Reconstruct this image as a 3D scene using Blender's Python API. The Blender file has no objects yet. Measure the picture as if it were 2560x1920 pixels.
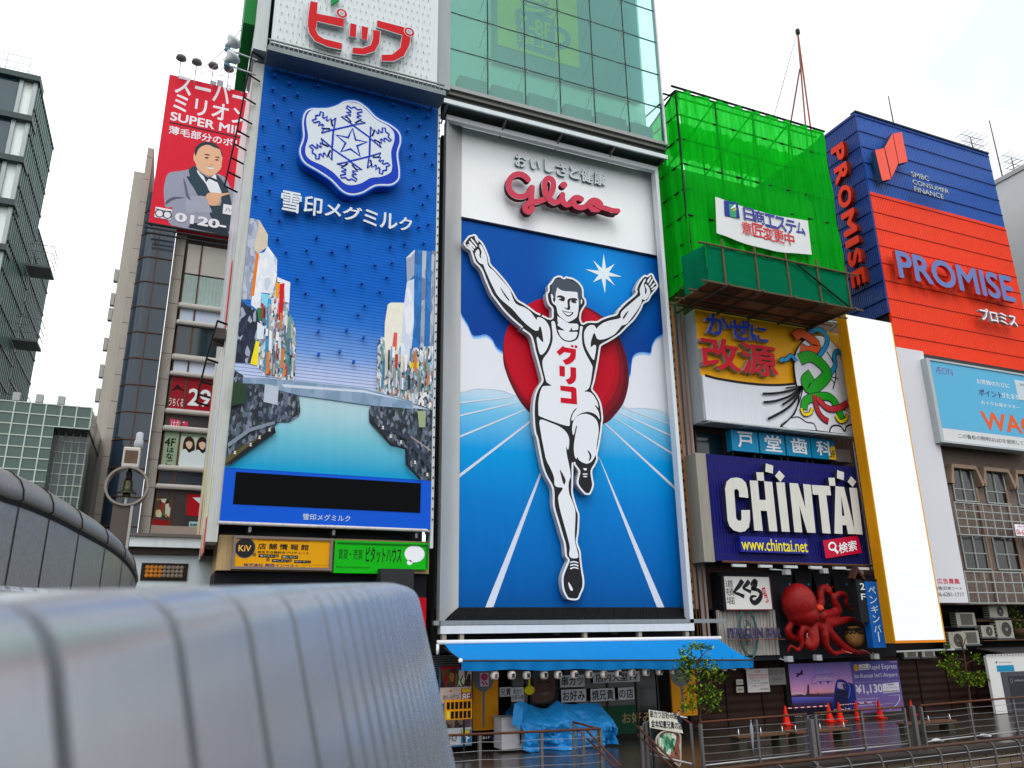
import bpy, bmesh, math, random
from mathutils import Vector, Matrix
from mathutils.geometry import delaunay_2d_cdt
sc = bpy.context.scene
COL = sc.collection
R_ = math.radians
# ------------------------------------------------------------------ camera
CAM = Vector((0, 0, 3.6))
CR = Vector((0.9195258, -0.3928193, -0.0128548))
CU = Vector((-0.1076004, -0.2830629, 0.9530465))
CF = Vector((0.3780138, 0.8749676, 0.3025512))
FPX = 1964.54
cd = bpy.data.cameras.new('camera')
cam = bpy.data.objects.new('camera', cd)
COL.objects.link(cam)
cam.matrix_world = Matrix(((CR.x, CU.x, -CF.x, CAM.x), (CR.y, CU.y, -CF.y, CAM.y), (CR.z, CU.z, -CF.z, CAM.z), (0, 0, 0, 1)))
cd.sensor_fit = 'HORIZONTAL'
cd.sensor_width = 36
cd.lens = FPX / 2560 * 36
cd.clip_start = 0.05
cd.clip_end = 3000
cd.dof.use_dof = True
cd.dof.focus_distance = 27
cd.dof.aperture_fstop = 2.4
sc.camera = cam
# ------------------------------------------------------------------ world and sun (overcast)
SUN_EL, SUN_AZ = 52, 200     # azimuth clockwise from +Y: the sun stands behind the viewer's side of the canal
w = bpy.data.worlds.new('World')
sc.world = w
w.use_nodes = True
wn = w.node_tree
wn.nodes.clear()
wo = wn.nodes.new('ShaderNodeOutputWorld')
wb = wn.nodes.new('ShaderNodeBackground')
sky = wn.nodes.new('ShaderNodeTexSky')
sky.sky_type = 'NISHITA'
sky.sun_disc = False
sky.sun_elevation = R_(SUN_EL)
sky.sun_rotation = R_(SUN_AZ)
sky.air_density = 1.0
sky.dust_density = 6.0
sky.ozone_density = 1.0
hs = wn.nodes.new('ShaderNodeHueSaturation')
hs.inputs['Saturation'].default_value = 0.12
mx = wn.nodes.new('ShaderNodeMix')
mx.data_type = 'RGBA'
mx.inputs[0].default_value = 0.72
tc = wn.nodes.new('ShaderNodeTexCoord')
cn = wn.nodes.new('ShaderNodeTexNoise')
cn.inputs['Scale'].default_value = 1.6
cn.inputs['Detail'].default_value = 5
cr = wn.nodes.new('ShaderNodeValToRGB')
cr.color_ramp.elements[0].position = 0.3
cr.color_ramp.elements[0].color = (8.6, 9.2, 9.8, 1)
cr.color_ramp.elements[1].position = 0.7
cr.color_ramp.elements[1].color = (17.6, 17.9, 18.0, 1)
wn.links.new(tc.outputs['Generated'], cn.inputs['Vector'])
wn.links.new(cn.outputs['Fac'], cr.inputs['Fac'])
wn.links.new(sky.outputs[0], hs.inputs['Color'])
wn.links.new(hs.outputs[0], mx.inputs[6])
wn.links.new(cr.outputs[0], mx.inputs[7])
wn.links.new(mx.outputs[2], wb.inputs['Color'])
wb.inputs['Strength'].default_value = 0.13
wn.links.new(wb.outputs[0], wo.inputs['Surface'])
sl = bpy.data.lights.new('sun', 'SUN')
sl.energy = 0.6
sl.angle = R_(25)
sl.color = (1, 0.975, 0.94)
so = bpy.data.objects.new('sun', sl)
COL.objects.link(so)
_a, _e = R_(SUN_AZ), R_(SUN_EL)
sd = Vector((math.sin(_a) * math.cos(_e), math.cos(_a) * math.cos(_e), math.sin(_e)))
so.rotation_euler = (-sd).to_track_quat('-Z', 'Y').to_euler()
so.location = (0, -40, 90)
sc.view_settings.view_transform = 'Standard'
sc.view_settings.look = 'None'
sc.view_settings.exposure = 0.08
sc.view_settings.gamma = 1
sc.render.engine = 'CYCLES'
sc.cycles.use_denoising = True
sc.cycles.max_bounces = 8
sc.cycles.transparent_max_bounces = 12
sc.cycles.caustics_reflective = False
sc.cycles.caustics_refractive = False
# ------------------------------------------------------------------ helpers
def ray(px, py):
    return CR * ((px - 1280) / FPX) + CU * (-(py - 960) / FPX) + CF
def at(px, py, Y):
    d = ray(px, py)
    return CAM + d * (Y / d.y)
def atz(px, py, z):
    d = ray(px, py)
    return CAM + d * ((z - CAM.z) / d.z)
def zone(ox, oy, s):
    return lambda *v: [(ox + v[i] * s, oy + v[i + 1] * s) for i in range(0, len(v), 2)]
A1 = zone(0, 0, .3858); A2 = zone(0, 640, .3858); A3 = zone(0, 1280, .3858); A4 = zone(540, 0, .3858)
A5 = zone(500, 500, .3858); A6 = zone(500, 1050, .28933); B1 = zone(1060, 0, .3858); B2 = zone(1100, 500, .3858)
B3 = zone(1100, 1050, .33161); B4 = zone(1060, 1540, .22904); B5 = zone(1500, 1540, .2396); B6 = zone(1980, 1440, .28928)
C1 = zone(1640, 60, .44591); C2 = zone(2020, 240, .43408); C3 = zone(1680, 740, .25316); C4 = zone(1700, 1060, .25316)
C5 = zone(1760, 1400, .22604); C6 = zone(2160, 840, .39801); D1 = zone(1350, 670, .084388); D2 = zone(1140, 560, .192926)
D3 = zone(1440, 660, .192926); D4 = zone(1300, 780, .192926); D5 = zone(1260, 400, .135624); D6 = zone(380, 330, .162703)
D7 = zone(720, 220, .229062); E1 = zone(500, 1280, .271248); E2 = zone(0, 1100, .253165); E3 = zone(940, 1440, .289296)
E4 = zone(1960, 1640, .144665); E5 = zone(2300, 1380, .192878); E6 = zone(0, 150, .331858); E7 = zone(1200, 0, .126582)
class Fr:
    """a plane in the world: facade at depth Y (facing the canal) or a wall at X facing left"""
    def __init__(s, Y=None, X=None):
        if X is None:
            s.o, s.u, s.w, s.n = Vector((0, Y, 0)), Vector((1, 0, 0)), Vector((0, 0, 1)), Vector((0, -1, 0))
        else:
            s.o, s.u, s.w, s.n = Vector((X, 0, 0)), Vector((0, -1, 0)), Vector((0, 0, 1)), Vector((-1, 0, 0))
    def px(s, p):
        d = ray(*p)
        t = (s.o - CAM).dot(s.n) / d.dot(s.n)
        q = CAM + d * t - s.o
        return (q.dot(s.u), q.dot(s.w))
    def pt(s, a, b, out=0):
        return s.o + s.u * a + s.w * b + s.n * out
    def rect(s, bl, tr):
        a0, b0 = s.px(bl); a1, b1 = s.px(tr)
        return (a0, a1, b0, b1)
def smooth(pts, n=4, closed=True):
    out = []
    m = len(pts)
    rng = range(m) if closed else range(m - 1)
    for i in rng:
        if closed:
            p0, p1, p2, p3 = pts[i - 1], pts[i], pts[(i + 1) % m], pts[(i + 2) % m]
        else:
            p0, p1, p2, p3 = pts[max(i - 1, 0)], pts[i], pts[i + 1], pts[min(i + 2, m - 1)]
        for k in range(n):
            t = k / n
            out.append(tuple(0.5 * (2 * b + (c - a) * t + (2 * a - 5 * b + 4 * c - d) * t * t + (3 * b - a - 3 * c + d) * t ** 3)
                             for a, b, c, d in zip(p0, p1, p2, p3)))
    if not closed:
        out.append(tuple(pts[-1]))
    return out
def inset(pts, d):
    m = len(pts)
    area = sum(pts[i - 1][0] * pts[i][1] - pts[i][0] * pts[i - 1][1] for i in range(m))
    sg = 1 if area > 0 else -1
    out = []
    for i in range(m):
        a, b = Vector(pts[i - 1]), Vector(pts[(i + 1) % m])
        t = (b - a)
        t = t.normalized() if t.length > 1e-9 else Vector((1, 0))
        out.append((pts[i][0] - t.y * d * sg, pts[i][1] + t.x * d * sg))
    return out
def lin(c):
    return tuple((x / 255 / 12.92 if x / 255 <= .04045 else ((x / 255 + .055) / 1.055) ** 2.4) for x in c) + (1,)
_text_cache = {}
def text_mesh(s, bold, ls):
    k = (s, bold, ls)
    if k not in _text_cache:
        cu = bpy.data.curves.new('txt', 'FONT')
        cu.body = s
        cu.size = 1
        cu.offset = bold
        cu.space_line = ls
        cu.align_x = 'CENTER' if '\n' in s else 'LEFT'
        cu.resolution_u = 4
        ob = bpy.data.objects.new('txt', cu)
        COL.objects.link(ob)
        dg = bpy.context.evaluated_depsgraph_get()
        me = ob.evaluated_get(dg).to_mesh()
        vs = [v.co.copy() for v in me.vertices]
        fs = [tuple(p.vertices) for p in me.polygons]
        ed = {}
        for f in fs:
            for i in range(len(f)):
                a, b = f[i - 1], f[i]
                key = (min(a, b), max(a, b))
                ed[key] = ed.get(key, 0) + 1 if key in ed else 1
        bnd = [k_ for k_, c in ed.items() if c == 1]
        ob.evaluated_get(dg).to_mesh_clear()
        bpy.data.objects.remove(ob)
        bpy.data.curves.remove(cu)
        _text_cache[k] = (vs, fs, bnd)
    return _text_cache[k]
class MB:
    def __init__(s):
        s.v, s.f, s.m, s.mats = [], [], [], []
    def mi(s, mat):
        if mat not in s.mats:
            s.mats.append(mat)
        return s.mats.index(mat)
    def add(s, vs, fs, mat):
        o = len(s.v)
        s.v += [Vector(v) for v in vs]
        k = s.mi(mat)
        for f in fs:
            s.f.append(tuple(i + o for i in f)); s.m.append(k)
        return s
    def box(s, x0, x1, y0, y1, z0, z1, mat):
        vs = [(x, y, z) for z in (z0, z1) for x, y in ((x0, y0), (x1, y0), (x1, y1), (x0, y1))]
        return s.add(vs, [(3, 2, 1, 0), (4, 5, 6, 7), (0, 1, 5, 4), (1, 2, 6, 5), (2, 3, 7, 6), (3, 0, 4, 7)], mat)
    def boxf(s, fr, r, o0, o1, mat):
        a0, a1, b0, b1 = r
        vs = [fr.pt(a, b, o) for b in (b0, b1) for a, o in ((a0, o1), (a1, o1), (a1, o0), (a0, o0))]
        return s.add(vs, [(3, 2, 1, 0), (4, 5, 6, 7), (0, 1, 5, 4), (1, 2, 6, 5), (2, 3, 7, 6), (3, 0, 4, 7)], mat)
    def poly(s, fr, pts, out, mat, t=0, side=None, ab=False):
        q = pts if ab else [fr.px(p) for p in pts]
        n = len(q)
        if n > 8:
            r = delaunay_2d_cdt([Vector(p) for p in q], [], [tuple(range(n))], 1, 1e-6)
            s.add([fr.pt(p.x, p.y, out) for p in r[0]], [tuple(f) for f in r[2]], mat)
        else:
            s.add([fr.pt(a, b, out) for a, b in q], [tuple(range(n))], mat)
        if t:
            vs = [fr.pt(a, b, out) for a, b in q] + [fr.pt(a, b, out - t) for a, b in q]
            s.add(vs, [(i, (i + 1) % n, n + (i + 1) % n, n + i) for i in range(n)], side or mat)
        return s
    def stroke(s, fr, pts, wd, out, mat, closed=False, t=0, ab=False):
        """flat ribbon of width wd (metres, or a list) along pts on the plane"""
        q = [Vector(p) if ab else Vector(fr.px(p)) for p in pts]
        n = len(q)
        ws = wd if isinstance(wd, (list, tuple)) else [wd] * n
        L, Rr = [], []
        for i in range(n):
            a = q[i - 1] if (i or closed) else q[i]
            b = q[(i + 1) % n] if (i < n - 1 or closed) else q[i]
            tv = (b - a)
            tv = tv.normalized() if tv.length > 1e-9 else Vector((1, 0))
            nv = Vector((-tv.y, tv.x)) * ws[i] / 2
            L.append(q[i] + nv); Rr.append(q[i] - nv)
        m = n if closed else n - 1
        def lay(o):
            return [fr.pt(p.x, p.y, o) for p in L] + [fr.pt(p.x, p.y, o) for p in Rr]
        fs = [(i, (i + 1) % n, n + (i + 1) % n, n + i) for i in range(m)]
        s.add(lay(out), fs, mat)
        if t:
            o = len(s.v)
            s.add(lay(out) + lay(out - t), [(i, (i + 1) % n, 2 * n + (i + 1) % n, 2 * n + i) for i in range(m)] +
                  [(n + i, n + (i + 1) % n, 3 * n + (i + 1) % n, 3 * n + i) for i in range(m)], mat)
        return s
    def disc(s, fr, c, r, out, mat, t=0, n=24, ry=None, ab=False):
        a, b = c if ab else fr.px(c)
        ry = ry or r
        return s.poly(fr, [(a + r * math.cos(k * 2 * math.pi / n), b + ry * math.sin(k * 2 * math.pi / n)) for k in range(n)], out, mat, t, ab=True)
    def text(s, fr, st, bl, tr, out, mat, bold=0.0, depth=0, side=None, ls=1.0, rot=0, ab=False):
        a0, a1, b0, b1 = (bl[0], tr[0], bl[1], tr[1]) if ab else fr.rect(bl, tr)
        vs, fs, bnd = text_mesh(st, min(bold, 0), ls)
        if not vs:
            return s
        if bold > 0:    # heavier weight: the outline laid several times, slightly shifted
            k = bold * .85
            sh = ((0, 0), (k, 0), (-k, 0)) + (((0, k), (0, -k)) if bold > .008 else ()) + (((k * .7, k * .7), (-k * .7, k * .7), (k * .7, -k * .7), (-k * .7, -k * .7)) if bold > .018 else ())
            n0 = len(vs)
            v0, f0, b0_ = vs, fs, bnd
            vs, fs, bnd, lift = [], [], [], []
            for i, (dx, dy) in enumerate(sh):
                vs += [Vector((v.x + dx, v.y + dy, i * .0004)) for v in v0]
                fs += [tuple(a + i * n0 for a in f) for f in f0]
                bnd += [(a + i * n0, b + i * n0) for a, b in b0_]
        if rot == -90:
            vs = [Vector((v.y, -v.x, v.z)) for v in vs]
        x0 = min(v.x for v in vs); x1 = max(v.x for v in vs); y0 = min(v.y for v in vs); y1 = max(v.y for v in vs)
        def mp(v, o):
            return fr.pt(a0 + (v.x - x0) / max(x1 - x0, 1e-6) * (a1 - a0), b0 + (v.y - y0) / max(y1 - y0, 1e-6) * (b1 - b0), o + (v.z if bold > 0 else 0))
        s.add([mp(v, out) for v in vs], fs, mat)
        if depth:
            n = len(vs)
            s.add([mp(v, out) for v in vs] + [mp(v, out - depth) for v in vs], [(a, b, n + b, n + a) for a, b in bnd], side or mat)
        return s
    def tube(s, pts, r, mat, n=8, closed=False, cap=True):
        pts = [Vector(p) for p in pts]
        m = len(pts)
        rs = r if isinstance(r, (list, tuple)) else [r] * m
        rings = []
        up = None
        for i in range(m):
            a = pts[i - 1] if (i or closed) else pts[i]
            b = pts[(i + 1) % m] if (i < m - 1 or closed) else pts[i]
            t = (b - a)
            t = t.normalized() if t.length > 1e-9 else Vector((0, 0, 1))
            if up is None:
                up = t.orthogonal().normalized()
            up = (up - t * up.dot(t))
            up = up.normalized() if up.length > 1e-6 else t.orthogonal().normalized()
            bi = t.cross(up)
            rings.append([pts[i] + (up * math.cos(k * 2 * math.pi / n) + bi * math.sin(k * 2 * math.pi / n)) * rs[i] for k in range(n)])
        vs = [v for rg in rings for v in rg]
        fs = []
        for i in range(m if closed else m - 1):
            j = (i + 1) % m
            for k in range(n):
                fs.append((i * n + k, i * n + (k + 1) % n, j * n + (k + 1) % n, j * n + k))
        if cap and not closed:
            fs += [tuple(range(n - 1, -1, -1)), tuple((m - 1) * n + k for k in range(n))]
        return s.add(vs, fs, mat)
    def lathe(s, c, prof, mat, n=20, axis='z'):
        c = Vector(c)
        vs, fs = [], []
        m = len(prof)
        for r, h in prof:
            for k in range(n):
                a = k * 2 * math.pi / n
                d = (r * math.cos(a), r * math.sin(a), h) if axis == 'z' else (r * math.cos(a), h, r * math.sin(a))
                vs.append(c + Vector(d))
        for i in range(m - 1):
            for k in range(n):
                fs.append((i * n + k, i * n + (k + 1) % n, (i + 1) * n + (k + 1) % n, (i + 1) * n + k))
        fs += [tuple(range(n - 1, -1, -1)), tuple((m - 1) * n + k for k in range(n))]
        return s.add(vs, fs, mat)
    def ell(s, c, r, mat, n=16, m=10):
        prof = [(max(math.sin(math.pi * i / m), 1e-3), -math.cos(math.pi * i / m)) for i in range(m + 1)]
        t = MB().lathe((0, 0, 0), prof, mat, n)
        return s.add([Vector((v.x * r[0], v.y * r[1], v.z * r[2])) + Vector(c) for v in t.v], t.f, mat)
    def build(s, name, parent=None, sm=False, bevel=0, fixn=True):
        o = bpy.data.objects.new(name, None) if not s.v else None
        base = parent.matrix_world.translation if parent is not None else Vector((0, 0, 0))
        if parent is not None:
            base = wloc(parent)
        me = bpy.data.meshes.new(name)
        me.from_pydata([v - base for v in s.v], [], s.f)
        for m in s.mats:
            me.materials.append(m)
        me.polygons.foreach_set('material_index', s.m)
        if sm:
            me.polygons.foreach_set('use_smooth', [True] * len(me.polygons))
        if fixn:
            bm = bmesh.new(); bm.from_mesh(me)
            bmesh.ops.remove_doubles(bm, verts=bm.verts, dist=1e-5) if sm else None
            bmesh.ops.recalc_face_normals(bm, faces=bm.faces)
            bm.to_mesh(me); bm.free()
        if sm == 'auto':
            me.set_sharp_from_angle(angle=R_(38))
        ob = bpy.data.objects.new(name, me)
        COL.objects.link(ob)
        if parent is not None:
            ob.parent = parent
        if bevel:
            md = ob.modifiers.new('bevel', 'BEVEL'); md.width = bevel; md.segments = 2; md.limit_method = 'ANGLE'
        return ob
def wloc(o):
    p = Vector(o.location)
    while o.parent is not None:
        o = o.parent
        p += Vector(o.location)
    return p
def tag(o, label, cat, group=None, kind=None):
    if label: o['label'] = label
    if cat: o['category'] = cat
    if group: o['group'] = group
    if kind: o['kind'] = kind
    return o
def thing(name, label, cat, loc, group=None):
    o = bpy.data.objects.new(name, None)
    o.empty_display_size = .2
    COL.objects.link(o)
    o.location = loc
    return tag(o, label, cat, group, 'thing')
def dup(root, loc, label, group=None):
    r = root.copy(); COL.objects.link(r); r.location = loc; r['label'] = label
    if group: r['group'] = group
    for ch in [c for c in bpy.data.objects if c.parent is root]:
        c = ch.copy(); COL.objects.link(c); c.parent = r
        for g in [c2 for c2 in bpy.data.objects if c2.parent is ch]:
            d = g.copy(); COL.objects.link(d); d.parent = c
    return r
# ------------------------------------------------------------------ materials
_mc = {}
def M(col, rough=.55, metal=0, var=.05, scale=1.5, dirt=0., spec=.12, bump=0., bscale=20., emit=0., ribs=None, tiles=None):
    """principled with noise-varied base colour; dirt = streaky stains; ribs=(axis, pitch, bump) corrugation; tiles=(w,h,colour)"""
    key = (col, rough, metal, var, scale, dirt, spec, bump, bscale, emit, ribs, tiles)
    if key in _mc:
        return _mc[key]
    m = bpy.data.materials.new('mat_%d_%d_%d' % col)
    m.use_nodes = True
    nt = m.node_tree; N = nt.nodes; L = nt.links
    b = N['Principled BSDF']
    b.inputs['Roughness'].default_value = rough
    b.inputs['Metallic'].default_value = metal
    b.inputs['Specular IOR Level'].default_value = spec
    co = N.new('ShaderNodeTexCoord')
    nz = N.new('ShaderNodeTexNoise'); nz.inputs['Scale'].default_value = scale; nz.inputs['Detail'].default_value = 6
    L.new(co.outputs['Object'], nz.inputs['Vector'])
    c0 = lin(col)
    ra = N.new('ShaderNodeMix'); ra.data_type = 'RGBA'
    ra.inputs[6].default_value = tuple(x * (1 - var) for x in c0[:3]) + (1,)
    ra.inputs[7].default_value = tuple(min(x * (1 + var), .95) for x in c0[:3]) + (1,)
    L.new(nz.outputs['Fac'], ra.inputs[0])
    out = ra.outputs[2]
    if tiles:
        br = N.new('ShaderNodeTexBrick')
        br.offset = .5
        br.inputs['Scale'].default_value = 1
        br.inputs['Brick Width'].default_value = tiles[0]; br.inputs['Row Height'].default_value = tiles[1]
        br.inputs['Mortar Size'].default_value = min(tiles[:2]) * .06
        br.inputs['Color1'].default_value = c0
        br.inputs['Color2'].default_value = tuple(x * .78 for x in c0[:3]) + (1,)
        br.inputs['Mortar'].default_value = lin(tiles[2])
        mp = N.new('ShaderNodeMapping'); mp.inputs['Rotation'].default_value = (R_(90), 0, 0)
        L.new(co.outputs['Object'], mp.inputs['Vector']); L.new(mp.outputs[0], br.inputs['Vector'])
        ml = N.new('ShaderNodeMix'); ml.data_type = 'RGBA'; ml.blend_type = 'MULTIPLY'; ml.inputs[0].default_value = .5
        L.new(br.outputs['Color'], ml.inputs[6]); L.new(out, ml.inputs[7])
        out = br.outputs['Color']
    if dirt:
        mp = N.new('ShaderNodeMapping'); mp.inputs['Scale'].default_value = (3.2, 3.2, .22)
        L.new(co.outputs['Object'], mp.inputs['Vector'])
        n2 = N.new('ShaderNodeTexNoise'); n2.inputs['Scale'].default_value = 2.2; n2.inputs['Detail'].default_value = 8; n2.inputs['Roughness'].default_value = .65
        L.new(mp.outputs[0], n2.inputs['Vector'])
        rp = N.new('ShaderNodeValToRGB')
        rp.color_ramp.elements[0].position = .48; rp.color_ramp.elements[0].color = (0, 0, 0, 1)
        rp.color_ramp.elements[1].position = .78; rp.color_ramp.elements[1].color = (dirt,) * 3 + (1,)
        L.new(n2.outputs['Fac'], rp.inputs['Fac'])
        m2 = N.new('ShaderNodeMix'); m2.data_type = 'RGBA'
        m2.inputs[7].default_value = tuple(x * .28 for x in c0[:3]) + (1,)
        L.new(rp.outputs['Color'], m2.inputs[0]); L.new(out, m2.inputs[6])
        out = m2.outputs[2]
    if ribs:
        sp = N.new('ShaderNodeSeparateXYZ'); L.new(co.outputs['Object'], sp.inputs[0])
        mm = N.new('ShaderNodeMath'); mm.operation = 'MULTIPLY'; mm.inputs[1].default_value = 2 * math.pi / ribs[1]
        L.new(sp.outputs['XYZ'.index(ribs[0])], mm.inputs[0])
        sn = N.new('ShaderNodeMath'); sn.operation = 'SINE'; L.new(mm.outputs[0], sn.inputs[0])
        bp = N.new('ShaderNodeBump'); bp.inputs['Strength'].default_value = ribs[2]; bp.inputs['Distance'].default_value = ribs[1] * .25
        L.new(sn.outputs[0], bp.inputs['Height']); L.new(bp.outputs[0], b.inputs['Normal'])
    elif bump:
        n3 = N.new('ShaderNodeTexNoise'); n3.inputs['Scale'].default_value = bscale; n3.inputs['Detail'].default_value = 6
        L.new(co.outputs['Object'], n3.inputs['Vector'])
        bp = N.new('ShaderNodeBump'); bp.inputs['Strength'].default_value = bump; bp.inputs['Distance'].default_value = .05
        L.new(n3.outputs['Fac'], bp.inputs['Height']); L.new(bp.outputs[0], b.inputs['Normal'])
    L.new(out, b.inputs['Base Color'])
    if emit:
        b.inputs['Emission Color'].default_value = c0
        b.inputs['Emission Strength'].default_value = emit
    _mc[key] = m
    return m
def ramp_mat(stops, zmax, rough=.45, lines=0, glow=None, spec=.08, axis=2):
    """printed artwork: colours by height over the sign's own base (object Z); lines = pitch of the louvre gaps"""
    m = bpy.data.materials.new('printed_art'); m.use_nodes = True
    N = m.node_tree.nodes; L = m.node_tree.links
    b = N['Principled BSDF']; b.inputs['Roughness'].default_value = rough; b.inputs['Specular IOR Level'].default_value = spec
    co = N.new('ShaderNodeTexCoord'); sp = N.new('ShaderNodeSeparateXYZ'); L.new(co.outputs['Object'], sp.inputs[0])
    mm = N.new('ShaderNodeMath'); mm.operation = 'DIVIDE'; mm.inputs[1].default_value = zmax; L.new(sp.outputs[axis], mm.inputs[0])
    rp = N.new('ShaderNodeValToRGB'); el = rp.color_ramp.elements
    while len(el) < len(stops):
        el.new(.5)
    for e, (p, c) in zip(el, sorted(stops)):
        e.position = p; e.color = lin(c)
    L.new(mm.outputs[0], rp.inputs['Fac'])
    nz = N.new('ShaderNodeTexNoise'); nz.inputs['Scale'].default_value = .9; nz.inputs['Detail'].default_value = 8
    mpp = N.new('ShaderNodeMapping'); mpp.inputs['Scale'].default_value = (6, 6, .5)
    L.new(co.outputs['Object'], mpp.inputs[0]); L.new(mpp.outputs[0], nz.inputs['Vector'])
    v = N.new('ShaderNodeMix'); v.data_type = 'RGBA'; v.blend_type = 'MULTIPLY'; v.inputs[0].default_value = .16
    L.new(rp.outputs[0], v.inputs[6]); L.new(nz.outputs['Fac'], v.inputs[7])
    out = v.outputs[2]
    if glow:
        (gx, gz), gr, gc = glow
        cb = N.new('ShaderNodeCombineXYZ'); L.new(sp.outputs[0], cb.inputs[0]); L.new(sp.outputs[2], cb.inputs[2])
        ds = N.new('ShaderNodeVectorMath'); ds.operation = 'DISTANCE'; ds.inputs[1].default_value = (gx, 0, gz); L.new(cb.outputs[0], ds.inputs[0])
        mr = N.new('ShaderNodeMapRange'); mr.interpolation_type = 'SMOOTHSTEP'
        mr.inputs['From Min'].default_value = 0; mr.inputs['From Max'].default_value = gr; mr.inputs['To Min'].default_value = 1; mr.inputs['To Max'].default_value = 0
        L.new(ds.outputs['Value'], mr.inputs[0])
        g = N.new('ShaderNodeMix'); g.data_type = 'RGBA'; g.inputs[7].default_value = lin(gc)
        L.new(mr.outputs[0], g.inputs[0]); L.new(out, g.inputs[6]); out = g.outputs[2]
    if lines:
        m1 = N.new('ShaderNodeMath'); m1.operation = 'FRACT'; m0 = N.new('ShaderNodeMath'); m0.operation = 'DIVIDE'; m0.inputs[1].default_value = lines
        L.new(sp.outputs[2], m0.inputs[0]); L.new(m0.outputs[0], m1.inputs[0])
        gt = N.new('ShaderNodeMath'); gt.operation = 'LESS_THAN'; gt.inputs[1].default_value = .22; L.new(m1.outputs[0], gt.inputs[0])
        g2 = N.new('ShaderNodeMath'); g2.operation = 'MULTIPLY'; g2.inputs[1].default_value = .6; L.new(gt.outputs[0], g2.inputs[0])
        l = N.new('ShaderNodeMix'); l.data_type = 'RGBA'; l.inputs[7].default_value = lin((8, 40, 140))
        L.new(g2.outputs[0], l.inputs[0]); L.new(out, l.inputs[6]); out = l.outputs[2]
    L.new(out, b.inputs['Base Color'])
    return m
def mosaic(cols, cell, rough=.5):
    """printed mosaic of flat colour cells"""
    m = bpy.data.materials.new('mosaic_print'); m.use_nodes = True
    N = m.node_tree.nodes; L = m.node_tree.links
    b = N['Principled BSDF']; b.inputs['Roughness'].default_value = rough; b.inputs['Specular IOR Level'].default_value = .2
    co = N.new('ShaderNodeTexCoord'); mp = N.new('ShaderNodeMapping'); mp.inputs['Scale'].default_value = (1, 1, .45); L.new(co.outputs['Object'], mp.inputs[0])
    vo = N.new('ShaderNodeTexVoronoi'); vo.inputs['Scale'].default_value = 1 / cell; L.new(mp.outputs[0], vo.inputs['Vector'])
    sp = N.new('ShaderNodeSeparateColor'); L.new(vo.outputs['Color'], sp.inputs[0])
    rp = N.new('ShaderNodeValToRGB'); rp.color_ramp.interpolation = 'CONSTANT'; el = rp.color_ramp.elements
    while len(el) < len(cols):
        el.new(.5)
    for i, (e, c) in enumerate(zip(el, cols)):
        e.position = i / len(cols); e.color = lin(c)
    L.new(sp.outputs[0], rp.inputs['Fac']); L.new(rp.outputs[0], b.inputs['Base Color'])
    return m
def glass_mat(tint, refl=.12, rough=.02):
    m = bpy.data.materials.new('clear_glass'); m.use_nodes = True
    N = m.node_tree.nodes; L = m.node_tree.links
    o = N['Material Output']; N.remove(N['Principled BSDF'])
    t = N.new('ShaderNodeBsdfTransparent'); t.inputs[0].default_value = lin(tint)
    g = N.new('ShaderNodeBsdfGlossy'); g.inputs['Roughness'].default_value = rough; g.inputs[0].default_value = lin(tint)
    lw = N.new('ShaderNodeFresnel'); lw.inputs['IOR'].default_value = 1.5
    ad = N.new('ShaderNodeMath'); ad.operation = 'ADD'; ad.inputs[1].default_value = refl - .04; ad.use_clamp = True; L.new(lw.outputs[0], ad.inputs[0])
    mx_ = N.new('ShaderNodeMixShader'); L.new(ad.outputs[0], mx_.inputs[0]); L.new(t.outputs[0], mx_.inputs[1]); L.new(g.outputs[0], mx_.inputs[2])
    L.new(mx_.outputs[0], o.inputs['Surface'])
    return m
def net_mat(col, opacity, trans=.5, fold=0.):
    """woven netting: part clear, part translucent cloth"""
    m = bpy.data.materials.new('netting'); m.use_nodes = True
    N = m.node_tree.nodes; L = m.node_tree.links
    o = N['Material Output']; N.remove(N['Principled BSDF'])
    co = N.new('ShaderNodeTexCoord'); mp = N.new('ShaderNodeMapping'); mp.inputs['Scale'].default_value = (5, 5, .25); L.new(co.outputs['Object'], mp.inputs[0])
    nz = N.new('ShaderNodeTexNoise'); nz.inputs['Scale'].default_value = 1.3; nz.inputs['Detail'].default_value = 6; L.new(mp.outputs[0], nz.inputs['Vector'])
    rp = N.new('ShaderNodeMapRange'); rp.inputs['From Min'].default_value = .3; rp.inputs['From Max'].default_value = .7
    rp.inputs['To Min'].default_value = opacity - fold; rp.inputs['To Max'].default_value = min(opacity + fold, 1); L.new(nz.outputs['Fac'], rp.inputs[0])
    d = N.new('ShaderNodeBsdfDiffuse'); d.inputs[0].default_value = lin(col)
    tl = N.new('ShaderNodeBsdfTranslucent'); tl.inputs[0].default_value = lin(col)
    a = N.new('ShaderNodeMixShader'); a.inputs[0].default_value = trans; L.new(d.outputs[0], a.inputs[1]); L.new(tl.outputs[0], a.inputs[2])
    t = N.new('ShaderNodeBsdfTransparent'); t.inputs[0].default_value = lin(tuple(min(255, c + 60) for c in col))
    x = N.new('ShaderNodeMixShader'); L.new(rp.outputs[0], x.inputs[0]); L.new(t.outputs[0], x.inputs[1]); L.new(a.outputs[0], x.inputs[2])
    L.new(x.outputs[0], o.inputs['Surface'])
    return m
WHITE = M((232, 232, 236), .5, var=.03)
INK = M((30, 30, 34), .6, var=.05)
RED = M((200, 0, 35), .5)
BLACK = M((14, 14, 16), .6)
STEEL = M((120, 120, 122), .4, .6, dirt=.3)
PALESTEEL = M((190, 196, 198), .45, .2, dirt=.25)
DARKSTEEL = M((40, 42, 46), .5, .3)
GLASSDK = M((22, 30, 36), .06, 0, spec=.6)
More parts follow.
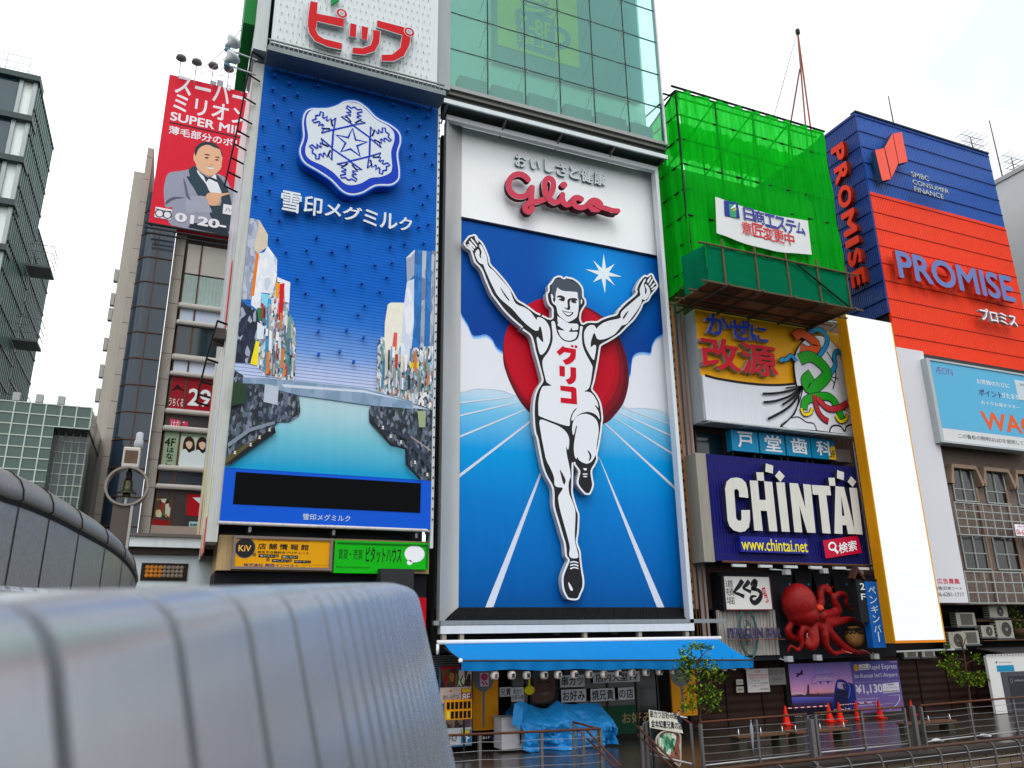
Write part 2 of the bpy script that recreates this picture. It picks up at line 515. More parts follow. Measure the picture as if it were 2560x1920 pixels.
# ================================================================== SETTING
def struct(mb, name, **k):
    o = mb.build(name, **k); o['kind'] = 'structure'; return o
m_ground = M((60, 58, 56), .8, var=.15)
struct(MB().box(-900, 900, -900, 1200, -3.2, -3.0, m_ground), 'ground')
m_water = M((38, 52, 48), .08, spec=.5, bump=.25, bscale=1.2)
struct(MB().box(-60, 140, -40, 17.4, -2.6, -2.2, m_water), 'canal_water')
m_pave = M((44, 40, 38), .2, var=.25, scale=.8, spec=.5, bump=.12, bscale=3.5, tiles=(1.2, .6, (22, 20, 19)))
m_pave2 = M((58, 50, 44), .22, var=.3, scale=.9, spec=.5, bump=.1, bscale=4)
struct(MB().box(-20, 130, 19.3, 70, -.5, 0, m_pave2), 'promenade_pavement')
struct(MB().box(9, 130, 17.4, 18.9, -2.9, -1.0, m_pave2), 'lower_walkway')

# ================================================================== RUNNER SIGN (the big illuminated sign in the middle)
FG = Fr(25.77)
GX0, GX1, GZ0, GZ1 = 9.06, 18.07, 4.45, 23.21
g = thing('runner_billboard', 'tall blue and white billboard of a running man with raised arms', 'billboard', (GX0, 25.77, GZ0))
zb = FG.px(B2(135, 118)[0])[1]          # foot of the white panel
wp = M((240, 242, 245), .4, var=.02, scale=.6, ribs=('X', .12, .12))
MB().boxf(FG, (GX0, GX1, zb + .03, GZ1), -.3, .05, wp).build('white_panel', g)
H = GZ1 - GZ0
zs = lambda py: (FG.px((1300, py))[1] - GZ0) / H
art = ramp_mat([(0, (0, 82, 154)), (zs(1400), (0, 102, 180)), (zs(1250), (0, 124, 204)), (zs(1130), (0, 154, 224)), (zs(1030), (120, 198, 236)),
                (zs(1000), (186, 218, 238)), (zs(965), (208, 220, 236)), (zs(930), (30, 110, 205)), (zs(860), (0, 62, 150)), (zs(700), (0, 78, 168)), (zs(600), (0, 82, 168)), (1, (0, 70, 156))], H,
               glow=((FG.px(B2(1060, 480)[0])[0] - GX0, FG.px(B2(1060, 480)[0])[1] - GZ0), 3.4, (0, 140, 222)))
MB().boxf(FG, (GX0, GX1, GZ0, zb), -.3, .0, art).build('sky_and_track_panel', g)
MB().boxf(FG, (GX0, GX1, zb - .04, zb + .03), 0, .09, M((10, 22, 50), .5)).build('panel_trim', g)
a = MB()
cl = M((222, 224, 232), .45, var=.02)
rim = M((96, 158, 226), .5)
def cloud(pts):
    q = smooth(pts, 4)
    return q
def clip_x(q):
    return [(min(max(x, GX0), GX1), z) for x, z in q]
for pts in (B2(100, 700, 140, 765, 180, 830, 210, 895, 250, 900, 300, 893, 340, 925, 360, 965, 400, 1000, 470, 1010, 500, 1100, 500, 1260, 400, 1235, 250, 1222, 80, 1205),
            B2(1480, 880, 1440, 890, 1400, 915, 1375, 960, 1365, 1008, 1320, 1005, 1280, 1010, 1250, 1035, 1240, 1090, 1232, 1150, 1200, 1170, 1190, 1335, 1300, 1348, 1400, 1356, 1540, 1366)):
    q = [FG.px(p) for p in cloud(pts)]
    a.poly(FG, clip_x([(x, z + .13) for x, z in q]), .004, rim, ab=True)
    a.poly(FG, clip_x([(x, z + .065) for x, z in q]), .006, M((160, 196, 236), .5), ab=True)
    a.poly(FG, clip_x(q), .008, cl, ab=True)
# lane lines of the running track
ln = M((205, 212, 226), .5)
for p in (B2(125, 1308, 125, 1320, 480, 1278, 480, 1272), B2(125, 1392, 125, 1404, 505, 1314, 500, 1308), B2(125, 1528, 125, 1542, 555, 1362, 548, 1356),
          B3(145, 408, 145, 436, 760, -42, 740, -42), B3(340, 1413, 400, 1413, 775, 380, 765, 370), B3(1635, 1413, 1690, 1413, 1200, 280, 1192, 268),
          B3(1778, 500, 1778, 528, 1240, 30, 1230, 8), B2(1494, 1450, 1494, 1458, 1180, 1348, 1175, 1342), B2(1500, 1520, 1500, 1534, 1160, 1380, 1152, 1370), B2(1507, 1636, 1507, 1652, 1130, 1412, 1120, 1402)):
    a.poly(FG, clip_x([FG.px(q) for q in p]), .010, ln, ab=True)
# the red sun, darker along its rim as printed
c0 = FG.px(B2(815, 1030)[0])
ex = [FG.px(p) for p in smooth(B2(690, 645, 600, 680, 520, 740, 450, 830, 412, 930, 408, 1030, 425, 1110, 470, 1220, 530, 1320, 600, 1395, 700, 1440, 900, 1470, 1060, 1450, 1130, 1395, 1190, 1310, 1220, 1200, 1222, 1120, 1205, 1010, 1160, 890, 1080, 780, 1000, 720, 940, 690, 820, 640), 4)]
a.poly(FG, ex, .014, M((92, 10, 26), .5), ab=True)
for k, (d, c) in enumerate((( .12, (130, 6, 26)), (.24, (172, 2, 28)), (.34, (186, 0, 32)))):
    q = inset(ex, d)
    a.poly(FG, [(x - .10 * (k + 1), z + .11 * (k + 1)) for x, z in q], .016 + .002 * k, M(c, .5), ab=True)
# the star
sp = []
cxp, czp = FG.px(B2(1060, 478)[0])
for k, (lx, lz) in enumerate(((0, 128), (70, 62), (118, -20), (72, -78), (8, -128), (-68, -55), (-120, 28), (-70, 88))):
    e = FG.px(B2(1060 + lx, 478 - lz)[0]); sp.append(e)
    nx = ((0, 128), (70, 62), (118, -20), (72, -78), (8, -128), (-68, -55), (-120, 28), (-70, 88))[(k + 1) % 8]
    an = math.atan2(lz, lx); an2 = math.atan2(nx[1], nx[0])
    while an2 > an: an2 -= 2 * math.pi
    am = (an + an2) / 2
    sp.append(FG.px(B2(1060 + 34 * math.cos(am), 478 - 34 * math.sin(am))[0]))
a.poly(FG, inset(sp, -.03), .012, M((120, 190, 236), .5), ab=True)
a.poly(FG, sp, .016, M((226, 236, 242), .5), ab=True)
a.build('printed_scene', g)
# runner cut-out
FR = Fr(25.42)
outer = (D2(100, 260, 105, 225, 130, 190, 165, 150, 205, 140, 235, 130, 265, 145, 295, 190, 340, 230, 380, 300, 410, 370, 435, 440, 450, 515, 520, 590, 600, 680, 680, 780, 740, 870, 800, 975, 880, 1025, 960, 1080, 1040, 1140, 1120, 1175)
         + D1(20, 1368, 150, 1425, 250, 1475, 310, 1482, 350, 1450, 352, 1340, 345, 1200, 260, 1115, 210, 1010, 180, 860, 185, 730, 235, 680, 240, 510, 330, 410, 400, 290, 480, 240, 560, 222, 640, 235, 705, 285, 780, 240, 830, 265, 900, 270, 990, 300, 1100, 365, 1200, 460, 1270, 570, 1295, 700, 1300, 850, 1350, 910, 1372, 1000, 1365, 1090, 1310, 1180, 1240, 1300, 1215, 1420, 1215, 1530, 1260, 1625)
         + D3(95, 765, 135, 745, 200, 738, 270, 740, 330, 705, 440, 665, 515, 645, 545, 590, 640, 490, 770, 380, 768, 325, 800, 240, 850, 170, 890, 140, 922, 148, 962, 118, 1000, 135, 1025, 190, 1052, 240, 1066, 290, 1030, 350, 980, 410, 940, 480, 880, 512, 845, 590, 760, 720, 660, 820, 560, 920, 450, 992, 350, 1048, 322, 1075, 305, 1180, 270, 1380, 242, 1520, 222, 1590)
         + D4(945, 1005, 990, 1060, 1040, 1150, 1065, 1250, 1078, 1380)
         + B3(1226, 20, 1215, 110, 1200, 200, 1187, 265, 1192, 290, 1175, 335, 1152, 372, 1148, 400, 1155, 450, 1160, 495, 1135, 558, 1100, 563, 1085, 555, 1045, 508, 1030, 470, 1038, 420, 1043, 385, 1012, 340, 1006, 322, 1005, 420, 1003, 500, 1002, 540, 1012, 590, 1040, 680, 1052, 720, 1046, 850, 1037, 920, 1060, 990, 1065, 1050, 1075, 1130, 1087, 1200, 1085, 1260, 1065, 1310, 1040, 1355, 975, 1355, 950, 1335, 925, 1280, 917, 1210, 924, 1160, 952, 1090, 964, 1055, 944, 1025, 936, 940, 915, 870, 880, 750, 852, 650, 846, 520, 800, 430, 770, 350, 745, 230, 728, 140)
         + D4(192, 1580, 178, 1500, 170, 1400, 166, 1250, 182, 1100, 215, 1000, 255, 935, 282, 885, 262, 790, 225, 650, 185, 510, 160, 390, 130, 310, 70, 260, 0, 215)
         + D2(850, 1345, 740, 1250, 620, 1130, 520, 1000, 450, 900, 380, 740, 320, 590, 240, 500, 205, 400, 185, 345, 130, 305))
body = MB()
plate = M((226, 228, 232), .5, var=.02, dirt=.18)
body.poly(FR, smooth(outer, 3), 0, plate, t=.26, side=M((170, 174, 182), .5, var=.3, scale=14))
body.build('cutout_body', g)
ink = MB()
ink.poly(FR, inset(smooth(outer, 3), 4.6), .006, M((34, 34, 37), .55, var=.04))
ink.build('ink_outline', g)
hair = MB()
hair.poly(FR, smooth(D1(262, 700, 335, 690, 336, 560, 345, 490, 420, 430, 440, 365, 520, 318, 600, 308, 670, 320, 715, 362, 780, 297, 825, 360, 875, 345, 910, 385, 990, 405, 1080, 450, 1170, 530, 1210, 620, 1222, 740, 1225, 850, 1230, 960, 1200, 1080, 1150, 1100, 1130, 900, 1112, 735, 1060, 712, 900, 695, 740, 686, 640, 660, 560, 615, 505, 580, 498, 600, 490, 650, 440, 900, 400, 820, 330, 745), 3), .010, M((70, 80, 92), .6, var=.03))
hair.build('hair', g)
skin = M((224, 226, 232), .45, var=.02, scale=.7)
sk = MB()
for p in (D2(165, 225, 185, 228, 215, 262, 248, 300, 240, 322, 215, 300, 180, 268), D2(148, 270, 165, 262, 205, 298, 230, 335, 222, 345, 190, 325, 155, 290),
          D2(188, 190, 205, 192, 240, 232, 275, 285, 265, 295, 240, 265, 205, 225), D2(240, 165, 255, 172, 278, 210, 290, 240, 280, 245, 255, 212),
          D3(918, 235, 925, 210, 960, 165, 975, 168, 965, 195, 935, 245), D3(940, 272, 950, 250, 985, 195, 1000, 198, 990, 225, 955, 278),
          D3(962, 305, 970, 290, 1010, 245, 1025, 248, 1018, 268, 980, 310), D3(978, 335, 990, 315, 1030, 290, 1040, 295, 1030, 310, 990, 340),
          D2(248, 375, 262, 345, 285, 330, 298, 340, 305, 375, 302, 410, 318, 445, 327, 440, 322, 410, 330, 370, 318, 330, 300, 290, 305, 262, 325, 275, 350, 310, 375, 370, 398, 430, 405, 480, 412, 530, 440, 570, 490, 610, 560, 690, 640, 780, 690, 845, 715, 900, 735, 960, 765, 1020, 810, 1055, 880, 1080, 950, 1125, 1000, 1185, 1042, 1242, 1050, 1205)
          + D4(222, 70, 260, 70, 320, 105, 365, 165, 388, 230, 392, 300, 385, 380, 365, 440, 330, 510, 290, 550, 265, 553, 245, 520, 225, 430, 215, 360, 217, 330, 232, 325, 260, 360, 292, 390, 300, 375, 290, 300, 280, 240, 264, 190, 250, 192, 240, 225)
          + D2(1075, 1372, 1035, 1385, 980, 1355, 900, 1290, 830, 1220, 770, 1150, 720, 1095, 660, 1045, 590, 985, 530, 915, 490, 840, 450, 760, 405, 660, 375, 590, 358, 545, 352, 525, 320, 515, 290, 490, 262, 440, 248, 400),
          D3(890, 195, 903, 190, 900, 215, 882, 250, 880, 280, 890, 310, 893, 340, 892, 385, 905, 385, 915, 350, 912, 325, 900, 300, 890, 270, 905, 262, 930, 285, 955, 330, 960, 370, 945, 415, 915, 455, 885, 470, 862, 455, 852, 470, 840, 520, 800, 590, 750, 660, 700, 725, 650, 780, 590, 800, 560, 840, 510, 900, 450, 940, 380, 970, 310, 982, 270, 965, 255, 930, 242, 902, 225, 905, 205, 960, 190, 1020, 192, 1078, 215, 1062, 238, 1048, 255, 1060, 258, 1100, 248, 1170, 235, 1235, 220, 1240, 190, 1200, 150, 1130, 120, 1060, 105, 980, 103, 900, 120, 850, 150, 810, 190, 792, 230, 795, 250, 815, 260, 838, 272, 830, 300, 800, 360, 760, 430, 735, 500, 720, 560, 705, 578, 690, 575, 660, 590, 620, 640, 570, 720, 500, 790, 440, 830, 405, 825, 360, 825, 320, 845, 270, 870, 220),
          D4(485, 50, 495, 60, 560, 100, 630, 145, 700, 150, 740, 155, 755, 180, 752, 220, 745, 230, 680, 237, 665, 198, 650, 235, 632, 258, 700, 258, 742, 262, 738, 300, 715, 345, 660, 370, 620, 372, 570, 355, 520, 310, 492, 240, 490, 230, 575, 242, 520, 200, 483, 170, 492, 150, 485, 110),
          B3(752, 0, 830, 20, 900, 50, 945, 85, 970, 130, 973, 180, 965, 225, 952, 203, 950, 215, 957, 270, 970, 330, 985, 420, 972, 460, 968, 500, 975, 560, 1000, 620, 1018, 680, 1020, 740, 1015, 850, 1018, 920, 1030, 970, 1042, 1035, 1000, 1042, 982, 1035, 972, 1010, 978, 960, 960, 880, 930, 770, 905, 680, 892, 610, 893, 570, 925, 515, 880, 505, 862, 485, 858, 430, 830, 360, 800, 300, 780, 210, 760, 100),
          B3(995, 60, 1005, 10, 1030, -25, 1075, -45, 1125, -40, 1170, -10, 1190, 30, 1195, 80, 1190, 130, 1180, 190, 1178, 240, 1165, 280, 1140, 315, 1105, 330, 1070, 318, 1045, 300, 1034, 280, 1028, 295, 1015, 275, 1008, 220, 1012, 160, 1022, 100, 1032, 48, 1024, 50, 1014, 90, 1006, 115, 998, 100)):
    sk.poly(FR, smooth(p, 3), .010, skin)
for p in (D1(502, 590, 515, 585, 560, 620, 640, 665, 740, 690, 900, 698, 1060, 715, 1105, 735, 1115, 800, 1120, 870, 1135, 950, 1143, 1060, 1138, 1200, 1120, 1330, 1100, 1420, 1060, 1480, 980, 1540, 880, 1590, 820, 1598, 780, 1588, 700, 1530, 620, 1470, 560, 1410, 520, 1340, 500, 1260, 485, 1190, 465, 1120, 405, 1080, 365, 1030, 340, 960, 322, 870, 315, 800, 330, 770, 360, 790, 390, 850, 405, 910, 380, 890, 372, 900, 385, 960, 410, 1010, 430, 1040, 432, 1000, 450, 960, 452, 880, 460, 780, 475, 700, 490, 650),
          D1(1215, 935, 1235, 935, 1250, 970, 1240, 1040, 1225, 1075, 1212, 1060, 1205, 990)):
    sk.poly(FR, smooth(p, 3), .014, skin)
sk.build('skin', g)
vest = MB()
vest.poly(FR, smooth(D4(405, 128, 440, 120, 455, 150, 470, 230, 490, 290, 530, 345, 580, 378, 640, 390, 700, 378, 745, 345, 765, 290, 775, 220, 780, 185, 810, 190, 812, 210, 800, 280, 805, 400, 825, 480, 860, 560, 900, 630, 935, 700, 938, 740, 925, 840, 905, 950, 880, 1000, 835, 1027, 870, 1035, 920, 1050, 970, 1110, 1005, 1180, 1012, 1240, 990, 1220, 965, 1205, 985, 1240, 1015, 1290, 1033, 1385, 1020, 1380, 985, 1335, 930, 1305, 870, 1295, 800, 1310, 740, 1345, 690, 1400, 668, 1408, 668, 1370, 690, 1310, 740, 1243, 700, 1270, 660, 1340, 645, 1410, 640, 1475, 580, 1470, 500, 1445, 400, 1410, 310, 1375, 245, 1345, 238, 1310, 235, 1220, 243, 1120, 262, 1030, 290, 970, 330, 960, 405, 954, 370, 930, 340, 900, 320, 830, 295, 720, 290, 640, 310, 590, 350, 540, 390, 470, 420, 370, 420, 280, 412, 200), 3), .010, skin)
vest.build('vest_and_shorts', g)
rl = MB()
rd = M((196, 0, 36), .5)
rl.poly(FR, D4(470, 518, 552, 440, 575, 458, 722, 484, 722, 560, 712, 610, 680, 648, 640, 672, 592, 687, 550, 628, 590, 612, 630, 585, 648, 560, 652, 534, 570, 520, 512, 567), .018, rd)
rl.poly(FR, D4(657, 428, 688, 432, 690, 460, 657, 456), .018, rd).poly(FR, D4(705, 433, 741, 438, 741, 470, 705, 464), .018, rd)
rl.poly(FR, D4(508, 696, 578, 706, 580, 838, 510, 830), .018, rd)
rl.poly(FR, D4(650, 714, 725, 722, 726, 850, 715, 890, 690, 918, 660, 934, 628, 940, 588, 880, 620, 868, 645, 850, 652, 820), .018, rd)
rl.poly(FR, D4(518, 954, 690, 972, 718, 985, 728, 1005, 738, 1198, 526, 1176, 524, 1110, 662, 1124, 660, 1038, 522, 1018), .018, rd)
rl.build('vest_lettering', g)
dt = MB()
for p in (D2(572, 818, 600, 860, 650, 930, 688, 985, 678, 990, 630, 930, 595, 870), D3(605, 710, 610, 685, 640, 640, 680, 608, 650, 660, 620, 708),
          B3(902, 375, 920, 400, 940, 440, 945, 465, 935, 485, 925, 470, 912, 420), B3(1110, 228, 1130, 245, 1140, 272, 1135, 295, 1120, 308, 1127, 280, 1122, 255),
          D1(495, 860, 520, 830, 585, 812, 650, 828, 710, 860, 735, 900, 725, 950, 700, 990, 650, 985, 590, 965, 550, 930, 560, 918, 610, 915, 620, 895, 590, 880, 540, 872, 500, 880),
          D1(890, 900, 960, 895, 1060, 905, 1095, 930, 1090, 965, 1040, 970, 1060, 1000, 1075, 1015, 1060, 1045, 1000, 1042, 940, 1020, 905, 985, 940, 960, 900, 955, 880, 990, 875, 1060, 885, 1140, 890, 1200, 870, 1235, 830, 1245, 780, 1225, 730, 1190, 708, 1165, 760, 1185, 805, 1190, 815, 1150, 812, 1060, 808, 970, 835, 925),
          D1(645, 1262, 690, 1275, 800, 1300, 900, 1310, 975, 1315, 985, 1335, 950, 1380, 900, 1425, 840, 1440, 790, 1430, 740, 1385, 690, 1325)):
    dt.poly(FR, smooth(p, 3), .020, M((40, 40, 44), .55))
dt.poly(FR, smooth(D1(685, 1295, 780, 1322, 870, 1330, 935, 1330, 920, 1360, 870, 1400, 830, 1408, 785, 1395, 740, 1355), 3), .024, skin)
dt.build('face_details', g)
sh = MB()
for p in (B3(980, 1074, 1010, 1068, 1040, 1078), B3(980, 1098, 1010, 1090, 1042, 1100), B3(980, 1122, 1010, 1112, 1042, 1120), B3(1075, 408, 1110, 408), B3(1080, 427, 1108, 427)):
    sh.stroke(FR, smooth(p, 4, False), .045, .014, skin)
sh.poly(FR, B3(1078, 364, 1108, 364, 1103, 380, 1085, 380), .014, skin)
sh.poly(FR, smooth(B3(965, 1222, 978, 1235, 1000, 1275, 995, 1288, 980, 1280, 970, 1250), 3), .014, skin)
sh.build('shoe_laces', g)
# red script and the small white lettering above it
sc_ = MB()
FS = Fr(25.30)
rs = M((198, 62, 84), .45, var=.02)
rside = M((84, 16, 26), .5)
def script(pts, r=51):
    """round-ended brush stroke of half width r zoom pixels"""
    pts = smooth(pts, 6, False)
    r *= .135624
    def uni(i):
        a = pts[max(i - 1, 0)]; b = pts[min(i + 1, len(pts) - 1)]
        L_ = math.hypot(b[0] - a[0], b[1] - a[1]) or 1
        return (b[0] - a[0]) / L_, (b[1] - a[1]) / L_
    l, rr = [], []
    for i, p in enumerate(pts):
        tx, ty = uni(i); l.append((p[0] - ty * r, p[1] + tx * r)); rr.append((p[0] + ty * r, p[1] - tx * r))
    q = [FS.px(p) for p in l]; q2 = [FS.px(p) for p in rr]
    n = len(q)
    script.k += .0015
    o = script.k
    script.k += n * .0004
    sc_.add([FS.pt(*p, o + i * .0004) for i, p in enumerate(q)] + [FS.pt(*p, o + i * .0004) for i, p in enumerate(q2)], [(i, i + 1, n + i + 1, n + i) for i in range(n - 1)], rs)
    for qq in (q, q2):
        sc_.add([FS.pt(*p, o) for p in qq] + [FS.pt(*p, -.2) for p in qq], [(i, i + 1, n + i + 1, n + i) for i in range(n - 1)], rside)
    for p, ko in ((pts[0], o - .001), (pts[-1], script.k)):
        c = [(p[0] + r * math.cos(k * math.pi / 9), p[1] + r * math.sin(k * math.pi / 9)) for k in range(18)]
        sc_.poly(FS, c, ko + .0006, rs, t=.2, side=rside)
script.k = 0
script(D5(446, 360, 400, 310, 330, 268, 250, 262, 170, 290, 110, 360, 84, 450, 98, 545, 150, 620, 230, 670, 310, 682, 380, 670, 440, 630, 480, 570, 505, 515))
script(D5(512, 518, 505, 600, 495, 700, 498, 790, 508, 860, 505, 920, 470, 962, 420, 955, 385, 915, 390, 860, 440, 810, 520, 790, 620, 775, 720, 740, 810, 690, 870, 600, 898, 500, 880, 400, 820, 355, 765, 375, 735, 450, 738, 560, 765, 650, 820, 730, 880, 785, 940, 797, 1000, 780, 1040, 730, 1058, 662))
script(D5(1058, 662, 1055, 730, 1075, 800, 1130, 845, 1190, 835, 1240, 780, 1265, 735, 1310, 718, 1360, 725, 1400, 748), 50)
script(D5(1262, 738, 1255, 800, 1290, 870, 1370, 903, 1450, 895, 1520, 860, 1560, 800, 1620, 770, 1690, 785, 1740, 830, 1750, 890, 1700, 940, 1620, 945, 1560, 900, 1550, 850, 1600, 810), 48)
script(D5(1600, 815, 1650, 840, 1720, 890, 1850, 930, 1960, 965, 2062, 975), 46)
cp = D5(1065, 500)[0]
script.k += .002
sc_.poly(FS, [(cp[0] + 8.9 * math.cos(k * math.pi / 10), cp[1] + 8.3 * math.sin(k * math.pi / 10)) for k in range(20)], script.k, rs, t=.2, side=rside)
sc_.build('script_lettering', g)
tl = MB()
FT = Fr(25.6)
tw, tsd = M((222, 228, 232), .4), M((92, 128, 136), .5)
for ch, bl, tr in zip('おいしさと健康', (B1(592, 1072), B1(690, 1090), B1(783, 1110), B1(858, 1132), B1(945, 1150), B1(1020, 1172), B1(1105, 1192)),
                      (B1(662, 1008), B1(752, 1042), B1(838, 1040), B1(922, 1068), B1(1008, 1090), B1(1090, 1108), B1(1172, 1122))):
    tl.text(FT, ch, bl[0], tr[0], .0, tw, .03, .07, tsd)
tl.build('slogan_lettering', g)
# splayed bezel: left jamb, louvred sill, slim right jamb, top
YF = 25.08
fx0, fx1, fz0 = 8.22, 18.32, Fr(YF).px((1250, 1563))[1]
fx1 = Fr(YF).px(B3(1885, 1545)[0])[0]
fzt = Fr(YF).px(B1(110, 765)[0])[1]
jm = M((176, 178, 178), .38, .1, dirt=.12, var=.08, scale=.5)
bz = MB()
zt = GZ1 + .06
n = 10
for i in range(n):   # gently curved left reveal
    def jp(t):
        return (fx0 + (GX0 - fx0) * t, YF + (25.72 - YF) * (1 - (1 - t) ** 1.6))
    (xa, ya), (xb, yb) = jp(i / n), jp((i + 1) / n)
    za, zb_ = fz0 + (GZ0 - fz0) * (i / n), fz0 + (GZ0 - fz0) * ((i + 1) / n)
    ta, tb = fzt + (zt - fzt) * (i / n), fzt + (zt - fzt) * ((i + 1) / n)
    bz.add([(xa, ya, za), (xb, yb, zb_), (xb, yb, tb), (xa, ya, ta)], [(0, 1, 2, 3)], jm)
bz.build('left_reveal', g, sm=True)
bz = MB()
bz.add([(fx1, YF, fz0), (GX1, 25.72, GZ0), (GX1, 25.72, zt), (fx1, YF, fzt)], [(0, 1, 2, 3)], M((150, 156, 158), .35, .2, dirt=.2))
bz.build('right_reveal', g)
bz = MB()
gd = M((34, 37, 40), .5, .2)
bz.add([(fx0, YF, fz0 - .02), (fx1, YF, fz0 - .02), (GX1, 25.8, GZ0 - .03), (GX0, 25.8, GZ0 - .03)], [(0, 1, 2, 3)], BLACK)
for i in range(15):
    t = (i + .5) / 15
    y = YF + .04 + (25.72 - YF) * t; z = fz0 + (GZ0 - fz0) * t
    xa = fx0 + (GX0 - fx0) * t; xb = fx1 + (GX1 - fx1) * t
    bz.box(xa + .05, xb - .05, y - .012, y + .03, z + .0, z + .025, gd)
for i in range(14):
    t = (i + 1) / 15
    xa = fx0 + (fx1 - fx0) * t; xb = GX0 + (GX1 - GX0) * t
    bz.tube([(xa, YF + .02, fz0 + .01), (xb, 25.72, GZ0 + .01)], .012, gd, 5)
bz.build('louvred_sill', g)
fr_ = MB()
FF = Fr(YF)
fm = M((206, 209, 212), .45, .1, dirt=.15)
ob = FF.px((1250, 1583))[1]
xr = FF.px(B3(1915, 1580)[0])[0]
xl = FF.px(B3(2, 1580)[0])[0] - .0
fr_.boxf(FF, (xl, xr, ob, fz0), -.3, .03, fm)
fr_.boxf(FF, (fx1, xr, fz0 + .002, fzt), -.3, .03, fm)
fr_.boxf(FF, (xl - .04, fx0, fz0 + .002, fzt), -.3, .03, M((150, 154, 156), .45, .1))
fr_.boxf(FF, (xl - .04, xr, fzt + .002, fzt + .22), -.2, .03, fm)
fr_.build('outer_frame', g)
fr_ = MB().add([(fx0, YF + .2, fzt + .01), (fx1, YF + .2, fzt + .01), (GX1, 25.74, GZ1 + .03), (GX0, 25.74, GZ1 + .03)], [(0, 1, 2, 3)], jm)
fr_.build('top_reveal', g)
bk = MB().box(xl + .1, xr - .1, 26.1, 27.2, ob + .1, fzt, M((60, 62, 66), .7))
bk.build('backing_box', g)
# canopy of lights over the sign
YCn = 24.55
FCn = Fr(YCn)
c = thing('lighting_canopy', 'pale grey steel canopy ledge above the running man billboard', 'canopy', (fx0, YCn, fzt))
za, zb2 = FCn.px(B1(130, 655)[0])[1], FCn.px(B1(1580, 1010)[0])[1]
zc = (za + zb2) / 2
xa, xb = FCn.px(B1(130, 655)[0])[0], FCn.px(B1(1580, 1015)[0])[0]
MB().box(xa, xb, YCn, YCn + .08, zc - .1, zc + .09, M((196, 204, 206), .4, .2, dirt=.2)).build('front_rail', c)
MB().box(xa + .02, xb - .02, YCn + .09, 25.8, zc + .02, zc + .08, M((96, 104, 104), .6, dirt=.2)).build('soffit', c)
for k in range(5):
    x = xa + .12 + (xb - xa - .3) * k / 4
    MB().box(x, x + .07, YCn + .1, 25.4, zc - .16, zc + .015, STEEL).add([(x, YCn + .1, zc - .16), (x + .07, YCn + .1, zc - .16), (x + .07, 25.4, zc - .5), (x, 25.4, zc - .5)], [(0, 1, 2, 3)], STEEL).build('bracket', c)

# ================================================================== GLASS BUILDING ABOVE
FGl = Fr(24.9)
gl = thing('glass_building', 'green glass building with a yellow mug poster inside, above the running man billboard', 'building', (8.2, 24.9, zc))
x0, zb0 = FGl.px(B1(165, 560)[0])
x1, zb1 = FGl.px(B1(1560, 915)[0])
zb0 = (zb0 + zb1) / 2
ZT = 40
steel_t = M((176, 182, 184), .35, .3, dirt=.15)
# left steel fin, right edge, underside mouldings
MB().box(x0 - .62, x0 - .03, 24.75, 26.4, zb0 - .35, ZT, M((150, 158, 160), .4, .2, dirt=.2)).build('corner_fin', gl)
MB().box(x1 + .02, x1 + .1, 24.85, 25.1, zb0 - .1, ZT, WHITE).build('corner_fin', gl)
b = MB()
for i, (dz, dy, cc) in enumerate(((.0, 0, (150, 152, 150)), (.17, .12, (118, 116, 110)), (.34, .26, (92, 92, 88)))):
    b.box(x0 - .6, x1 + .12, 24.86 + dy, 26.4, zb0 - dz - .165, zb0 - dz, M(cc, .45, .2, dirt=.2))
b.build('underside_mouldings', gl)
b = MB()
cols = [(165, 85), (413, 165), (651, 225), (868, 290), (1078, 350), (1284, 410), (1480, 470)]
xs = [x0] + [FGl.px(B1(x_, y_)[0])[0] for x_, y_ in ((413, 400), (655, 450), (880, 510), (1100, 570), (1320, 640))] + [x1]
row = [FGl.px(B1(x_, y_)[0])[1] for x_, y_ in ((655, 450), (645, 220), (640, 0))]
dz = row[0] - zb0
zr = [zb0]
pit = (row[1] - row[0])
z = row[0]
while z < ZT:
    zr.append(z); z += pit
for i in range(len(xs) - 1):
    for j in range(len(zr) - 1):
        pass
GT = glass_mat((186, 238, 224), .15)
for i in range(len(xs) - 1):
    for j in range(len(zr) - 1):
        a0, a1, c0_, c1_ = xs[i] + .02, xs[i + 1] - .02, zr[j] + .02, zr[j + 1] - .02
        b.add([FGl.pt(a0, c0_), FGl.pt(a1, c0_), FGl.pt(a1, c1_), FGl.pt(a0, c1_)], [(0, 1, 2, 3)], GT)
b.build('glass_wall', gl)
b = MB()
jd = M((24, 46, 48), .5)
for x_ in xs[1:-1]:
    b.boxf(FGl, (x_ - .022, x_ + .022, zb0, ZT), -.05, .006, jd)
for z_ in zr[1:]:
    b.boxf(FGl, (xs[0], xs[-1], z_ - .022, z_ + .022), -.05, .003, jd)
b.build('glass_joints', gl)
b = MB()
for x_ in xs[1:-1]:
    for z_ in zr[1:5]:
        for sx in (-.1, .1):
            for sz in (-.1, .1):
                b.ell((x_ + sx, 24.88, z_ + sz), (.025, .03, .025), PALESTEEL, 6, 4)
        b.tube([(x_, 24.95, z_), (x_ - .1, 25.6, z_ - .75)], .018, STEEL, 5)
        b.tube([(x_, 25.0, z_), (x_ + .05, 25.5, z_ - 2.0)], .008, STEEL, 4)
b.build('glass_fixings', gl)
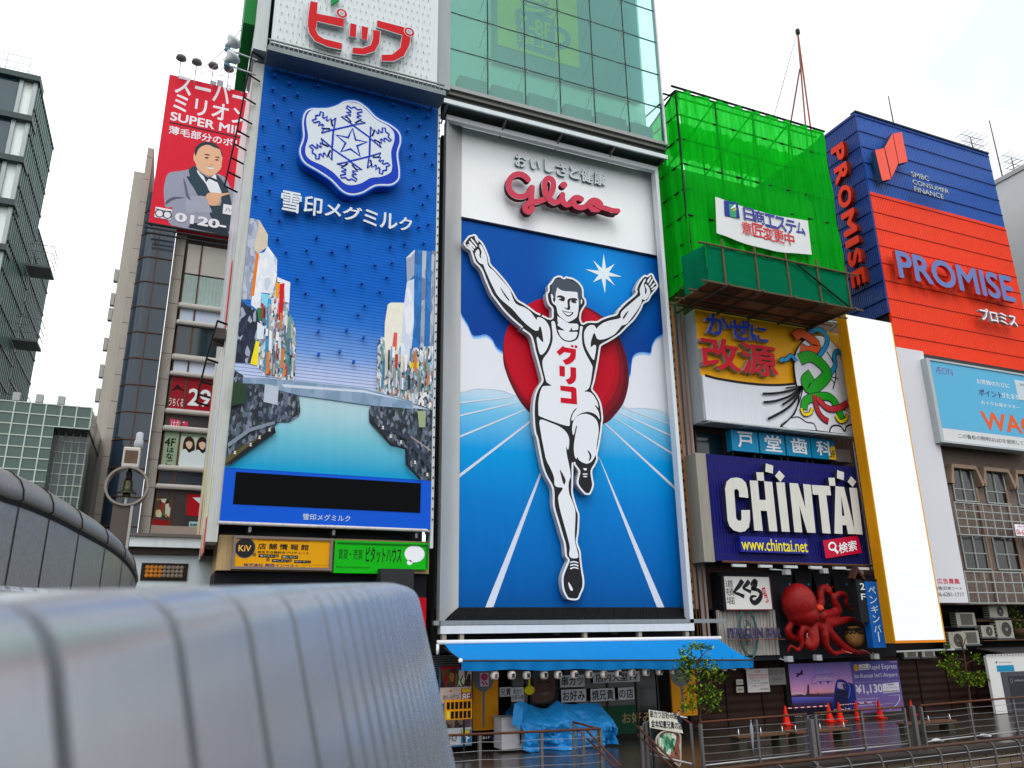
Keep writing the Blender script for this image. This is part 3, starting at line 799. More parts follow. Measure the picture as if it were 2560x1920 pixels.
# interior: bright back wall, blue surround, yellow board, floor and furniture
b = MB()
lightw = M((226, 246, 240), .8, var=.04)
b.box(x0, x1, 26.2, 26.3, zb0, ZT, lightw)
b.box(x0 - .02, x0 + .2, 25.3, 26.2, zb0, ZT, lightw)
b.box(x0, x1, 25.2, 26.2, zb0 - .1, zb0 - .004, lightw)
b.build('interior_shell', gl)
FB = Fr(25.9)
b = MB()
teal = M((92, 158, 176), .6)
r0 = FB.rect(B1(455, 330)[0], B1(1010, -300)[0])
b.boxf(FB, (r0[0], FB.px(B1(1400, 400)[0])[0], FB.px(B1(455, 385)[0])[1], ZT), -.2, 0, teal)
b.build('poster_surround', gl)
FY = Fr(25.85)
b = MB()
yl = M((232, 232, 70), .6)
r1 = FY.rect(E7(350, 880)[0], E7(1890, -300)[0])
b.boxf(FY, (r1[0], r1[1], r1[2], r1[3]), -.03, 0, yl)
b.poly(FY, smooth(E7(712, 190, 720, 400, 725, 830, 735, 890, 780, 930, 900, 970, 1420, 1140, 1470, 1135, 1490, 1090, 1480, 900, 1465, 410, 1440, 395, 1100, 290), 2), .006, teal)
b.stroke(FY, smooth(E7(1480, 570, 1570, 580, 1680, 650, 1735, 760, 1690, 880, 1590, 930, 1490, 940), 4, False), .30, .009, teal)
b.stroke(FY, smooth(E7(720, 200, 960, 240, 1150, 290, 1420, 400), 3, False), .12, .012, teal)
b.stroke(FY, smooth(E7(850, 40, 900, 100, 1050, 140, 1250, 170, 1330, 225, 1250, 250, 1120, 250, 1130, 290, 1300, 290, 1430, 265, 1390, 230, 1300, 205), 4, False), .10, .012, teal)
b.stroke(FY, smooth(E7(900, 0, 1050, 30, 1180, 80, 1320, 95, 1330, 70, 1200, 10), 4, False), .10, .012, teal)
b.text(FY, '7', E7(775, 545)[0], E7(925, 345)[0], .014, yl, .02)
b.text(FY, '-8F', E7(965, 660)[0], E7(1405, 470)[0], .014, yl, .02)
b.text(FY, '頭上!', E7(752, 830)[0], E7(1470, 810)[0], .014, yl, .02)
b.build('yellow_poster', gl)
b = MB()
dk = M((104, 140, 152), .6)
for i, (za_, zb_, _, ww) in enumerate(((230, 485, 0, 180), (445, 545, 0, 200), (680, 600, 0, 180), (915, 670, 0, 170), (1120, 725, 0, 190), (1340, 790, 0, 140))):
    F2 = Fr(25.3)
    p, q = F2.px(B1(za_, zb_)[0]), F2.px(B1(za_ + ww, zb_ + 40)[0])
    b.box(p[0], q[0], 25.3, 25.8, zb0, p[1], dk)
    b.box(p[0] + .3, p[0] + .6, 25.4, 25.6, p[1] + .002, p[1] + .2, WHITE)
b.build('desks', gl)
# ================================================================== BLUE DAIRY BILLBOARD (left of the runner)
YS = 24.9
FB_ = Fr(YS)
tl_, tr_ = FB_.px(A4(325, 398)[0]), FB_.px(A4(1427, 685)[0])
bl_, br_ = FB_.px(A6(157, 860)[0]), FB_.px(A6(2000, 960)[0])
SX0, SX1 = (tl_[0] + bl_[0]) / 2, (tr_[0] + br_[0]) / 2
SZ0, SZ1 = (bl_[1] + br_[1]) / 2, (tl_[1] + tr_[1]) / 2
s = thing('snowflake_billboard', 'tall blue louvred billboard with a white snowflake badge and printed canal scene', 'billboard', (SX0, YS, SZ0))
SH = SZ1 - SZ0
zf = lambda px, py: (FB_.px((px, py))[1] - SZ0) / SH
zm = FB_.px(A6(1000, 460)[0])[1]        # top of the plain blue band
zbr = FB_.px(A5(900, 1200)[0])[1]
upper = ramp_mat([(0, (10, 146, 196)), (zf(790, 1175), (24, 156, 202)), (zf(790, 1100), (108, 188, 208)), (zf(790, 1030), (168, 206, 216)), (zf(790, 1000), (176, 208, 216)), (zf(790, 985), (206, 212, 236)),
                  (zf(790, 930), (180, 196, 232)), (zf(790, 880), (116, 160, 222)), (zf(790, 800), (42, 118, 208)), (zf(790, 720), (4, 100, 198)), (zf(790, 560), (0, 100, 196)), (zf(790, 300), (0, 94, 184)), (1, (0, 92, 178))], SH, .5)
louv = ramp_mat([(0, (206, 212, 236)), (zf(790, 985), (206, 212, 236)),
                  (zf(790, 930), (180, 196, 232)), (zf(790, 880), (116, 160, 222)), (zf(790, 800), (42, 118, 208)), (zf(790, 720), (4, 100, 198)), (zf(790, 560), (0, 100, 196)), (zf(790, 300), (0, 94, 184)), (1, (0, 92, 178))], SH, .5, lines=.115)
MB().boxf(FB_, (SX0, SX1, zm, zbr), -.25, 0, upper).build('water_panel', s)
MB().boxf(FB_, (SX0, SX1, zbr, SZ1), -.25, 0, louv).build('louvred_panel', s)
b = MB()
for k in range(4):   # darker framing bands showing through the louvres
    x = SX0 + (SX1 - SX0) * (.16 + .22 * k)
    b.boxf(FB_, (x - .28, x + .28, zbr + 1.2, SZ1 - .02), -.02, .0035, louv)
bb = M((16, 86, 200), .4)
MB().boxf(FB_, (SX0, SX1, SZ0, zm - .02), -.25, .05, M((0, 82, 200), .4, var=.03)).build('plain_band', s)
e0, e1 = FB_.rect(A6(285, 715)[0], A6(1903, 565)[0])[:2]
ez1 = (FB_.px(A6(308, 438)[0])[1] + FB_.px(A6(1903, 562)[0])[1]) / 2
ez0 = (FB_.px(A6(285, 715)[0])[1] + FB_.px(A6(1898, 815)[0])[1]) / 2
MB().boxf(FB_, (e0, e1, ez0, ez1), 0, .07, M((8, 9, 11), .6, spec=.05)).build('dark_display', s)
MB().text(FB_, '雪印メグミルク', A6(885, 865)[0], A6(1297, 828)[0], .058, M((196, 208, 222), .45), .012).build('small_lettering', s)
b = MB()
rust = M((206, 200, 196), .5, dirt=.5)
b.tube([(SX0 - .02, YS - .03, SZ0 - .04), (SX1 - .12, YS - .03, SZ0 - .04), (SX1 + .02, YS + .1, SZ0 - .05), (SX1 + .03, YS + .5, SZ0 - .06)], .055, rust, 8)
b.build('bottom_rail', s, sm=True)
b = MB()
# printed canal-side houses either side, drawn as flat colour pieces
k = .004
def pc(pts, c):
    global k
    q = [FB_.px(p) for p in pts]
    q = [(min(max(x, SX0 + .002), SX1 - .002), z) for x, z in q]
    b.poly(FB_, q, k, M(c, .55, var=.12, scale=5) if isinstance(c, tuple) else c, ab=True)
    k += .0013
mz1 = mosaic([(200, 206, 214), (150, 160, 178), (56, 66, 86), (140, 182, 200), (214, 216, 220), (110, 150, 144), (186, 164, 140), (170, 110, 104), (96, 112, 138), (228, 228, 228), (176, 184, 196)], .06)
mz2 = mosaic([(36, 44, 56), (52, 62, 78), (74, 86, 104), (28, 34, 42), (88, 100, 118), (44, 58, 50), (116, 124, 140), (38, 46, 66)], .07)
mz3 = mosaic([(150, 156, 176), (166, 172, 190), (136, 144, 168), (180, 184, 198)], .12)
pc(A5(318, 115, 385, 130, 440, 225, 435, 310, 380, 345, 330, 645, 230, 640, 300, 120), mz3)
pc(A5(385, 130, 440, 225, 437, 305, 375, 345, 350, 320), (206, 194, 172))
pc(A5(382, 345, 415, 340, 440, 300, 500, 385, 497, 500, 470, 612, 440, 605, 396, 600, 392, 730, 330, 680, 336, 625), mosaic([(214, 220, 230), (226, 228, 234), (190, 198, 212), (232, 232, 232)], .14))
pc(A5(364, 340, 382, 352, 350, 622, 330, 622), (228, 118, 24))
pc(A5(250, 645, 300, 680, 394, 735, 366, 920, 330, 1060, 200, 1050), mosaic([(24, 34, 56), (32, 42, 66), (20, 28, 46), (40, 50, 74), (150, 160, 176), (28, 36, 60)], .12))
pc(A5(396, 605, 452, 615, 470, 600, 500, 500, 585, 535, 578, 668, 575, 745, 612, 800, 622, 870, 614, 1180, 540, 1172, 415, 1112, 372, 1090, 366, 920, 392, 735), mz1)
pc(A5(396, 605, 452, 615, 446, 700, 400, 690), (130, 205, 226))
pc(A5(440, 640, 462, 640, 440, 1100, 412, 1100), (60, 150, 205))
pc(A5(500, 500, 585, 535, 578, 668, 548, 660, 545, 540, 500, 530), (226, 228, 234))
pc(A5(518, 545, 548, 540, 533, 785, 508, 778), (206, 22, 34))
pc(A5(492, 530, 518, 545, 505, 640, 488, 625), (240, 150, 28))
pc(A5(362, 915, 384, 918, 372, 1076, 326, 1062), (238, 214, 30))
pc(A5(372, 790, 416, 822, 410, 905, 366, 900), (214, 222, 232))
pc(A5(368, 700, 424, 700, 420, 790, 380, 780), (48, 128, 70))
pc(A5(580, 740, 600, 770, 596, 1140, 552, 1140, 560, 900), (104, 150, 150))
# right-hand blocks
pc(A5(1390, 322, 1530, 345, 1530, 1235, 1365, 1235, 1386, 510, 1340, 542, 1335, 376), mosaic([(24, 104, 176), (30, 112, 186), (40, 118, 190), (24, 96, 164)], .2))
for xx in (1440, 1500):
    pc(A5(xx, 330, xx + 26, 332, xx + 10, 960, xx - 14, 958), mosaic([(128, 136, 156), (150, 158, 172), (110, 122, 150), (176, 180, 190)], .22))
pc(A5(1390, 322, 1386, 490, 1340, 542, 1335, 376), mosaic([(176, 180, 196), (214, 216, 224), (150, 160, 180)], .2))
pc(A5(1340, 532, 1386, 512, 1384, 800, 1366, 1000, 1350, 1060, 1288, 1052, 1320, 680), mosaic([(206, 212, 228), (196, 206, 222), (222, 224, 232)], .16))
pc(A5(1215, 680, 1235, 666, 1322, 668, 1290, 1060, 1240, 1040, 1186, 1190, 1196, 800), (226, 222, 208))
pc(A5(1255, 860, 1278, 862, 1272, 975, 1240, 985), (210, 88, 84))
pc(A5(1172, 890, 1196, 890, 1196, 1180, 1240, 1040, 1290, 1055, 1350, 1060, 1366, 1000, 1380, 960, 1530, 950, 1530, 1360, 1140, 1245, 1150, 935), mz1)
pc(A5(1362, 1052, 1416, 1054, 1414, 1090, 1362, 1088), (240, 214, 20))
# bridge and banks
pc(A5(200, 1100, 280, 1140, 290, 1190, 420, 1200, 640, 1268, 650, 1370, 640, 1400, 578, 1440, 510, 1440, 380, 1560, 250, 1645, 140, 1700, 130, 1400), mz2)
pc(A6(195, 395, 195, 320, 640, 60, 650, 110, 262, 390), (92, 84, 52))
pc(A5(1100, 1325, 1530, 1365, 1530, 1660, 1420, 1660, 1335, 1630, 1320, 1605, 1235, 1590, 1095, 1440, 1092, 1380), mz2)
pc(A6(1780, 250, 2030, 240, 2030, 530, 1905, 520, 1785, 392), mz2)
pc(A6(1820, 140, 1995, 260, 1995, 275, 1815, 150), (150, 140, 140))
pc(A5(275, 1150, 390, 1155, 600, 1172, 1060, 1222, 1380, 1308, 1376, 1356, 1100, 1332, 640, 1268, 500, 1232, 400, 1195, 280, 1190), mosaic([(126, 150, 176), (136, 158, 184), (116, 142, 168)], .25))
pc(A5(530, 1195, 1060, 1235, 1360, 1310, 1060, 1250, 540, 1215), (196, 206, 220))
pc(A5(420, 1195, 510, 1210, 500, 1330, 410, 1310), (176, 186, 200))
random.seed(21)
for q0_, x0_, x1_, y0_, y1_, cnt in ((0, 398, 612, 640, 1150, 46), (1, 1150, 1510, 960, 1240, 40)):
    for _ in range(cnt):
        xx = random.uniform(x0_, x1_ - 22); lo = y0_ + (xx - x0_) / (x1_ - x0_) * (160 if q0_ == 0 else -30)
        ya = random.uniform(lo, y1_ - 40); yb_ = min(ya + random.uniform(24, 150), y1_ - 20 + (xx - x0_) * .1); wq = random.uniform(7, 20)
        pc(A5(xx, ya, xx + wq, ya + wq * .15, xx + wq - 3, yb_, xx - 3, yb_), random.choice(((206, 210, 216), (150, 160, 176), (226, 228, 230), (90, 104, 126), (120, 170, 196), (44, 54, 72), (176, 170, 160), (64, 120, 150), (196, 120, 60), (180, 50, 50), (112, 140, 134), (214, 206, 190))))
for q_ in (A6(210, 392, 262, 392, 650, 118, 640, 70, 600, 90), A6(1460, 0, 1480, 0, 1640, 212, 1780, 250, 1790, 388, 1905, 520, 1880, 520, 1765, 395, 1760, 265, 1625, 220)):
    pc(q_, (26, 32, 38))
pc(A6(230, 210, 420, 80, 640, 20, 640, 45, 430, 110, 240, 245), (120, 132, 146))
pc(A6(1560, 60, 1800, 150, 1990, 420, 1990, 460, 1780, 180), (52, 60, 76))
pc(A5(190, 1190, 300, 1200, 300, 1320, 200, 1345), (40, 62, 44))
pc(A5(1400, 1375, 1455, 1375, 1450, 1480, 1410, 1480), (150, 164, 128))
for (lx_, ly_) in A6(298, 290, 432, 222, 510, 160, 596, 95, 1570, 75, 1636, 150, 1725, 200, 1845, 375, 1950, 480) + A5(408, 1140, 487, 1150, 570, 1155, 1245, 1240, 1327, 1260, 1420, 1265, 1470, 1280):
    pc([(lx_ - 3, ly_ - 4), (lx_ + 3, ly_ - 4), (lx_ + 1.5, ly_), (lx_ + 3.5, ly_ + 4), (lx_ - 3.5, ly_ + 4), (lx_ - 1.5, ly_)], (206, 204, 196))
b.build('printed_canal_scene', s)
# snowflake badge
FBd = Fr(YS - .45)
b = MB()
def badge(pts): return smooth(pts, 6)
B0 = D7(690, 122, 780, 140, 880, 210, 980, 310, 1130, 390, 1230, 480, 1248, 590, 1215, 720, 1235, 900, 1220, 1010, 1130, 1075, 960, 1085, 820, 1160, 690, 1182, 580, 1140, 460, 1020, 330, 930, 180, 840, 120, 750, 112, 660, 150, 530, 142, 380, 165, 270, 240, 210, 420, 205, 530, 175, 600, 135)
q = badge(B0)
blu = M((24, 92, 196), .35); wht = M((206, 214, 222), .4, var=.03); dbl = M((4, 54, 176), .4)
b.poly(FBd, q, 0, blu, t=.36)
b.poly(FBd, inset(q, 3.2), .005, wht)
b.poly(FBd, inset(q, 7.2), .010, dbl)
inner = badge(D7(690, 160, 780, 180, 870, 255, 960, 345, 1080, 410, 1150, 480, 1160, 570, 1125, 700, 1135, 860, 1110, 930, 1010, 972, 900, 985, 800, 1040, 700, 1062, 610, 1040, 500, 930, 380, 850, 250, 790, 195, 730, 190, 650, 218, 540, 200, 400, 205, 310, 260, 245, 400, 235, 540, 200, 620, 165))
b.poly(FBd, inner, .015, wht)
b.build('badge_plate', s)
b = MB()
# star and hexagon outline
hexp = [FBd.px(p) for p in D7(708, 410, 893, 545, 888, 750, 680, 800, 480, 665, 495, 460)]
b.stroke(FBd, hexp, .085, .020, dbl, closed=True, ab=True)
st = [FBd.px(p) for p in D7(703, 445, 737, 570, 860, 592, 752, 635, 785, 745, 680, 668, 578, 698, 628, 605, 525, 515, 655, 545)]
b.stroke(FBd, st, .085, .024, dbl, closed=True, ab=True)
hc = (sum(x for x, z in hexp) / 6, sum(z for x, z in hexp) / 6)
hr = sum(math.hypot(x - hc[0], z - hc[1]) for x, z in hexp) / 6
a0 = math.atan2(hexp[0][1] - hc[1], hexp[0][0] - hc[0])
arm = [(1.0, 0), (1.3, -.58), (1.34, -.28), (1.14, -.1), (1.44, -.38), (1.47, -.15), (1.52, -.15), (1.62, -.36), (1.66, -.15), (1.72, -.15), (1.85, -.38), (1.98, -.34), (1.9, -.14), (1.98, -.05), (2.0, 0)]
full = arm + [(x, -y) for x, y in reversed(arm[1:-1])]
for i in range(6):
    an = a0 - i * math.pi / 3
    ca, sa = math.cos(an), math.sin(an)
    b.stroke(FBd, [(hc[0] + (x * ca - y * sa) * hr, hc[1] + (x * sa + y * ca) * hr) for x, y in full], .062, .028 + .001 * i, dbl, closed=True, ab=True)
b.build('snowflake_emblem', s)
FL = Fr(YS - .3)
b = MB()
lw, ls_ = M((214, 220, 226), .4), M((120, 150, 190), .5)
for ch, bl, tr in zip('雪印メグミルク', (A4(415, 1362), A4(565, 1385), A4(702, 1395), A4(818, 1418), A4(952, 1452), A4(1060, 1472), A4(1185, 1488)),
                      (A4(558, 1255), A4(692, 1285), A4(815, 1325), A4(948, 1350), A4(1050, 1370), A4(1178, 1392), A4(1272, 1415))):
    b.text(FL, ch, bl[0], tr[0], 0, lw, .022, .12, ls_)
b.build('raised_lettering', s)
# little lamp studs over the louvres: one mesh, copied
st_b = MB().box(-.045, .045, -.09, 0, -.045, .045, M((22, 88, 184), .45)).box(-.02, .02, 0, .1, -.02, .02, DARKSTEEL)
random.seed(3)
studs = A4(375, 425, 465, 465, 378, 505, 538, 515, 658, 515, 475, 555, 365, 590, 660, 570, 525, 625, 440, 640, 372, 690, 485, 735, 400, 785, 303, 825, 470, 828, 433, 950, 313, 955, 343, 1028, 428, 1073, 362, 1128, 290, 1150, 345, 1240, 255, 1280, 350, 1362, 411, 1436, 810, 548, 905, 560, 962, 606, 1087, 620, 1220, 625, 1145, 692, 1297, 700, 1395, 700, 1238, 770, 1367, 765, 1315, 820, 1235, 855, 1360, 890, 1262, 945, 1352, 1003, 1255, 1018, 1398, 1072, 1283, 1105, 1320, 1205, 1275, 1225, 1367, 1275, 1337, 1330, 1298, 1398, 1372, 1460, 1310, 1478, 395, 1557, 648, 1550, 850, 1602, 1125, 1605, 1218, 1585, 1342, 1583, 750, 1637) + A5(513, 135, 500, 258, 752, 253, 952, 305, 1228, 310, 1322, 292, 688, 330, 555, 343, 850, 343, 720, 403, 942, 427, 1130, 427, 1240, 412, 628, 515, 795, 505, 1207, 507, 1045, 545, 866, 585, 1162, 600, 682, 608, 788, 682, 1065, 688, 1020, 748, 770, 768, 946, 850, 763, 860, 1055, 900, 900, 990, 764, 1010, 990, 1057)
first = None
for p in studs:
    x, z = FB_.px(p)
    if first is None:
        first = st_b.build('lamp_stud', s); o = first
    else:
        o = first.copy(); COL.objects.link(o)
    o.location = Vector((x, YS - .1, z)) - Vector(s.location)
me = first.data
for v in me.vertices:
    v.co += Vector(s.location)
# left edge column and the advertising wrap on the side wall
b = MB()
b.box(SX0 - .33, SX0 - .002, YS + .03, YS + 1.0, SZ0 - .6, SZ1 - .1, M((182, 184, 180), .45, .1, dirt=.3))
b.build('edge_column', s)
b = MB()
wrap = mosaic([(214, 218, 224), (228, 230, 234), (196, 202, 210), (220, 222, 226), (206, 210, 218), (222, 190, 188)], 1.6, .25)
b.box(SX0 - .36, SX0 - .334, YS + .25, 33, SZ0 + 6.2, SZ1 + 1.2, wrap)
b.box(SX0 - .37, SX0 - .334, YS + .25, 33, SZ0 - .9, SZ0 + 6.198, mosaic([(214, 200, 60), (226, 218, 180), (214, 216, 222), (200, 90, 80), (222, 224, 228)], .9, .35))
b.box(SX0 - .40, SX0 - .371, YS + .3, YS + .6, SZ0 + 6.1, SZ0 + 8.6, M((206, 52, 26), .5))
b.build('side_wrap', s)
MB().box(SX0 - .7, SX0 - .36, YS + .1, YS + .9, SZ0 + 5.75, SZ0 + 6.1, M((74, 70, 66), .6, dirt=.3)).build('side_bracket', s)
xe = FB_.px(A4(1445, 900)[0])[0]
b = MB()
b.box(SX1 + .03, xe + .05, YS + .02, YS + .3, SZ0 - .6, SZ1 + .3, PALESTEEL)
b.build('edge_angle', s)
b = MB()
for i in range(46):
    z = SZ0 + .3 + i * (SZ1 - SZ0 - .4) / 46
    b.box(SX1 + .07, SX1 + .11, YS - .004, YS + .04, z, z + .06, M((40, 34, 30), .7))
b.build('bolt_holes', s)
# backing of this building: tan fascia, dark upper recess with white lattice
bd = thing('tan_building', 'narrow stained tan building that carries the blue snowflake billboard', 'building', (SX0, 25.3, 0))
tan = M((176, 150, 110), .8, dirt=.55, var=.15)
tz0 = FB_.px(A6(180, 1290)[0])[1]; tz1 = SZ0 - .35
MB().box(SX0 + .05, SX1 + .1, 25.25, 33, tz0, tz1, tan).build('fascia_wall', bd)
MB().box(SX0 + .1, SX1 + .05, 25.9, 34, tz1 + .002, SZ1 + 12, M((70, 74, 78), .8, dirt=.3)).build('upper_wall', bd)
MB().box(SX0 + .05, SX1 + .1, 25.5, 33, 0, tz0 - .004, M((24, 25, 30), .6)).build('ground_floor_wall', bd)
FD = Fr(25.1)
rr = FD.rect(E3(330, 470)[0], E3(436, 187)[0])
MB().boxf(FD, (rr[0] - .6, rr[1], rr[2], rr[3]), -.3, 0, M((170, 0, 22), .5)).build('red_panel', bd)
b = MB()
for x in (A6(430, 920)[0], A6(1150, 950)[0], A6(1860, 985)[0]):
    p = FD.px(x); MB().box(p[0] - .04, p[0] + .04, 24.95, 25.9, SZ0 - .28, SZ0 - .12, STEEL).build('steel_bracket', bd)
b = MB()
p = FD.px(E1(1790, 570)[0])
b.box(p[0] - .55, p[0] + .5, 24.6, 25.45, p[1] - .5, p[1] + .12, M((44, 46, 50), .5))
b.build('roller_box', bd)
# yellow and green shop signs on the fascia
FK = Fr(25.05)
r = FK.rect(E1(285, 515)[0], E1(1225, 262)[0])
z1 = (FK.px(E1(292, 208)[0])[1] + FK.px(E1(1232, 252)[0])[1]) / 2; z0 = (FK.px(E1(278, 515)[0])[1] + FK.px(E1(1222, 552)[0])[1]) / 2
ks = thing('yellow_sign', 'yellow property agency sign with a black round logo on the tan wall', 'sign', (r[0], 25.05, z0))
fr0 = M((120, 108, 104), .5)
b = MB()
b.boxf(FK, (r[0], r[1], z0, z0 + .08), -.18, .05, fr0).boxf(FK, (r[0], r[1], z1 - .08, z1), -.18, .05, fr0)
b.boxf(FK, (r[0], r[0] + .08, z0 + .081, z1 - .081), -.18, .05, fr0).boxf(FK, (r[1] - .08, r[1], z0 + .081, z1 - .081), -.18, .05, fr0)
b.build('frame', ks)
MB().boxf(FK, (r[0] + .081, r[1] - .081, z0 + .081, z1 - .081), -.15, 0, M((214, 150, 0), .45, var=.03)).build('panel', ks)
b = MB()
nk = M((30, 26, 22), .5); nb = M((40, 40, 110), .5); nr = M((170, 40, 20), .5)
b.text(FK, 'KANSAI INVEST CORPORATION', E1(538, 264)[0], E1(1006, 268)[0], .004, nr, .015)
b.text(FK, '店 舗 情 報 館', E1(532, 342)[0], E1(1003, 300)[0], .004, nk, .022)
b.text(FK, '居抜き店舗総合プロデュース', E1(528, 380)[0], E1(1003, 368)[0], .004, nk, .012)
for (x0_, y0_, x1_, y1_), t in (((538, 418, 695, 392), '借りたい'), ((748, 428, 905, 402), '買いたい'), ((662, 462, 818, 438), '貸したい'), ((868, 470, 1022, 448), '売りたい')):
    rr = FK.rect((E1(x0_, y0_)[0]), (E1(x1_, y1_)[0]))
    b.boxf(FK, rr, .002, .004, M((20, 18, 18), .5))
    b.text(FK, t, (rr[0] + .03, rr[2] + .03), (rr[1] - .03, rr[3] - .03), .007, WHITE, .01, ab=True)
    b.disc(FK, (rr[0] - .12, (rr[2] + rr[3]) / 2 + .03), .055, .004, M((120, 90, 40), .5), ab=True)
b.text(FK, '株式会社 関西インベスト', E1(400, 500)[0], E1(908, 482)[0], .004, nb, .02)
b.text(FK, 'http://www.k-invest.co.jp', E1(932, 495)[0], E1(1198, 488)[0], .004, M((110, 90, 30), .5))
b.text(FK, 'TEL 06-6766-2016', E1(932, 522)[0], E1(1198, 512)[0], .004, M((90, 70, 30), .5), .01)
b.build('lettering', ks)
b = MB()
b.disc(FK, E1(416, 330)[0], .30, .004, M((110, 100, 96), .4), ry=.31).disc(FK, E1(416, 330)[0], .275, .008, M((28, 28, 32), .3), ry=.285)
b.text(FK, 'KiV', E1(352, 362)[0], E1(474, 308)[0], .012, M((222, 170, 70), .4), .025)
b.build('round_logo', ks)
r = FK.rect(E1(1225, 556)[0], E1(2107, 296)[0])
gx0 = FK.px(E1(1240, 255)[0])[0]
gz1 = (FK.px(E1(1240, 252)[0])[1] + FK.px(E1(2107, 293)[0])[1]) / 2
gz0 = FK.px(E1(2098, 532)[0])[1]
gs = thing('green_sign', 'bright green housing agency sign with a white speech bubble', 'sign', (gx0, 25.05, gz0))
gm = M((6, 172, 14), .4, var=.03)
b = MB()
b.boxf(FK, (gx0 + .02, r[1], gz0, gz1), -.15, 0, gm)
xq = FK.px(E1(1640, 568)[0])
b.boxf(FK, (gx0 + .02, xq[0], xq[1], gz0 - .001), -.15, 0, gm)
b.build('panel', gs)
b = MB()
b.boxf(FK, (gx0 + .1, r[1] - .05, gz1 - .1, gz1 - .06), 0, .03, M((4, 110, 20), .4)).boxf(FK, (r[1] - .07, r[1] - .03, gz0 + .05, gz1 - .06), 0, .03, M((4, 110, 20), .4))
b.build('rim', gs)
b = MB()
gk = M((12, 40, 16), .5)
b.text(FK, '賃貸・売買', E1(1272, 435)[0], E1(1500, 345)[0], .004, gk, .0)
b.text(FK, 'ピタットハウス', E1(1525, 465)[0], E1(1858, 330)[0], .004, M((20, 22, 20), .5), .02)
b.text(FK, 'http://www.pitat.com/', E1(1258, 520)[0], E1(1572, 502)[0], .004, gk, .0)
b.build('lettering', gs)
b = MB()
b.disc(FK, E1(1978, 387)[0], .335, .004, WHITE, ry=.265, n=32).disc(FK, E1(1932, 466)[0], .09, .004, WHITE, ry=.08)
b.build('speech_bubble', gs)

# ================================================================== WHITE ROOFTOP SIGN (upper left)
FP = Fr(24.2)
p0 = FP.px(A4(355, 262)[0]); p1 = FP.px(A4(1432, 565)[0])
pz0 = (p0[1] + p1[1]) / 2
pp = thing('white_rooftop_sign', 'white ribbed rooftop sign with red katakana letters above the blue billboard', 'sign', (p0[0], 24.2, pz0))
px1 = FP.px(A4(1440, 0)[0])[0]
px0 = FP.px(A4(388, 0)[0])[0]
MB().boxf(FP, ((p0[0] + px0) / 2, (px1 + p1[0]) / 2, pz0, 40), -.3, 0, M((212, 218, 220), .5, var=.03, ribs=('X', .16, .25))).build('ribbed_panel', pp)
FQ = Fr(23.95)
rdn = M((196, 14, 22), .45, var=.06, scale=6); rim_ = M((206, 208, 210), .4)
b = MB()
strokes = [A4(610, 5, 662, 15, 655, 85, 832, 118, 828, 180, 655, 140, 650, 195, 668, 228, 700, 248, 818, 278, 815, 325, 720, 305, 640, 268, 600, 215, 590, 160, 597, 80),
           A4(868, 148, 914, 158, 910, 245, 862, 235), A4(942, 166, 990, 178, 982, 265, 938, 250),
           A4(1015, 190, 1068, 200, 1062, 280, 1030, 335, 960, 358, 882, 350, 885, 305, 950, 308, 1000, 290, 1012, 250),
           A4(1045, 128, 1225, 175, 1240, 200, 1268, 222, 1258, 290, 1220, 365, 1150, 400, 1072, 398, 1072, 352, 1140, 350, 1190, 310, 1205, 230, 1042, 178)]
for q in strokes:
    b.poly(FQ, q, 0, rim_, t=.12, side=M((170, 174, 176), .5))
    b.poly(FQ, inset(q, 1.6), .006, rdn)
for q in (A4(815, 88)[0], A4(1252, 208)[0]):
    b.disc(FQ, q, .215, .012, rim_, t=.22).disc(FQ, q, .19, .016, rdn).disc(FQ, q, .115, .02, rim_).disc(FQ, q, .08, .024, M((168, 172, 176), .5))
b.poly(FQ, A4(745, -40, 810, -40, 800, 0, 750, 30), 0, M((10, 140, 70), .5), t=.1)
b.build('raised_katakana', pp)
b = MB()
random.seed(5)
for i in range(26):
    for j in range(34):
        x = p0[0] + .2 + (px1 - p0[0] - .4) * (i + .3 * (j % 2) + .1) / 26; z = pz0 + .3 + j * .36
        b.add([(x - .012, 24.19, z), (x, 24.12, z - .02), (x + .012, 24.19, z), (x, 24.19, z - .1)], [(0, 1, 3), (1, 2, 3)], M((128, 136, 136), .6))
o = b.build('neon_pins', pp); o['kind'] = 'stuff'
b = MB()
b.boxf(FP, (p0[0] - .1, p1[0] + .25, pz0 - .62, pz0 - .42), -.5, .35, M((120, 128, 130), .5, .3, dirt=.3))
b.boxf(FP, (p0[0] - .1, p1[0] + .2, pz0 - .18, pz0 - .14), .28, .34, STEEL)
for k in range(40):
    x = p0[0] - .05 + (p1[0] - p0[0] + .2) * k / 39
    b.boxf(FP, (x, x + .02, pz0 - .42, pz0 - .18), .3, .33, STEEL)
b.build('service_walkway', pp)
b = MB()
for k in range(16):
    x = SX0 + .3 + (SX1 - SX0 - .5) * k / 15
    b.tube([(x, 25.2, SZ1 - .2), (x + (.5 if k % 2 else -.5), 25.5, pz0 + .1)], .04, PALESTEEL if k % 3 else DARKSTEEL, 6)
b.tube([(SX0, 25.2, SZ1 + .25), (SX1, 25.2, SZ1 + .25)], .05, PALESTEEL, 6)
b.build('lattice_struts', pp)
b = MB()
b.box(p0[0] - .55, p0[0] - .1, 24.5, 27, pz0 - .2, 40, M((190, 196, 196), .5, dirt=.3))
b.build('side_cladding', pp)
b = MB()
b.box(p0[0] - .95, p0[0] - .56, 25.0, 29, pz0 + 1.2, 41, M((12, 120, 50), .5, var=.15))
b.build('green_side_sign', pp)
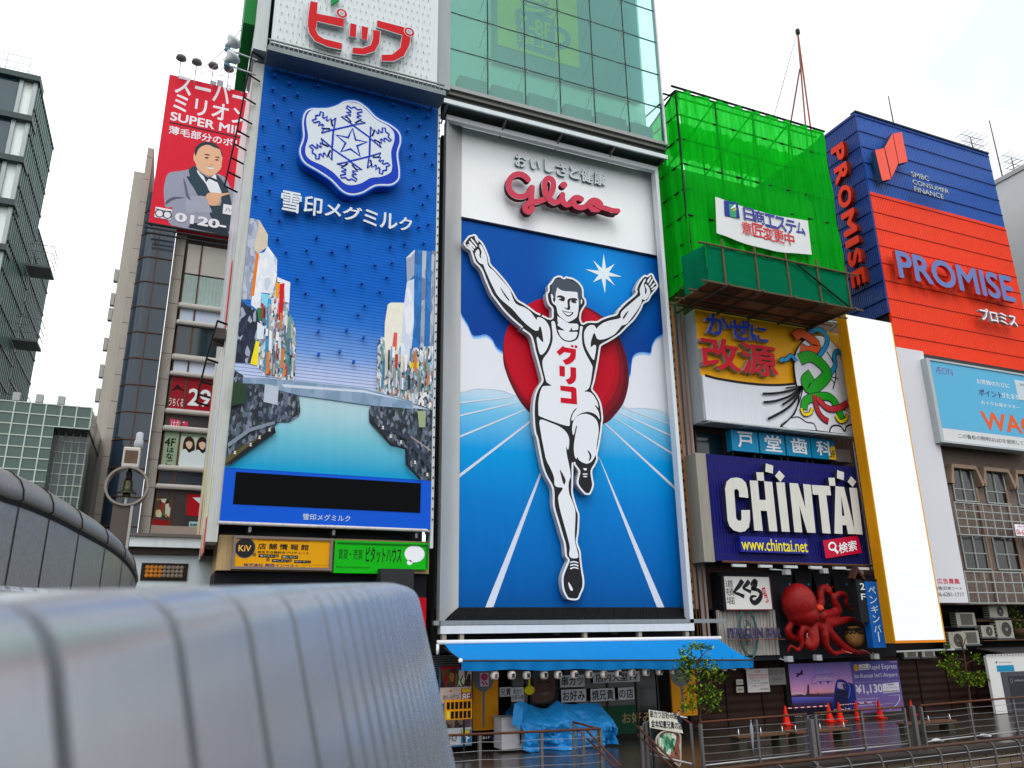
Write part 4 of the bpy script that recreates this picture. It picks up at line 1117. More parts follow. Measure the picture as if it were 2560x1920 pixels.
# flood lamps on arms at the top left
def arm_lamp(p_lamp, p_wall, label):
    Yl = 24.3
    c_ = at(*p_lamp, Yl); w_ = at(*p_wall, Yl + .4)
    t = thing('floodlight', label, 'floodlight', c_, 'floodlights on long arms')
    MB().tube([c_ + Vector((.02, 0, -.25)), w_], .035, PALESTEEL, 6).build('arm', t)
    b = MB()
    b.tube([c_ + Vector((-.1, .05, -.2)), c_ + Vector((.02, 0, -.28))], [.1, .08], M((90, 130, 150), .5), 8)
    b.tube([c_ + Vector((-.12, .0, -.15)), c_ + Vector((0, 0, -.02)), c_ + Vector((.08, 0, .08)), c_ + Vector((.13, 0, .16))], [.07, .12, .24, .27], PALESTEEL, 14)
    b.build('lamp_head', t, sm=True)
arm_lamp(A1(1490, 285)[0], A1(1665, 390)[0], 'upper of two bell-shaped floodlights on arms beside the white rooftop sign')
arm_lamp(A1(1485, 385)[0], A1(1660, 485)[0], 'lower of two bell-shaped floodlights on arms beside the blue billboard corner')
def side_ladder(pts, w_, n, label, Y):
    a_ = [at(*p, Y) for p in pts]
    t = thing('wall_ladder', label, 'ladder', a_[0])
    off = Vector((w_, .25, 0))
    MB().tube(a_, .03, BLACK, 6).build('rail', t)
    b = MB()
    for k in range(n):
        f = k / (n - 1) * (len(a_) - 1); i = min(int(f), len(a_) - 2)
        q = a_[i].lerp(a_[i + 1], f - i)
        b.tube([q, q + off], .035, BLACK, 6)
    b.build('rungs', t)
side_ladder(A1(1635, 335, 1560, 730, 1510, 960, 1455, 1205), .42, 9, 'thin black ladder frame hanging by the red hair advert', 24.6)
side_ladder(A2(1410, 420, 1350, 620, 1290, 860, 1275, 950), .35, 6, 'short black ladder frame low on the side wall by the red windows', 24.8)

# ================================================================== BEIGE BUILDING WITH THE RED ADVERT
YB = 50
FBe = Fr(YB)
bx = lambda zx, zy: FBe.px(A2(zx, zy)[0])[0]
bz_ = lambda zy, zx=1250: FBe.px(A2(zx, zy)[0])[1]
stone = M((176, 168, 158), .75, var=.1, dirt=.25, tiles=None)
stonel = M((190, 184, 176), .75, var=.08)
be = thing('beige_building', 'tall beige stone building with a dark glass stair tower', 'building', (bx(760, 600), YB, 0))
xl0, xg0, xg1, xc1, xr1 = bx(755, 700) , bx(800, 700), bx(1035, 700), bx(1105, 700), 4.5
ztop = FBe.px(A1(1000, 980)[0])[1]
b = MB()
b.box(xl0, xg0, YB - .3, YB + 14, 0, ztop, stone)
b.box(xg1, xc1, YB - .3, YB + 14, 0, ztop + 1, stone)
b.box(xl0 - .7, xl0 - .001, YB + .9, YB + 13, 0, ztop - 1.2, M((182, 176, 166), .75, dirt=.2))
b.box(xc1 + .001, xr1, YB + .5, YB + 14, 0, ztop + 1, M((120, 112, 104), .8))
b.build('stone_wall', be)
b = MB()
mor = M((70, 62, 56), .8)
for i in range(22):
    z = 2 + i * 1.65
    b.box(xl0 - .004, xg0 - .02, YB - .304, YB - .29, z, z + .03, mor); b.box(xg1 + .02, xc1 + .004, YB - .304, YB - .29, z, z + .03, mor)
b.build('stone_joints', be)
b = MB()
n = 10
for i in range(n):
    t0, t1 = i / n, (i + 1) / n
    fy = lambda t: YB - .35 - .7 * min(t / .3, 1) ** .5
    b.add([(xg0 + (xg1 - xg0) * t0, fy(t0), 0), (xg0 + (xg1 - xg0) * t1, fy(t1), 0), (xg0 + (xg1 - xg0) * t1, fy(t1), ztop - 3.4), (xg0 + (xg1 - xg0) * t0, fy(t0), ztop - 3.4)], [(0, 1, 2, 3)], M((44, 58, 72), .12, spec=.5, var=.2, scale=.25))
b.build('stair_tower_glass', be, sm=True)
b = MB()
br_ = M((92, 66, 50), .5)
zz = bz_(1400, 900)
pitch = (bz_(180, 980) - bz_(1215, 850)) / 6.2
zk = bz_(1215, 850) - 3 * pitch
while zk < ztop - 3.4:
    pts = [(xg0 + (xg1 - xg0) * i / n, YB - .38 - .7 * min(i / n / .3, 1) ** .5, zk) for i in range(n + 1)]
    b.tube(pts, .04, br_, 5)
    zk += pitch
b.box(xg0 + (xg1 - xg0) * .52, xg0 + (xg1 - xg0) * .545, YB - 1.12, YB - 1.06, 0, ztop - 3.4, br_)
b.build('stair_tower_mullions', be)
# window bays
yb = YB - .35
wgl = M((40, 54, 60), .06, spec=.6)
def bay(z0, z1, kind):
    x0_, x1_ = xc1 + .12, xr1
    if kind == 'ledge':
        MB().box(x0_ - .1, x1_, yb - .28, YB + .4, z0, z1, stonel).build('ledge', be, bevel=.12)
        return
    w_ = MB().box(x0_, x1_, yb, yb + .1, z0, z1, kind)
    o_ = w_.build('window', be)
    f = MB()
    for x_ in (x0_ + (bx(1290, 300) - bx(1190, 300)),):
        f.box(x_ - .05, x_ + .05, yb - .05, yb + .05, z0, z1, br_)
    f.box(x0_, x0_ + .06, yb - .04, yb + .05, z0, z1, br_)
    ch = f.build('window_frame', o_)
curt = M((164, 182, 176), .5, var=.18, scale=3, ribs=('X', .22, .5))
gp = M((186, 196, 214), .2, var=.05); lp = M((196, 204, 220), .2, var=.05)
redw = M((150, 18, 34), .3, var=.15, scale=.6)
for za_, zb_, kd in ((-60, 130, stonel), (140, 330, curt), (330, 363, 'ledge'), (363, 440, gp), (440, 472, 'ledge'), (472, 662, wgl), (662, 700, 'ledge'), (700, 772, lp), (772, 803, 'ledge'),
                     (803, 1012, redw), (1012, 1045, 'ledge'), (1045, 1122, M((70, 62, 66), .3, var=.3)), (1122, 1158, 'ledge'), (1158, 1375, M((150, 170, 140), .4, var=.1)), (1375, 1410, 'ledge'),
                     (1410, 1495, M((54, 60, 66), .15, var=.3)), (1495, 1530, 'ledge'), (1530, 1760, M((64, 58, 56), .2, var=.4, scale=2))):
    bay(bz_(zb_), bz_(za_), kd)
MB().box(xc1 + .05, xr1, yb - .1, YB + .4, 0, bz_(1760), M((170, 152, 140), .7)).build('base_wall', be)
Fw = Fr(yb - .012)
b = MB()
b.text(Fw, 'うちくる', A2(1090, 970)[0], A2(1192, 925)[0], 0, M((226, 214, 210), .5), .02)
b.text(Fw, '29', A2(1213, 968)[0], A2(1370, 870)[0], .0, M((226, 232, 230), .5), .03)
b.poly(Fw, A2(1105, 880, 1150, 830, 1200, 880, 1150, 860), 0, M((40, 14, 20), .5))
b.build('red_window_lettering', be)
b = MB()
b.poly(Fw, A2(1100, 1050, 1218, 1075, 1215, 1125, 1105, 1115), .002, M((206, 60, 96), .5))
b.text(Fw, 'はなこ', A2(1105, 1115)[0], A2(1200, 1070)[0], .006, WHITE, .0)
b.build('pink_panel', be)
b = MB()
b.text(Fw, '4F', A2(1065, 1230)[0], A2(1140, 1182)[0], .002, M((20, 34, 26), .5), .02)
b.text(Fw, 'は\nな\nご', A2(1068, 1355)[0], A2(1130, 1240)[0], .002, M((20, 34, 26), .5), .02)
b.build('green_window_lettering', be)
b = MB()
sk_, hr_, shr = M((222, 186, 160), .6), M((52, 30, 24), .6), M((214, 224, 224), .5)
b.poly(Fw, A2(1165, 1165, 1400, 1190, 1400, 1385, 1160, 1375), .001, M((196, 206, 180), .5))
for dx, dy, f in ((0, 0, 1.0), (85, 5, .95)):
    T = lambda *v: A2(*[c * 1 + (dx if i % 2 == 0 else dy) for i, c in enumerate(v)])
    e_ = dx * .0003
    b.poly(Fw, smooth(T(1195, 1190, 1225, 1168, 1255, 1190, 1262, 1250, 1240, 1278, 1210, 1278, 1185, 1250), 3), .004 + e_, hr_)
    b.poly(Fw, smooth(T(1168, 1280, 1200, 1250, 1225, 1275, 1255, 1262, 1285, 1290, 1290, 1375, 1165, 1372), 3), .008 + e_, shr)
    b.poly(Fw, smooth(T(1205, 1205, 1225, 1185, 1245, 1205, 1245, 1232, 1227, 1252, 1208, 1232), 3), .012 + e_, sk_)
    b.poly(Fw, T(1202, 1208, 1214, 1186, 1240, 1186, 1248, 1208, 1225, 1198), .016 + e_, hr_)
b.build('portrait_poster', be)
b = MB()
fz = mosaic([(170, 120, 60), (90, 60, 30), (200, 190, 120), (60, 90, 50), (150, 40, 30), (40, 36, 34), (210, 200, 180)], .18)
b.poly(Fw, A2(1018, 1572, 1118, 1575, 1110, 1700, 1005, 1690), .003, fz)
b.poly(Fw, A3(985, 40, 1115, 60, 1105, 92, 980, 85), .003, M((150, 20, 24), .5))
b.build('food_poster', be); b = MB()
b.poly(Fw, A2(1215, 1540, 1300, 1545, 1310, 1690, 1205, 1680), .003, M((176, 14, 30), .5))
b.poly(Fw, A2(1248, 1565, 1300, 1565, 1300, 1610), .006, WHITE)
b.build('red_poster', be)
b = MB()
rr = Fw.rect(A3(1222, 103)[0], A3(1320, 65)[0])
b.boxf(Fw, rr, -.01, .004, M((170, 206, 206), .5))
b.text(Fw, '営業時間', (rr[0] + .05, rr[2] + .1), (rr[1] - .05, rr[3] - .1), .008, BLACK, .015, ab=True)
b.build('opening_hours_sign', be)
# small boxes on the far edge
b = MB()
for zy in (80, 240, 340, 540, 720, 880, 1060, 1260):
    z = bz_(zy, 720); MB().box(xl0 - .95, xl0 - .72, YB + .9, YB + 1.3, z - .4, z + .4, M((170, 168, 162), .6, var=.15)).build('wall_box', be)
# the red advert
FA = Fr(YB - 1.2)
ar = FA.rect(A1(950, 1440)[0], A1(1110, 484)[0])
ax0 = (FA.px(A1(950, 1440)[0])[0] + FA.px(A1(1110, 484)[0])[0]) / 2
az1 = FA.px(A1(1110, 484)[0])[1]; az0 = FA.px(A1(950, 1440)[0])[1]
ax1 = ax0 + 7.2
ad = thing('red_advert', 'red advert of a smiling man in a grey tuxedo, white lettering', 'billboard', (ax0, YB - 1.2, az0))
MB().boxf(FA, (ax0, ax1, az0, az1), -.6, 0, M((214, 28, 52), .5, var=.03)).build('panel', ad)
b = MB()
aw = M((232, 226, 232), .5)
b.text(FA, 'スーパー', A1(1130, 600)[0], A1(1612, 580)[0], .006, aw, .024)
b.text(FA, 'ミリオン', A1(1118, 712)[0], A1(1612, 712)[0], .006, aw, .024)
b.text(FA, 'SUPER MILLION', A1(1100, 778)[0], A1(1790, 872)[0], .006, aw, .03)
b.text(FA, '薄毛部分のボリュ', A1(1090, 865)[0], A1(1640, 928)[0], .006, aw, .024)
q0, q1 = FA.px(A1(1098, 790)[0]), FA.px(A1(1580, 878)[0])
b.boxf(FA, (q0[0], ax1 - .1, q0[1] - .09, q0[1] + .02), .002, .006, M((70, 30, 46), .5))
b.build('lettering', ad)
b = MB()
def ap(pts, c, o, smth=True):
    q = [FA.px(p) for p in (smooth(pts, 3) if smth else pts)]
    b.poly(FA, [(min(x, ax1 - .01), max(z, az0 + .01)) for x, z in q], o, M(c, .5, var=.06, scale=2), ab=True)
ap(D6(180, 880, 200, 760, 230, 660, 300, 615, 430, 600, 570, 570, 660, 520, 760, 600, 960, 700, 990, 640, 1120, 700, 1200, 840, 1280, 1000, 1280, 1600, 290, 1430, 320, 1170, 215, 1160, 190, 1060), (150, 152, 170), .004)
ap(D6(565, 580, 660, 518, 720, 620, 800, 760, 900, 930, 840, 980, 720, 990, 640, 860, 530, 690, 580, 680), (46, 66, 80), .007)
ap(D6(990, 650, 1060, 720, 1120, 800, 1190, 950, 1230, 1180, 1240, 1500, 1060, 1500, 900, 1300, 880, 1120, 1050, 1130, 1060, 940, 1030, 830, 1000, 760), (50, 64, 76), .007)
ap(D6(690, 580, 800, 680, 900, 700, 970, 650, 1000, 760, 1040, 860, 1060, 950, 900, 930, 830, 800, 720, 660), (226, 228, 232), .009)
ap(D6(720, 620, 800, 690, 830, 770, 880, 720, 990, 770, 1005, 740, 890, 690, 860, 700, 780, 650), (34, 46, 54), .012)
ap(D6(650, 330, 665, 260, 720, 190, 820, 155, 920, 165, 1010, 220, 1070, 310, 1085, 380, 1070, 480, 1060, 560, 980, 640, 890, 675, 790, 640, 700, 560, 665, 470, 640, 430, 640, 350), (226, 176, 140), .015)
ap(D6(655, 330, 665, 250, 730, 180, 830, 150, 930, 165, 1010, 215, 1075, 310, 1085, 390, 1065, 350, 1040, 270, 960, 240, 870, 200, 780, 215, 720, 260, 690, 320, 675, 370), (44, 54, 62), .018)
ap(D6(800, 350, 850, 340, 900, 365, 850, 360), (70, 50, 44), .021); ap(D6(960, 385, 1010, 380, 1050, 400, 1000, 398), (70, 50, 44), .021)
ap(D6(810, 390, 850, 385, 870, 405, 835, 410), (60, 54, 58), .021); ap(D6(965, 425, 1005, 420, 1030, 435, 990, 442), (60, 54, 58), .021)
ap(D6(815, 518, 880, 540, 960, 548, 930, 575, 870, 565), (236, 226, 222), .021); ap(D6(810, 512, 880, 534, 965, 542, 880, 542), (130, 60, 50), .023)
ap(D6(880, 480, 900, 495, 940, 500, 915, 508), (190, 130, 100), .021)
ap(D6(830, 975, 900, 930, 1060, 945, 1180, 935, 1190, 955, 1060, 995, 1050, 1060, 1000, 1130, 880, 1125, 850, 1060), (222, 170, 136), .021)
ap(D6(560, 1000, 820, 990, 880, 1130, 910, 1240, 700, 1240, 540, 1240, 520, 1060), (160, 162, 178), .012)
ap(D6(215, 1070, 320, 1000, 500, 1010, 330, 1040, 220, 1110), (90, 94, 112), .013)
ap(D6(480, 700, 530, 820, 560, 960, 600, 1050, 530, 1000, 500, 850), (96, 100, 116), .013)
ap(D6(590, 1400, 900, 1400, 1100, 1420, 1200, 1600, 560, 1470), (36, 46, 56), .014, False)
b.build('portrait', ad)
b = MB()
rr = FA.rect(D6(35, 1310)[0], D6(310, 1190)[0])
zt_ = FA.px(D6(55, 1150)[0])[1]
b.boxf(FA, (rr[0], rr[1], rr[2], zt_), .024, .03, aw)
fdm = M((70, 76, 84), .5)
for fx in (.28, .75):
    cx_, cz_ = rr[0] + (rr[1] - rr[0]) * fx, rr[2] + (zt_ - rr[2]) * .42
    b.stroke(FA, [(cx_ + .23 * math.cos(a * math.pi / 10), cz_ + .25 * math.sin(a * math.pi / 10)) for a in range(20)], .07, .034, fdm, True, ab=True)
b.stroke(FA, [(rr[0] + .03, zt_ - .15), (rr[0] + (rr[1] - rr[0]) * .5, zt_ - .2), (rr[1] - .03, zt_ - .15)], .07, .038, fdm, ab=True)
b.build('freephone_mark', ad); b = MB()
b.text(FA, '0120-', D6(345, 1372)[0], D6(1150, 1370)[0], .03, aw, .05)
b.build('telephone_lettering', ad); b = MB()
rr = FA.rect(D6(1082, 1255)[0], D6(1330, 1150)[0])
b.boxf(FA, rr, .024, .03, aw)
b.text(FA, 'ハゲ', (rr[0] + .15, rr[2] + .15), (rr[1] - .15, rr[3] - .15), .034, BLACK, .01, ab=True)
b.build('white_tag', ad)
b = MB()
for k2, (yy, zz2) in enumerate(((-.3, -.35), (-1.3, -.5), (-1.3, -.2))):
    b.box(ax0 - .1, ax1, FA.o.y + yy, FA.o.y + yy + .1, az0 + zz2 - .5, az0 + zz2 - .42, DARKSTEEL)
for k2 in range(6):
    x = ax0 + .2 + 1.3 * k2
    b.tube([(x, FA.o.y, az0 - .1), (x + .3, FA.o.y - 1.3, az0 - .75)], .04, DARKSTEEL, 5)
b.build('service_gantry', ad)
for k2, (zx, zy) in enumerate(((1172, 432), (1272, 458), (1378, 480), (1478, 500), (1570, 525))):
    c_ = FA.px(A1(zx, zy)[0]); c_ = Vector((c_[0], FA.o.y - .8, c_[1]))
    if k2 == 0:
        lp_ = thing('spot_lamp', '', 'lamp', c_, 'lamps along the top of the red advert')
        MB().tube([c_ + Vector((0, 0, -1.6)), c_], .03, STEEL, 6).build('stem', lp_)
        MB().lathe(c_ + Vector((0, 0, -.12)), [(.1, 0), (.34, .12), (.3, .3), (.12, .36)], M((110, 112, 116), .5), 12).build('lamp_head', lp_, sm=True)
        lp_['label'] = 'first lamp from the left on top of the red advert'
    else:
        dup(lp_, c_, '%s lamp from the left on top of the red advert' % ('', 'second', 'third', 'fourth', 'fifth')[k2])
b = MB()
for zx, zt2, zb_ in ((1365, 420, 540), (1412, 415, 540)):
    a_ = FA.px(A1(zx - 8, zb_)[0]); c_ = FA.px(A1(zx + 8, zt2)[0])
    b.box(a_[0], a_[0] + .42, YB + .5, YB + .9, a_[1] - 1, c_[1], M((140, 148, 152), .5, dirt=.3))
ch = thing('roof_duct', 'pair of grey metal ducts standing behind the red advert', 'duct', (0, YB + .5, az1)); b.build('duct_pair', ch)

# ================================================================== WHITE CORNER SHOP under the beige building
FW = Fr(28)
r = FW.rect(E2(1365, 1080)[0], E2(2180, 985)[0])
ws_ = thing('white_corner_shop', 'low white shop with a lattice window behind the bridge parapet', 'shop', (r[0], 28, 0))
xs0, xs1 = r[0] - 1.5, SX0 + .35
zs1 = FW.px(E2(2170, 990)[0])[1]; zs0 = FW.px(E2(2170, 1085)[0])[1]; zs00 = FW.px(E2(2170, 1145)[0])[1]
wv = M((204, 212, 214), .5, dirt=.25)
MB().box(xs0, xs1, 27.6, 33, zs0, zs1, wv).build('fascia', ws_)
MB().box(xs0, xs1, 27.8, 33, zs00, zs0 - .002, M((60, 50, 44), .5)).build('dark_band', ws_)
MB().box(xs0, xs1, 28, 33, 0, zs00 - .004, M((196, 206, 210), .55, dirt=.2)).build('wall', ws_)
MB().box(xs0, xs1, 27.5, 33, zs1 + .002, zs1 + .1, M((96, 92, 88), .6)).build('roof_edge', ws_)
r = FW.rect(E2(1380, 1385)[0], E2(1860, 1222)[0])
o = MB().boxf(FW, (r[0], r[1], r[2], r[3]), -.05, .05, M((44, 34, 26), .6)).build('lattice_window', ws_)
b = MB()
am = M((150, 100, 50), .3, var=.5, scale=4)
for i in range(9):
    for j in range(3):
        x = r[0] + .12 + (r[1] - r[0] - .24) * (i + .5) / 9; z = r[2] + .08 + (r[3] - r[2] - .16) * (j + .5) / 3
        b.lathe((x, 27.93, z), [(.02, .02), (.075, .0), (.06, -.03), (.02, -.03)], M((176, 110, 40), .3, var=.4, scale=6) if i < 4 else M((120, 110, 96), .3, var=.3), 10, 'y')
b.build('glass_roundels', o, sm=True)

# ================================================================== FAR LEFT: glass tower and green glass block
YT = 50
FT_ = Fr(YT)
cx0 = (FT_.px((105, 200))[0] + FT_.px((0, 650))[0]) / 2
cx0 = FT_.px((60, 380))[0]
ztw = FT_.px((100, 198))[1]
FX = Fr(X=cx0)
yfar = FX.o.x and (CAM + ray(134, 350) * ((cx0) / ray(134, 350).x)).y
tw_ = thing('glass_tower', 'tall glass tower with dark ledges and a white gridded side', 'building', (cx0, YT, 0))
MB().box(cx0 - 14, cx0 - 3.05, YT + .1, yfar, 0, ztw - .3, M((60, 74, 80), .08, spec=.6, var=.15, scale=.2)).build('core', tw_)
b = MB()
fl = 2.95
zk = ztw; i = 0
while zk > 6:
    b.box(cx0 - 14, cx0 + .16, YT - .35, YT + 1.2, zk - .38, zk, M((74, 84, 84), .5))
    zk -= fl
b.build('floor_ledges', tw_)
b = MB()
for k3, z in enumerate([ztw - fl * j for j in range(1, 14)]):
    b.box(cx0 - 14, cx0 - 1.0, YT - .02, YT + .05, z, z + fl - .39, M((44, 70, 80), .05, spec=.6) if k3 in (0, 1, 2, 6, 9) else M((170, 184, 180), .1, var=.2, scale=.4))
b.build('windows', tw_)
b = MB()
for dx in (-.95, -.2):
    b.box(cx0 + dx, cx0 + dx + .22, YT - .1, YT + .15, 2, ztw - .4, M((160, 168, 168), .4, .2))
b.build('corner_posts', tw_)
yw = (CAM + ray(98, 820) * (cx0 / ray(98, 820).x)).y
zw_ = (CAM + ray(113, 640) * (cx0 / ray(113, 640).x)).z
for nm_, y0_, y1_, zt_, nn in (('side_wall', YT + .1, yfar, ztw - .35, 13), ('rear_wing', yfar + .02, yw, zw_, 12)):
    o = MB().box(cx0 - 3, cx0, y0_, y1_, 0, zt_, M((232, 242, 238), .3, var=.05, spec=.3)).build(nm_, tw_)
    b = MB()
    zk = zt_
    while zk > 4:
        b.box(cx0 + .001, cx0 + .14, y0_, y1_, zk - .13, zk, M((44, 56, 58), .5)); zk -= fl * .62
    for i in range(nn + 1):
        y = y0_ + .15 + (y1_ - y0_ - .3) * i / nn
        b.box(cx0 + .002, cx0 + .1, y - .07, y + .07, 2, zt_, M((96, 120, 118), .4))
    b.build('window_grid', o)
b = MB()
for z in (.5, 1.0, 1.5):
    b.tube([(cx0 - 12, YT + .2, ztw + z), (cx0 - .6, YT + .2, ztw + z), (cx0 - .6, yfar, ztw + z)], .03, M((196, 200, 214), .4), 5)
for i in range(10):
    b.tube([(cx0 - 12 + 1.26 * i, YT + .2, ztw), (cx0 - 12 + 1.26 * i, YT + .2, ztw + 1.5)], .03, M((196, 200, 214), .4), 5)
b.tube([(cx0 - 4.6, YT + .6, ztw - .3), (cx0 - 6.4, YT + .6, ztw + 2.6)], .16, M((110, 120, 150), .5), 6)
b.tube([(cx0 - 8.5, YT + .6, ztw - .3), (cx0 - 7.4, YT + .6, ztw + 5.6)], [.06, .02], M((110, 120, 150), .5), 5)
b.build('roof_railing', tw_)
b = MB()
for j in range(4):
    y = yfar - 1 + j * 0; z = 27 - j * 5.2
    b.box(cx0 + .15, cx0 + 1.6, yfar - 2.2, yfar - .2, z, z + .15, M((110, 116, 118), .5))
    for dz in (.6, 1.1, 1.6):
        b.tube([(cx0 + .2, yfar - 2.2, z + dz), (cx0 + 1.6, yfar - 2.2, z + dz), (cx0 + 1.6, yfar - .2, z + dz)], .03, STEEL, 5)
    b.build('balcony', tw_); b = MB()
YGb = 44
FGb = Fr(YGb)
gx1_ = FGb.px((219, 1100))[0]
gz1_ = FGb.px(A2(595, 985)[0])[1]
gb = thing('green_glass_block', 'low block of green glass squares in a white grid beside the beige building', 'building', (gx1_, YGb, 0))
gg = M((62, 88, 80), .08, spec=.6, var=.25, scale=.35)
MB().box(gx1_ - 14, gx1_ - 1.55, YGb, YGb + 10, 0, gz1_, gg).box(gx1_ - 1.548, gx1_, YGb, YGb + 10, gz1_ - 1.1, gz1_, gg).box(gx1_ - 1.548, gx1_ - .05, YGb + .9, YGb + 10, 0, gz1_ - 1.102, M((44, 66, 62), .1, spec=.6, var=.2)).build('glass_wall', gb)
b = MB()
gw = M((196, 206, 198), .5)
sx_ = .68
for i in range(21):
    x = gx1_ - i * sx_
    z0_ = 0 if i > 2 else gz1_ - 1.1
    b.box(x - .03, x + .03, YGb - .06, YGb - .002, z0_, gz1_, gw)
for j in range(18):
    z = gz1_ - j * .56
    xe_ = gx1_ if j < 3 else gx1_ - 2 * sx_ - .19
    b.box(gx1_ - 14, xe_, YGb - .05, YGb - .004, z - .025, z + .025, gw)
for i in range(5):
    x = gx1_ - .1 - i * .33
    b.box(x - .03, x + .03, YGb + .85, YGb + .899, 0, gz1_ - 1.1, M((150, 166, 158), .5))
for j in range(16):
    z = gz1_ - 1.1 - j * .56
    b.box(gx1_ - 1.5, gx1_ - .05, YGb + .84, YGb + .895, z - .02, z + .02, gw)
b.build('white_grid', gb)
b = MB()
for zx in (85, 240, 385):
    p = FGb.px(A2(zx, 940)[0]); b.box(p[0] - .16, p[0] + .16, YGb + .5, YGb + .8, gz1_ + .2, gz1_ + .62, M((170, 174, 176), .5)); b.tube([(p[0], YGb + .65, gz1_), (p[0], YGb + .65, gz1_ + .2)], .04, DARKSTEEL, 5)
b.build('roof_lamps', gb)
# overhead wires
b = MB()
for k4 in range(5):
    a_, c_ = at(*A1(1170 + 60 * k4, 470)[0], 49), at(*A1(1700, 10 + 55 * k4)[0], 30)
    b.tube([a_.lerp(c_, t / 8) - Vector((0, 0, 1.2 * math.sin(math.pi * t / 8))) for t in range(9)], .018, M((150, 154, 160), .5), 4)
wt = thing('stay_wires', 'thin pale stay wires from the red advert roof up to the white rooftop sign', 'wires', at(*A1(1170, 470)[0], 49)); b.build('wire_bundle', wt)
# ================================================================== RIGHT-HAND BUILDING carrying many signs
nb_ = thing('sign_covered_building', 'narrow dark building covered in shop signs, right of the running man billboard', 'building', (18.9, 26.4, 0))
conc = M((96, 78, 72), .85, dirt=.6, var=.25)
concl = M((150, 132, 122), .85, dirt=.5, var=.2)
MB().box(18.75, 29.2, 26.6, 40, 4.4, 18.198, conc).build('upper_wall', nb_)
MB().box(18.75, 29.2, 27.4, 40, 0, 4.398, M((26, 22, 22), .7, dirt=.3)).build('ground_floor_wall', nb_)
MB().box(18.5, 19.35, 26.0, 26.598, 3.3, 17.2, concl).build('corner_pier', nb_)
b = MB()
for x, r_, c_ in ((18.42, .07, (120, 140, 146)), (18.66, .03, (176, 110, 40)), (18.85, .04, (70, 66, 66)), (19.1, .035, (110, 96, 88))):
    b.tube([(x, 25.85, 3.4), (x, 25.85, 17.0)], r_, M(c_, .5, dirt=.3), 8)
b.build('drain_pipes', nb_, sm=True)
b = MB()
for i in range(34):
    z = 3.8 + i * .39
    b.box(18.5, 18.56, 25.78, 25.9, z, z + .12, DARKSTEEL)
b.build('pipe_clips', nb_)
b = MB()
for (x0_, x1_, z0_, z1_) in ((19.8, 21.2, 10.3, 11.6), (21.6, 27.3, 10.0, 11.4)):
    b.box(x0_, x1_, 26.52, 26.6, z0_, z1_, M((20, 44, 52), .1, spec=.5))
    for i in range(int((x1_ - x0_) / .8)):
        b.box(x0_ + .8 * i, x0_ + .8 * i + .06, 26.48, 26.52, z0_, z1_, M((90, 80, 74), .6))
b.build('window', nb_)
# ---------------- wind sign (yellow and white)
YK = 25.3
FK2 = Fr(YK)
tlk, trk, brk, blk = FK2.px(C3(200, 122)[0]), FK2.px(C3(1610, 370)[0]), FK2.px(C3(1805, 1388)[0]), FK2.px(C3(352, 1235)[0])
kx0, kx1 = (tlk[0] + blk[0]) / 2, (trk[0] + brk[0]) / 2 + .06
kz1, kz0 = (tlk[1] + trk[1]) / 2, (blk[1] + brk[1]) / 2
kg = thing('wind_medicine_sign', 'yellow and white signboard with blue kana, two large red characters and wind lines', 'sign', (kx0, YK, kz0))
zw = FK2.px(C3(310, 790)[0])[1]
yel = M((226, 158, 0), .45, var=.06, dirt=.12)
whp = M((212, 214, 222), .45, var=.03, dirt=.15)
b = MB()
b.boxf(FK2, (kx0, kx1, zw - 1.2, kz1), -.8, 0, yel)
b.build('yellow_panel', kg)
MB().box(kx0 - .02, kx0 - .001, YK + .02, YK + .8, kz0 + .02, kz1 - .01, M((176, 184, 190), .5, dirt=.3)).build('side_panel', kg)
b = MB()
q = [FK2.px(p) for p in smooth(C3(310, 790, 420, 820, 560, 845, 720, 868, 900, 884, 1060, 885, 1200, 872), 4, False)]
q[0] = (kx0 - .0, q[0][1])
lowp = [(kx1, q[-1][1] + .2), (kx1, kz0), (kx0, kz0)]
b.poly(FK2, q + lowp, .10, whp, t=.9, ab=True)
b.stroke(FK2, [FK2.px(p) for p in smooth(C3(310, 790, 420, 820, 560, 845, 720, 868, 900, 884, 1060, 885, 1200, 872), 4, False)], .11, .108, INK, ab=True)
b.build('white_panel', kg)
b = MB()
bag = smooth(C3(1200, 870, 1180, 700, 1200, 560, 1290, 440, 1420, 400, 1530, 440, 1620, 530, 1680, 640, 1715, 780, 1735, 930, 1720, 1010, 1690, 1060, 1640, 1110, 1740, 1170, 1790, 1290, 1803, 1385, 1410, 1340, 1050, 1302, 1180, 1180, 1230, 1000), 3)
b.poly(FK2, bag, .16, INK, t=.06)
b.poly(FK2, inset(bag, 1.4), .166, whp)
b.build('white_wind_bag', kg)
b = MB()
for pts, w0 in ((C3(1250, 905, 1200, 905, 1150, 912, 1095, 920), .07), (C3(1252, 905, 1140, 945, 1000, 970, 868, 975), .1), (C3(1255, 905, 1150, 990, 1000, 1045, 875, 1060), .1),
                (C3(1258, 905, 1200, 980, 1140, 1035, 1060, 1085), .1), (C3(1262, 905, 1180, 1050, 1080, 1140, 920, 1225), .11), (C3(1268, 905, 1230, 1050, 1160, 1190, 1040, 1308), .06),
                (C3(1400, 1340, 1370, 1270, 1300, 1255, 1220, 1205, 1140, 1215), .05), (C3(1525, 1350, 1545, 1300, 1590, 1285, 1640, 1300, 1675, 1345, 1690, 1300, 1740, 1280, 1780, 1300), .07),
                (C3(1530, 810, 1590, 820, 1615, 835), .05), (C3(1540, 830, 1580, 880), .05), (C3(1500, 560, 1560, 660, 1590, 790, 1560, 930), .06)):
    pp_ = smooth(pts, 4, False)
    b.stroke(FK2, pp_, w0, .18, INK)
b.build('wind_lines', kg)
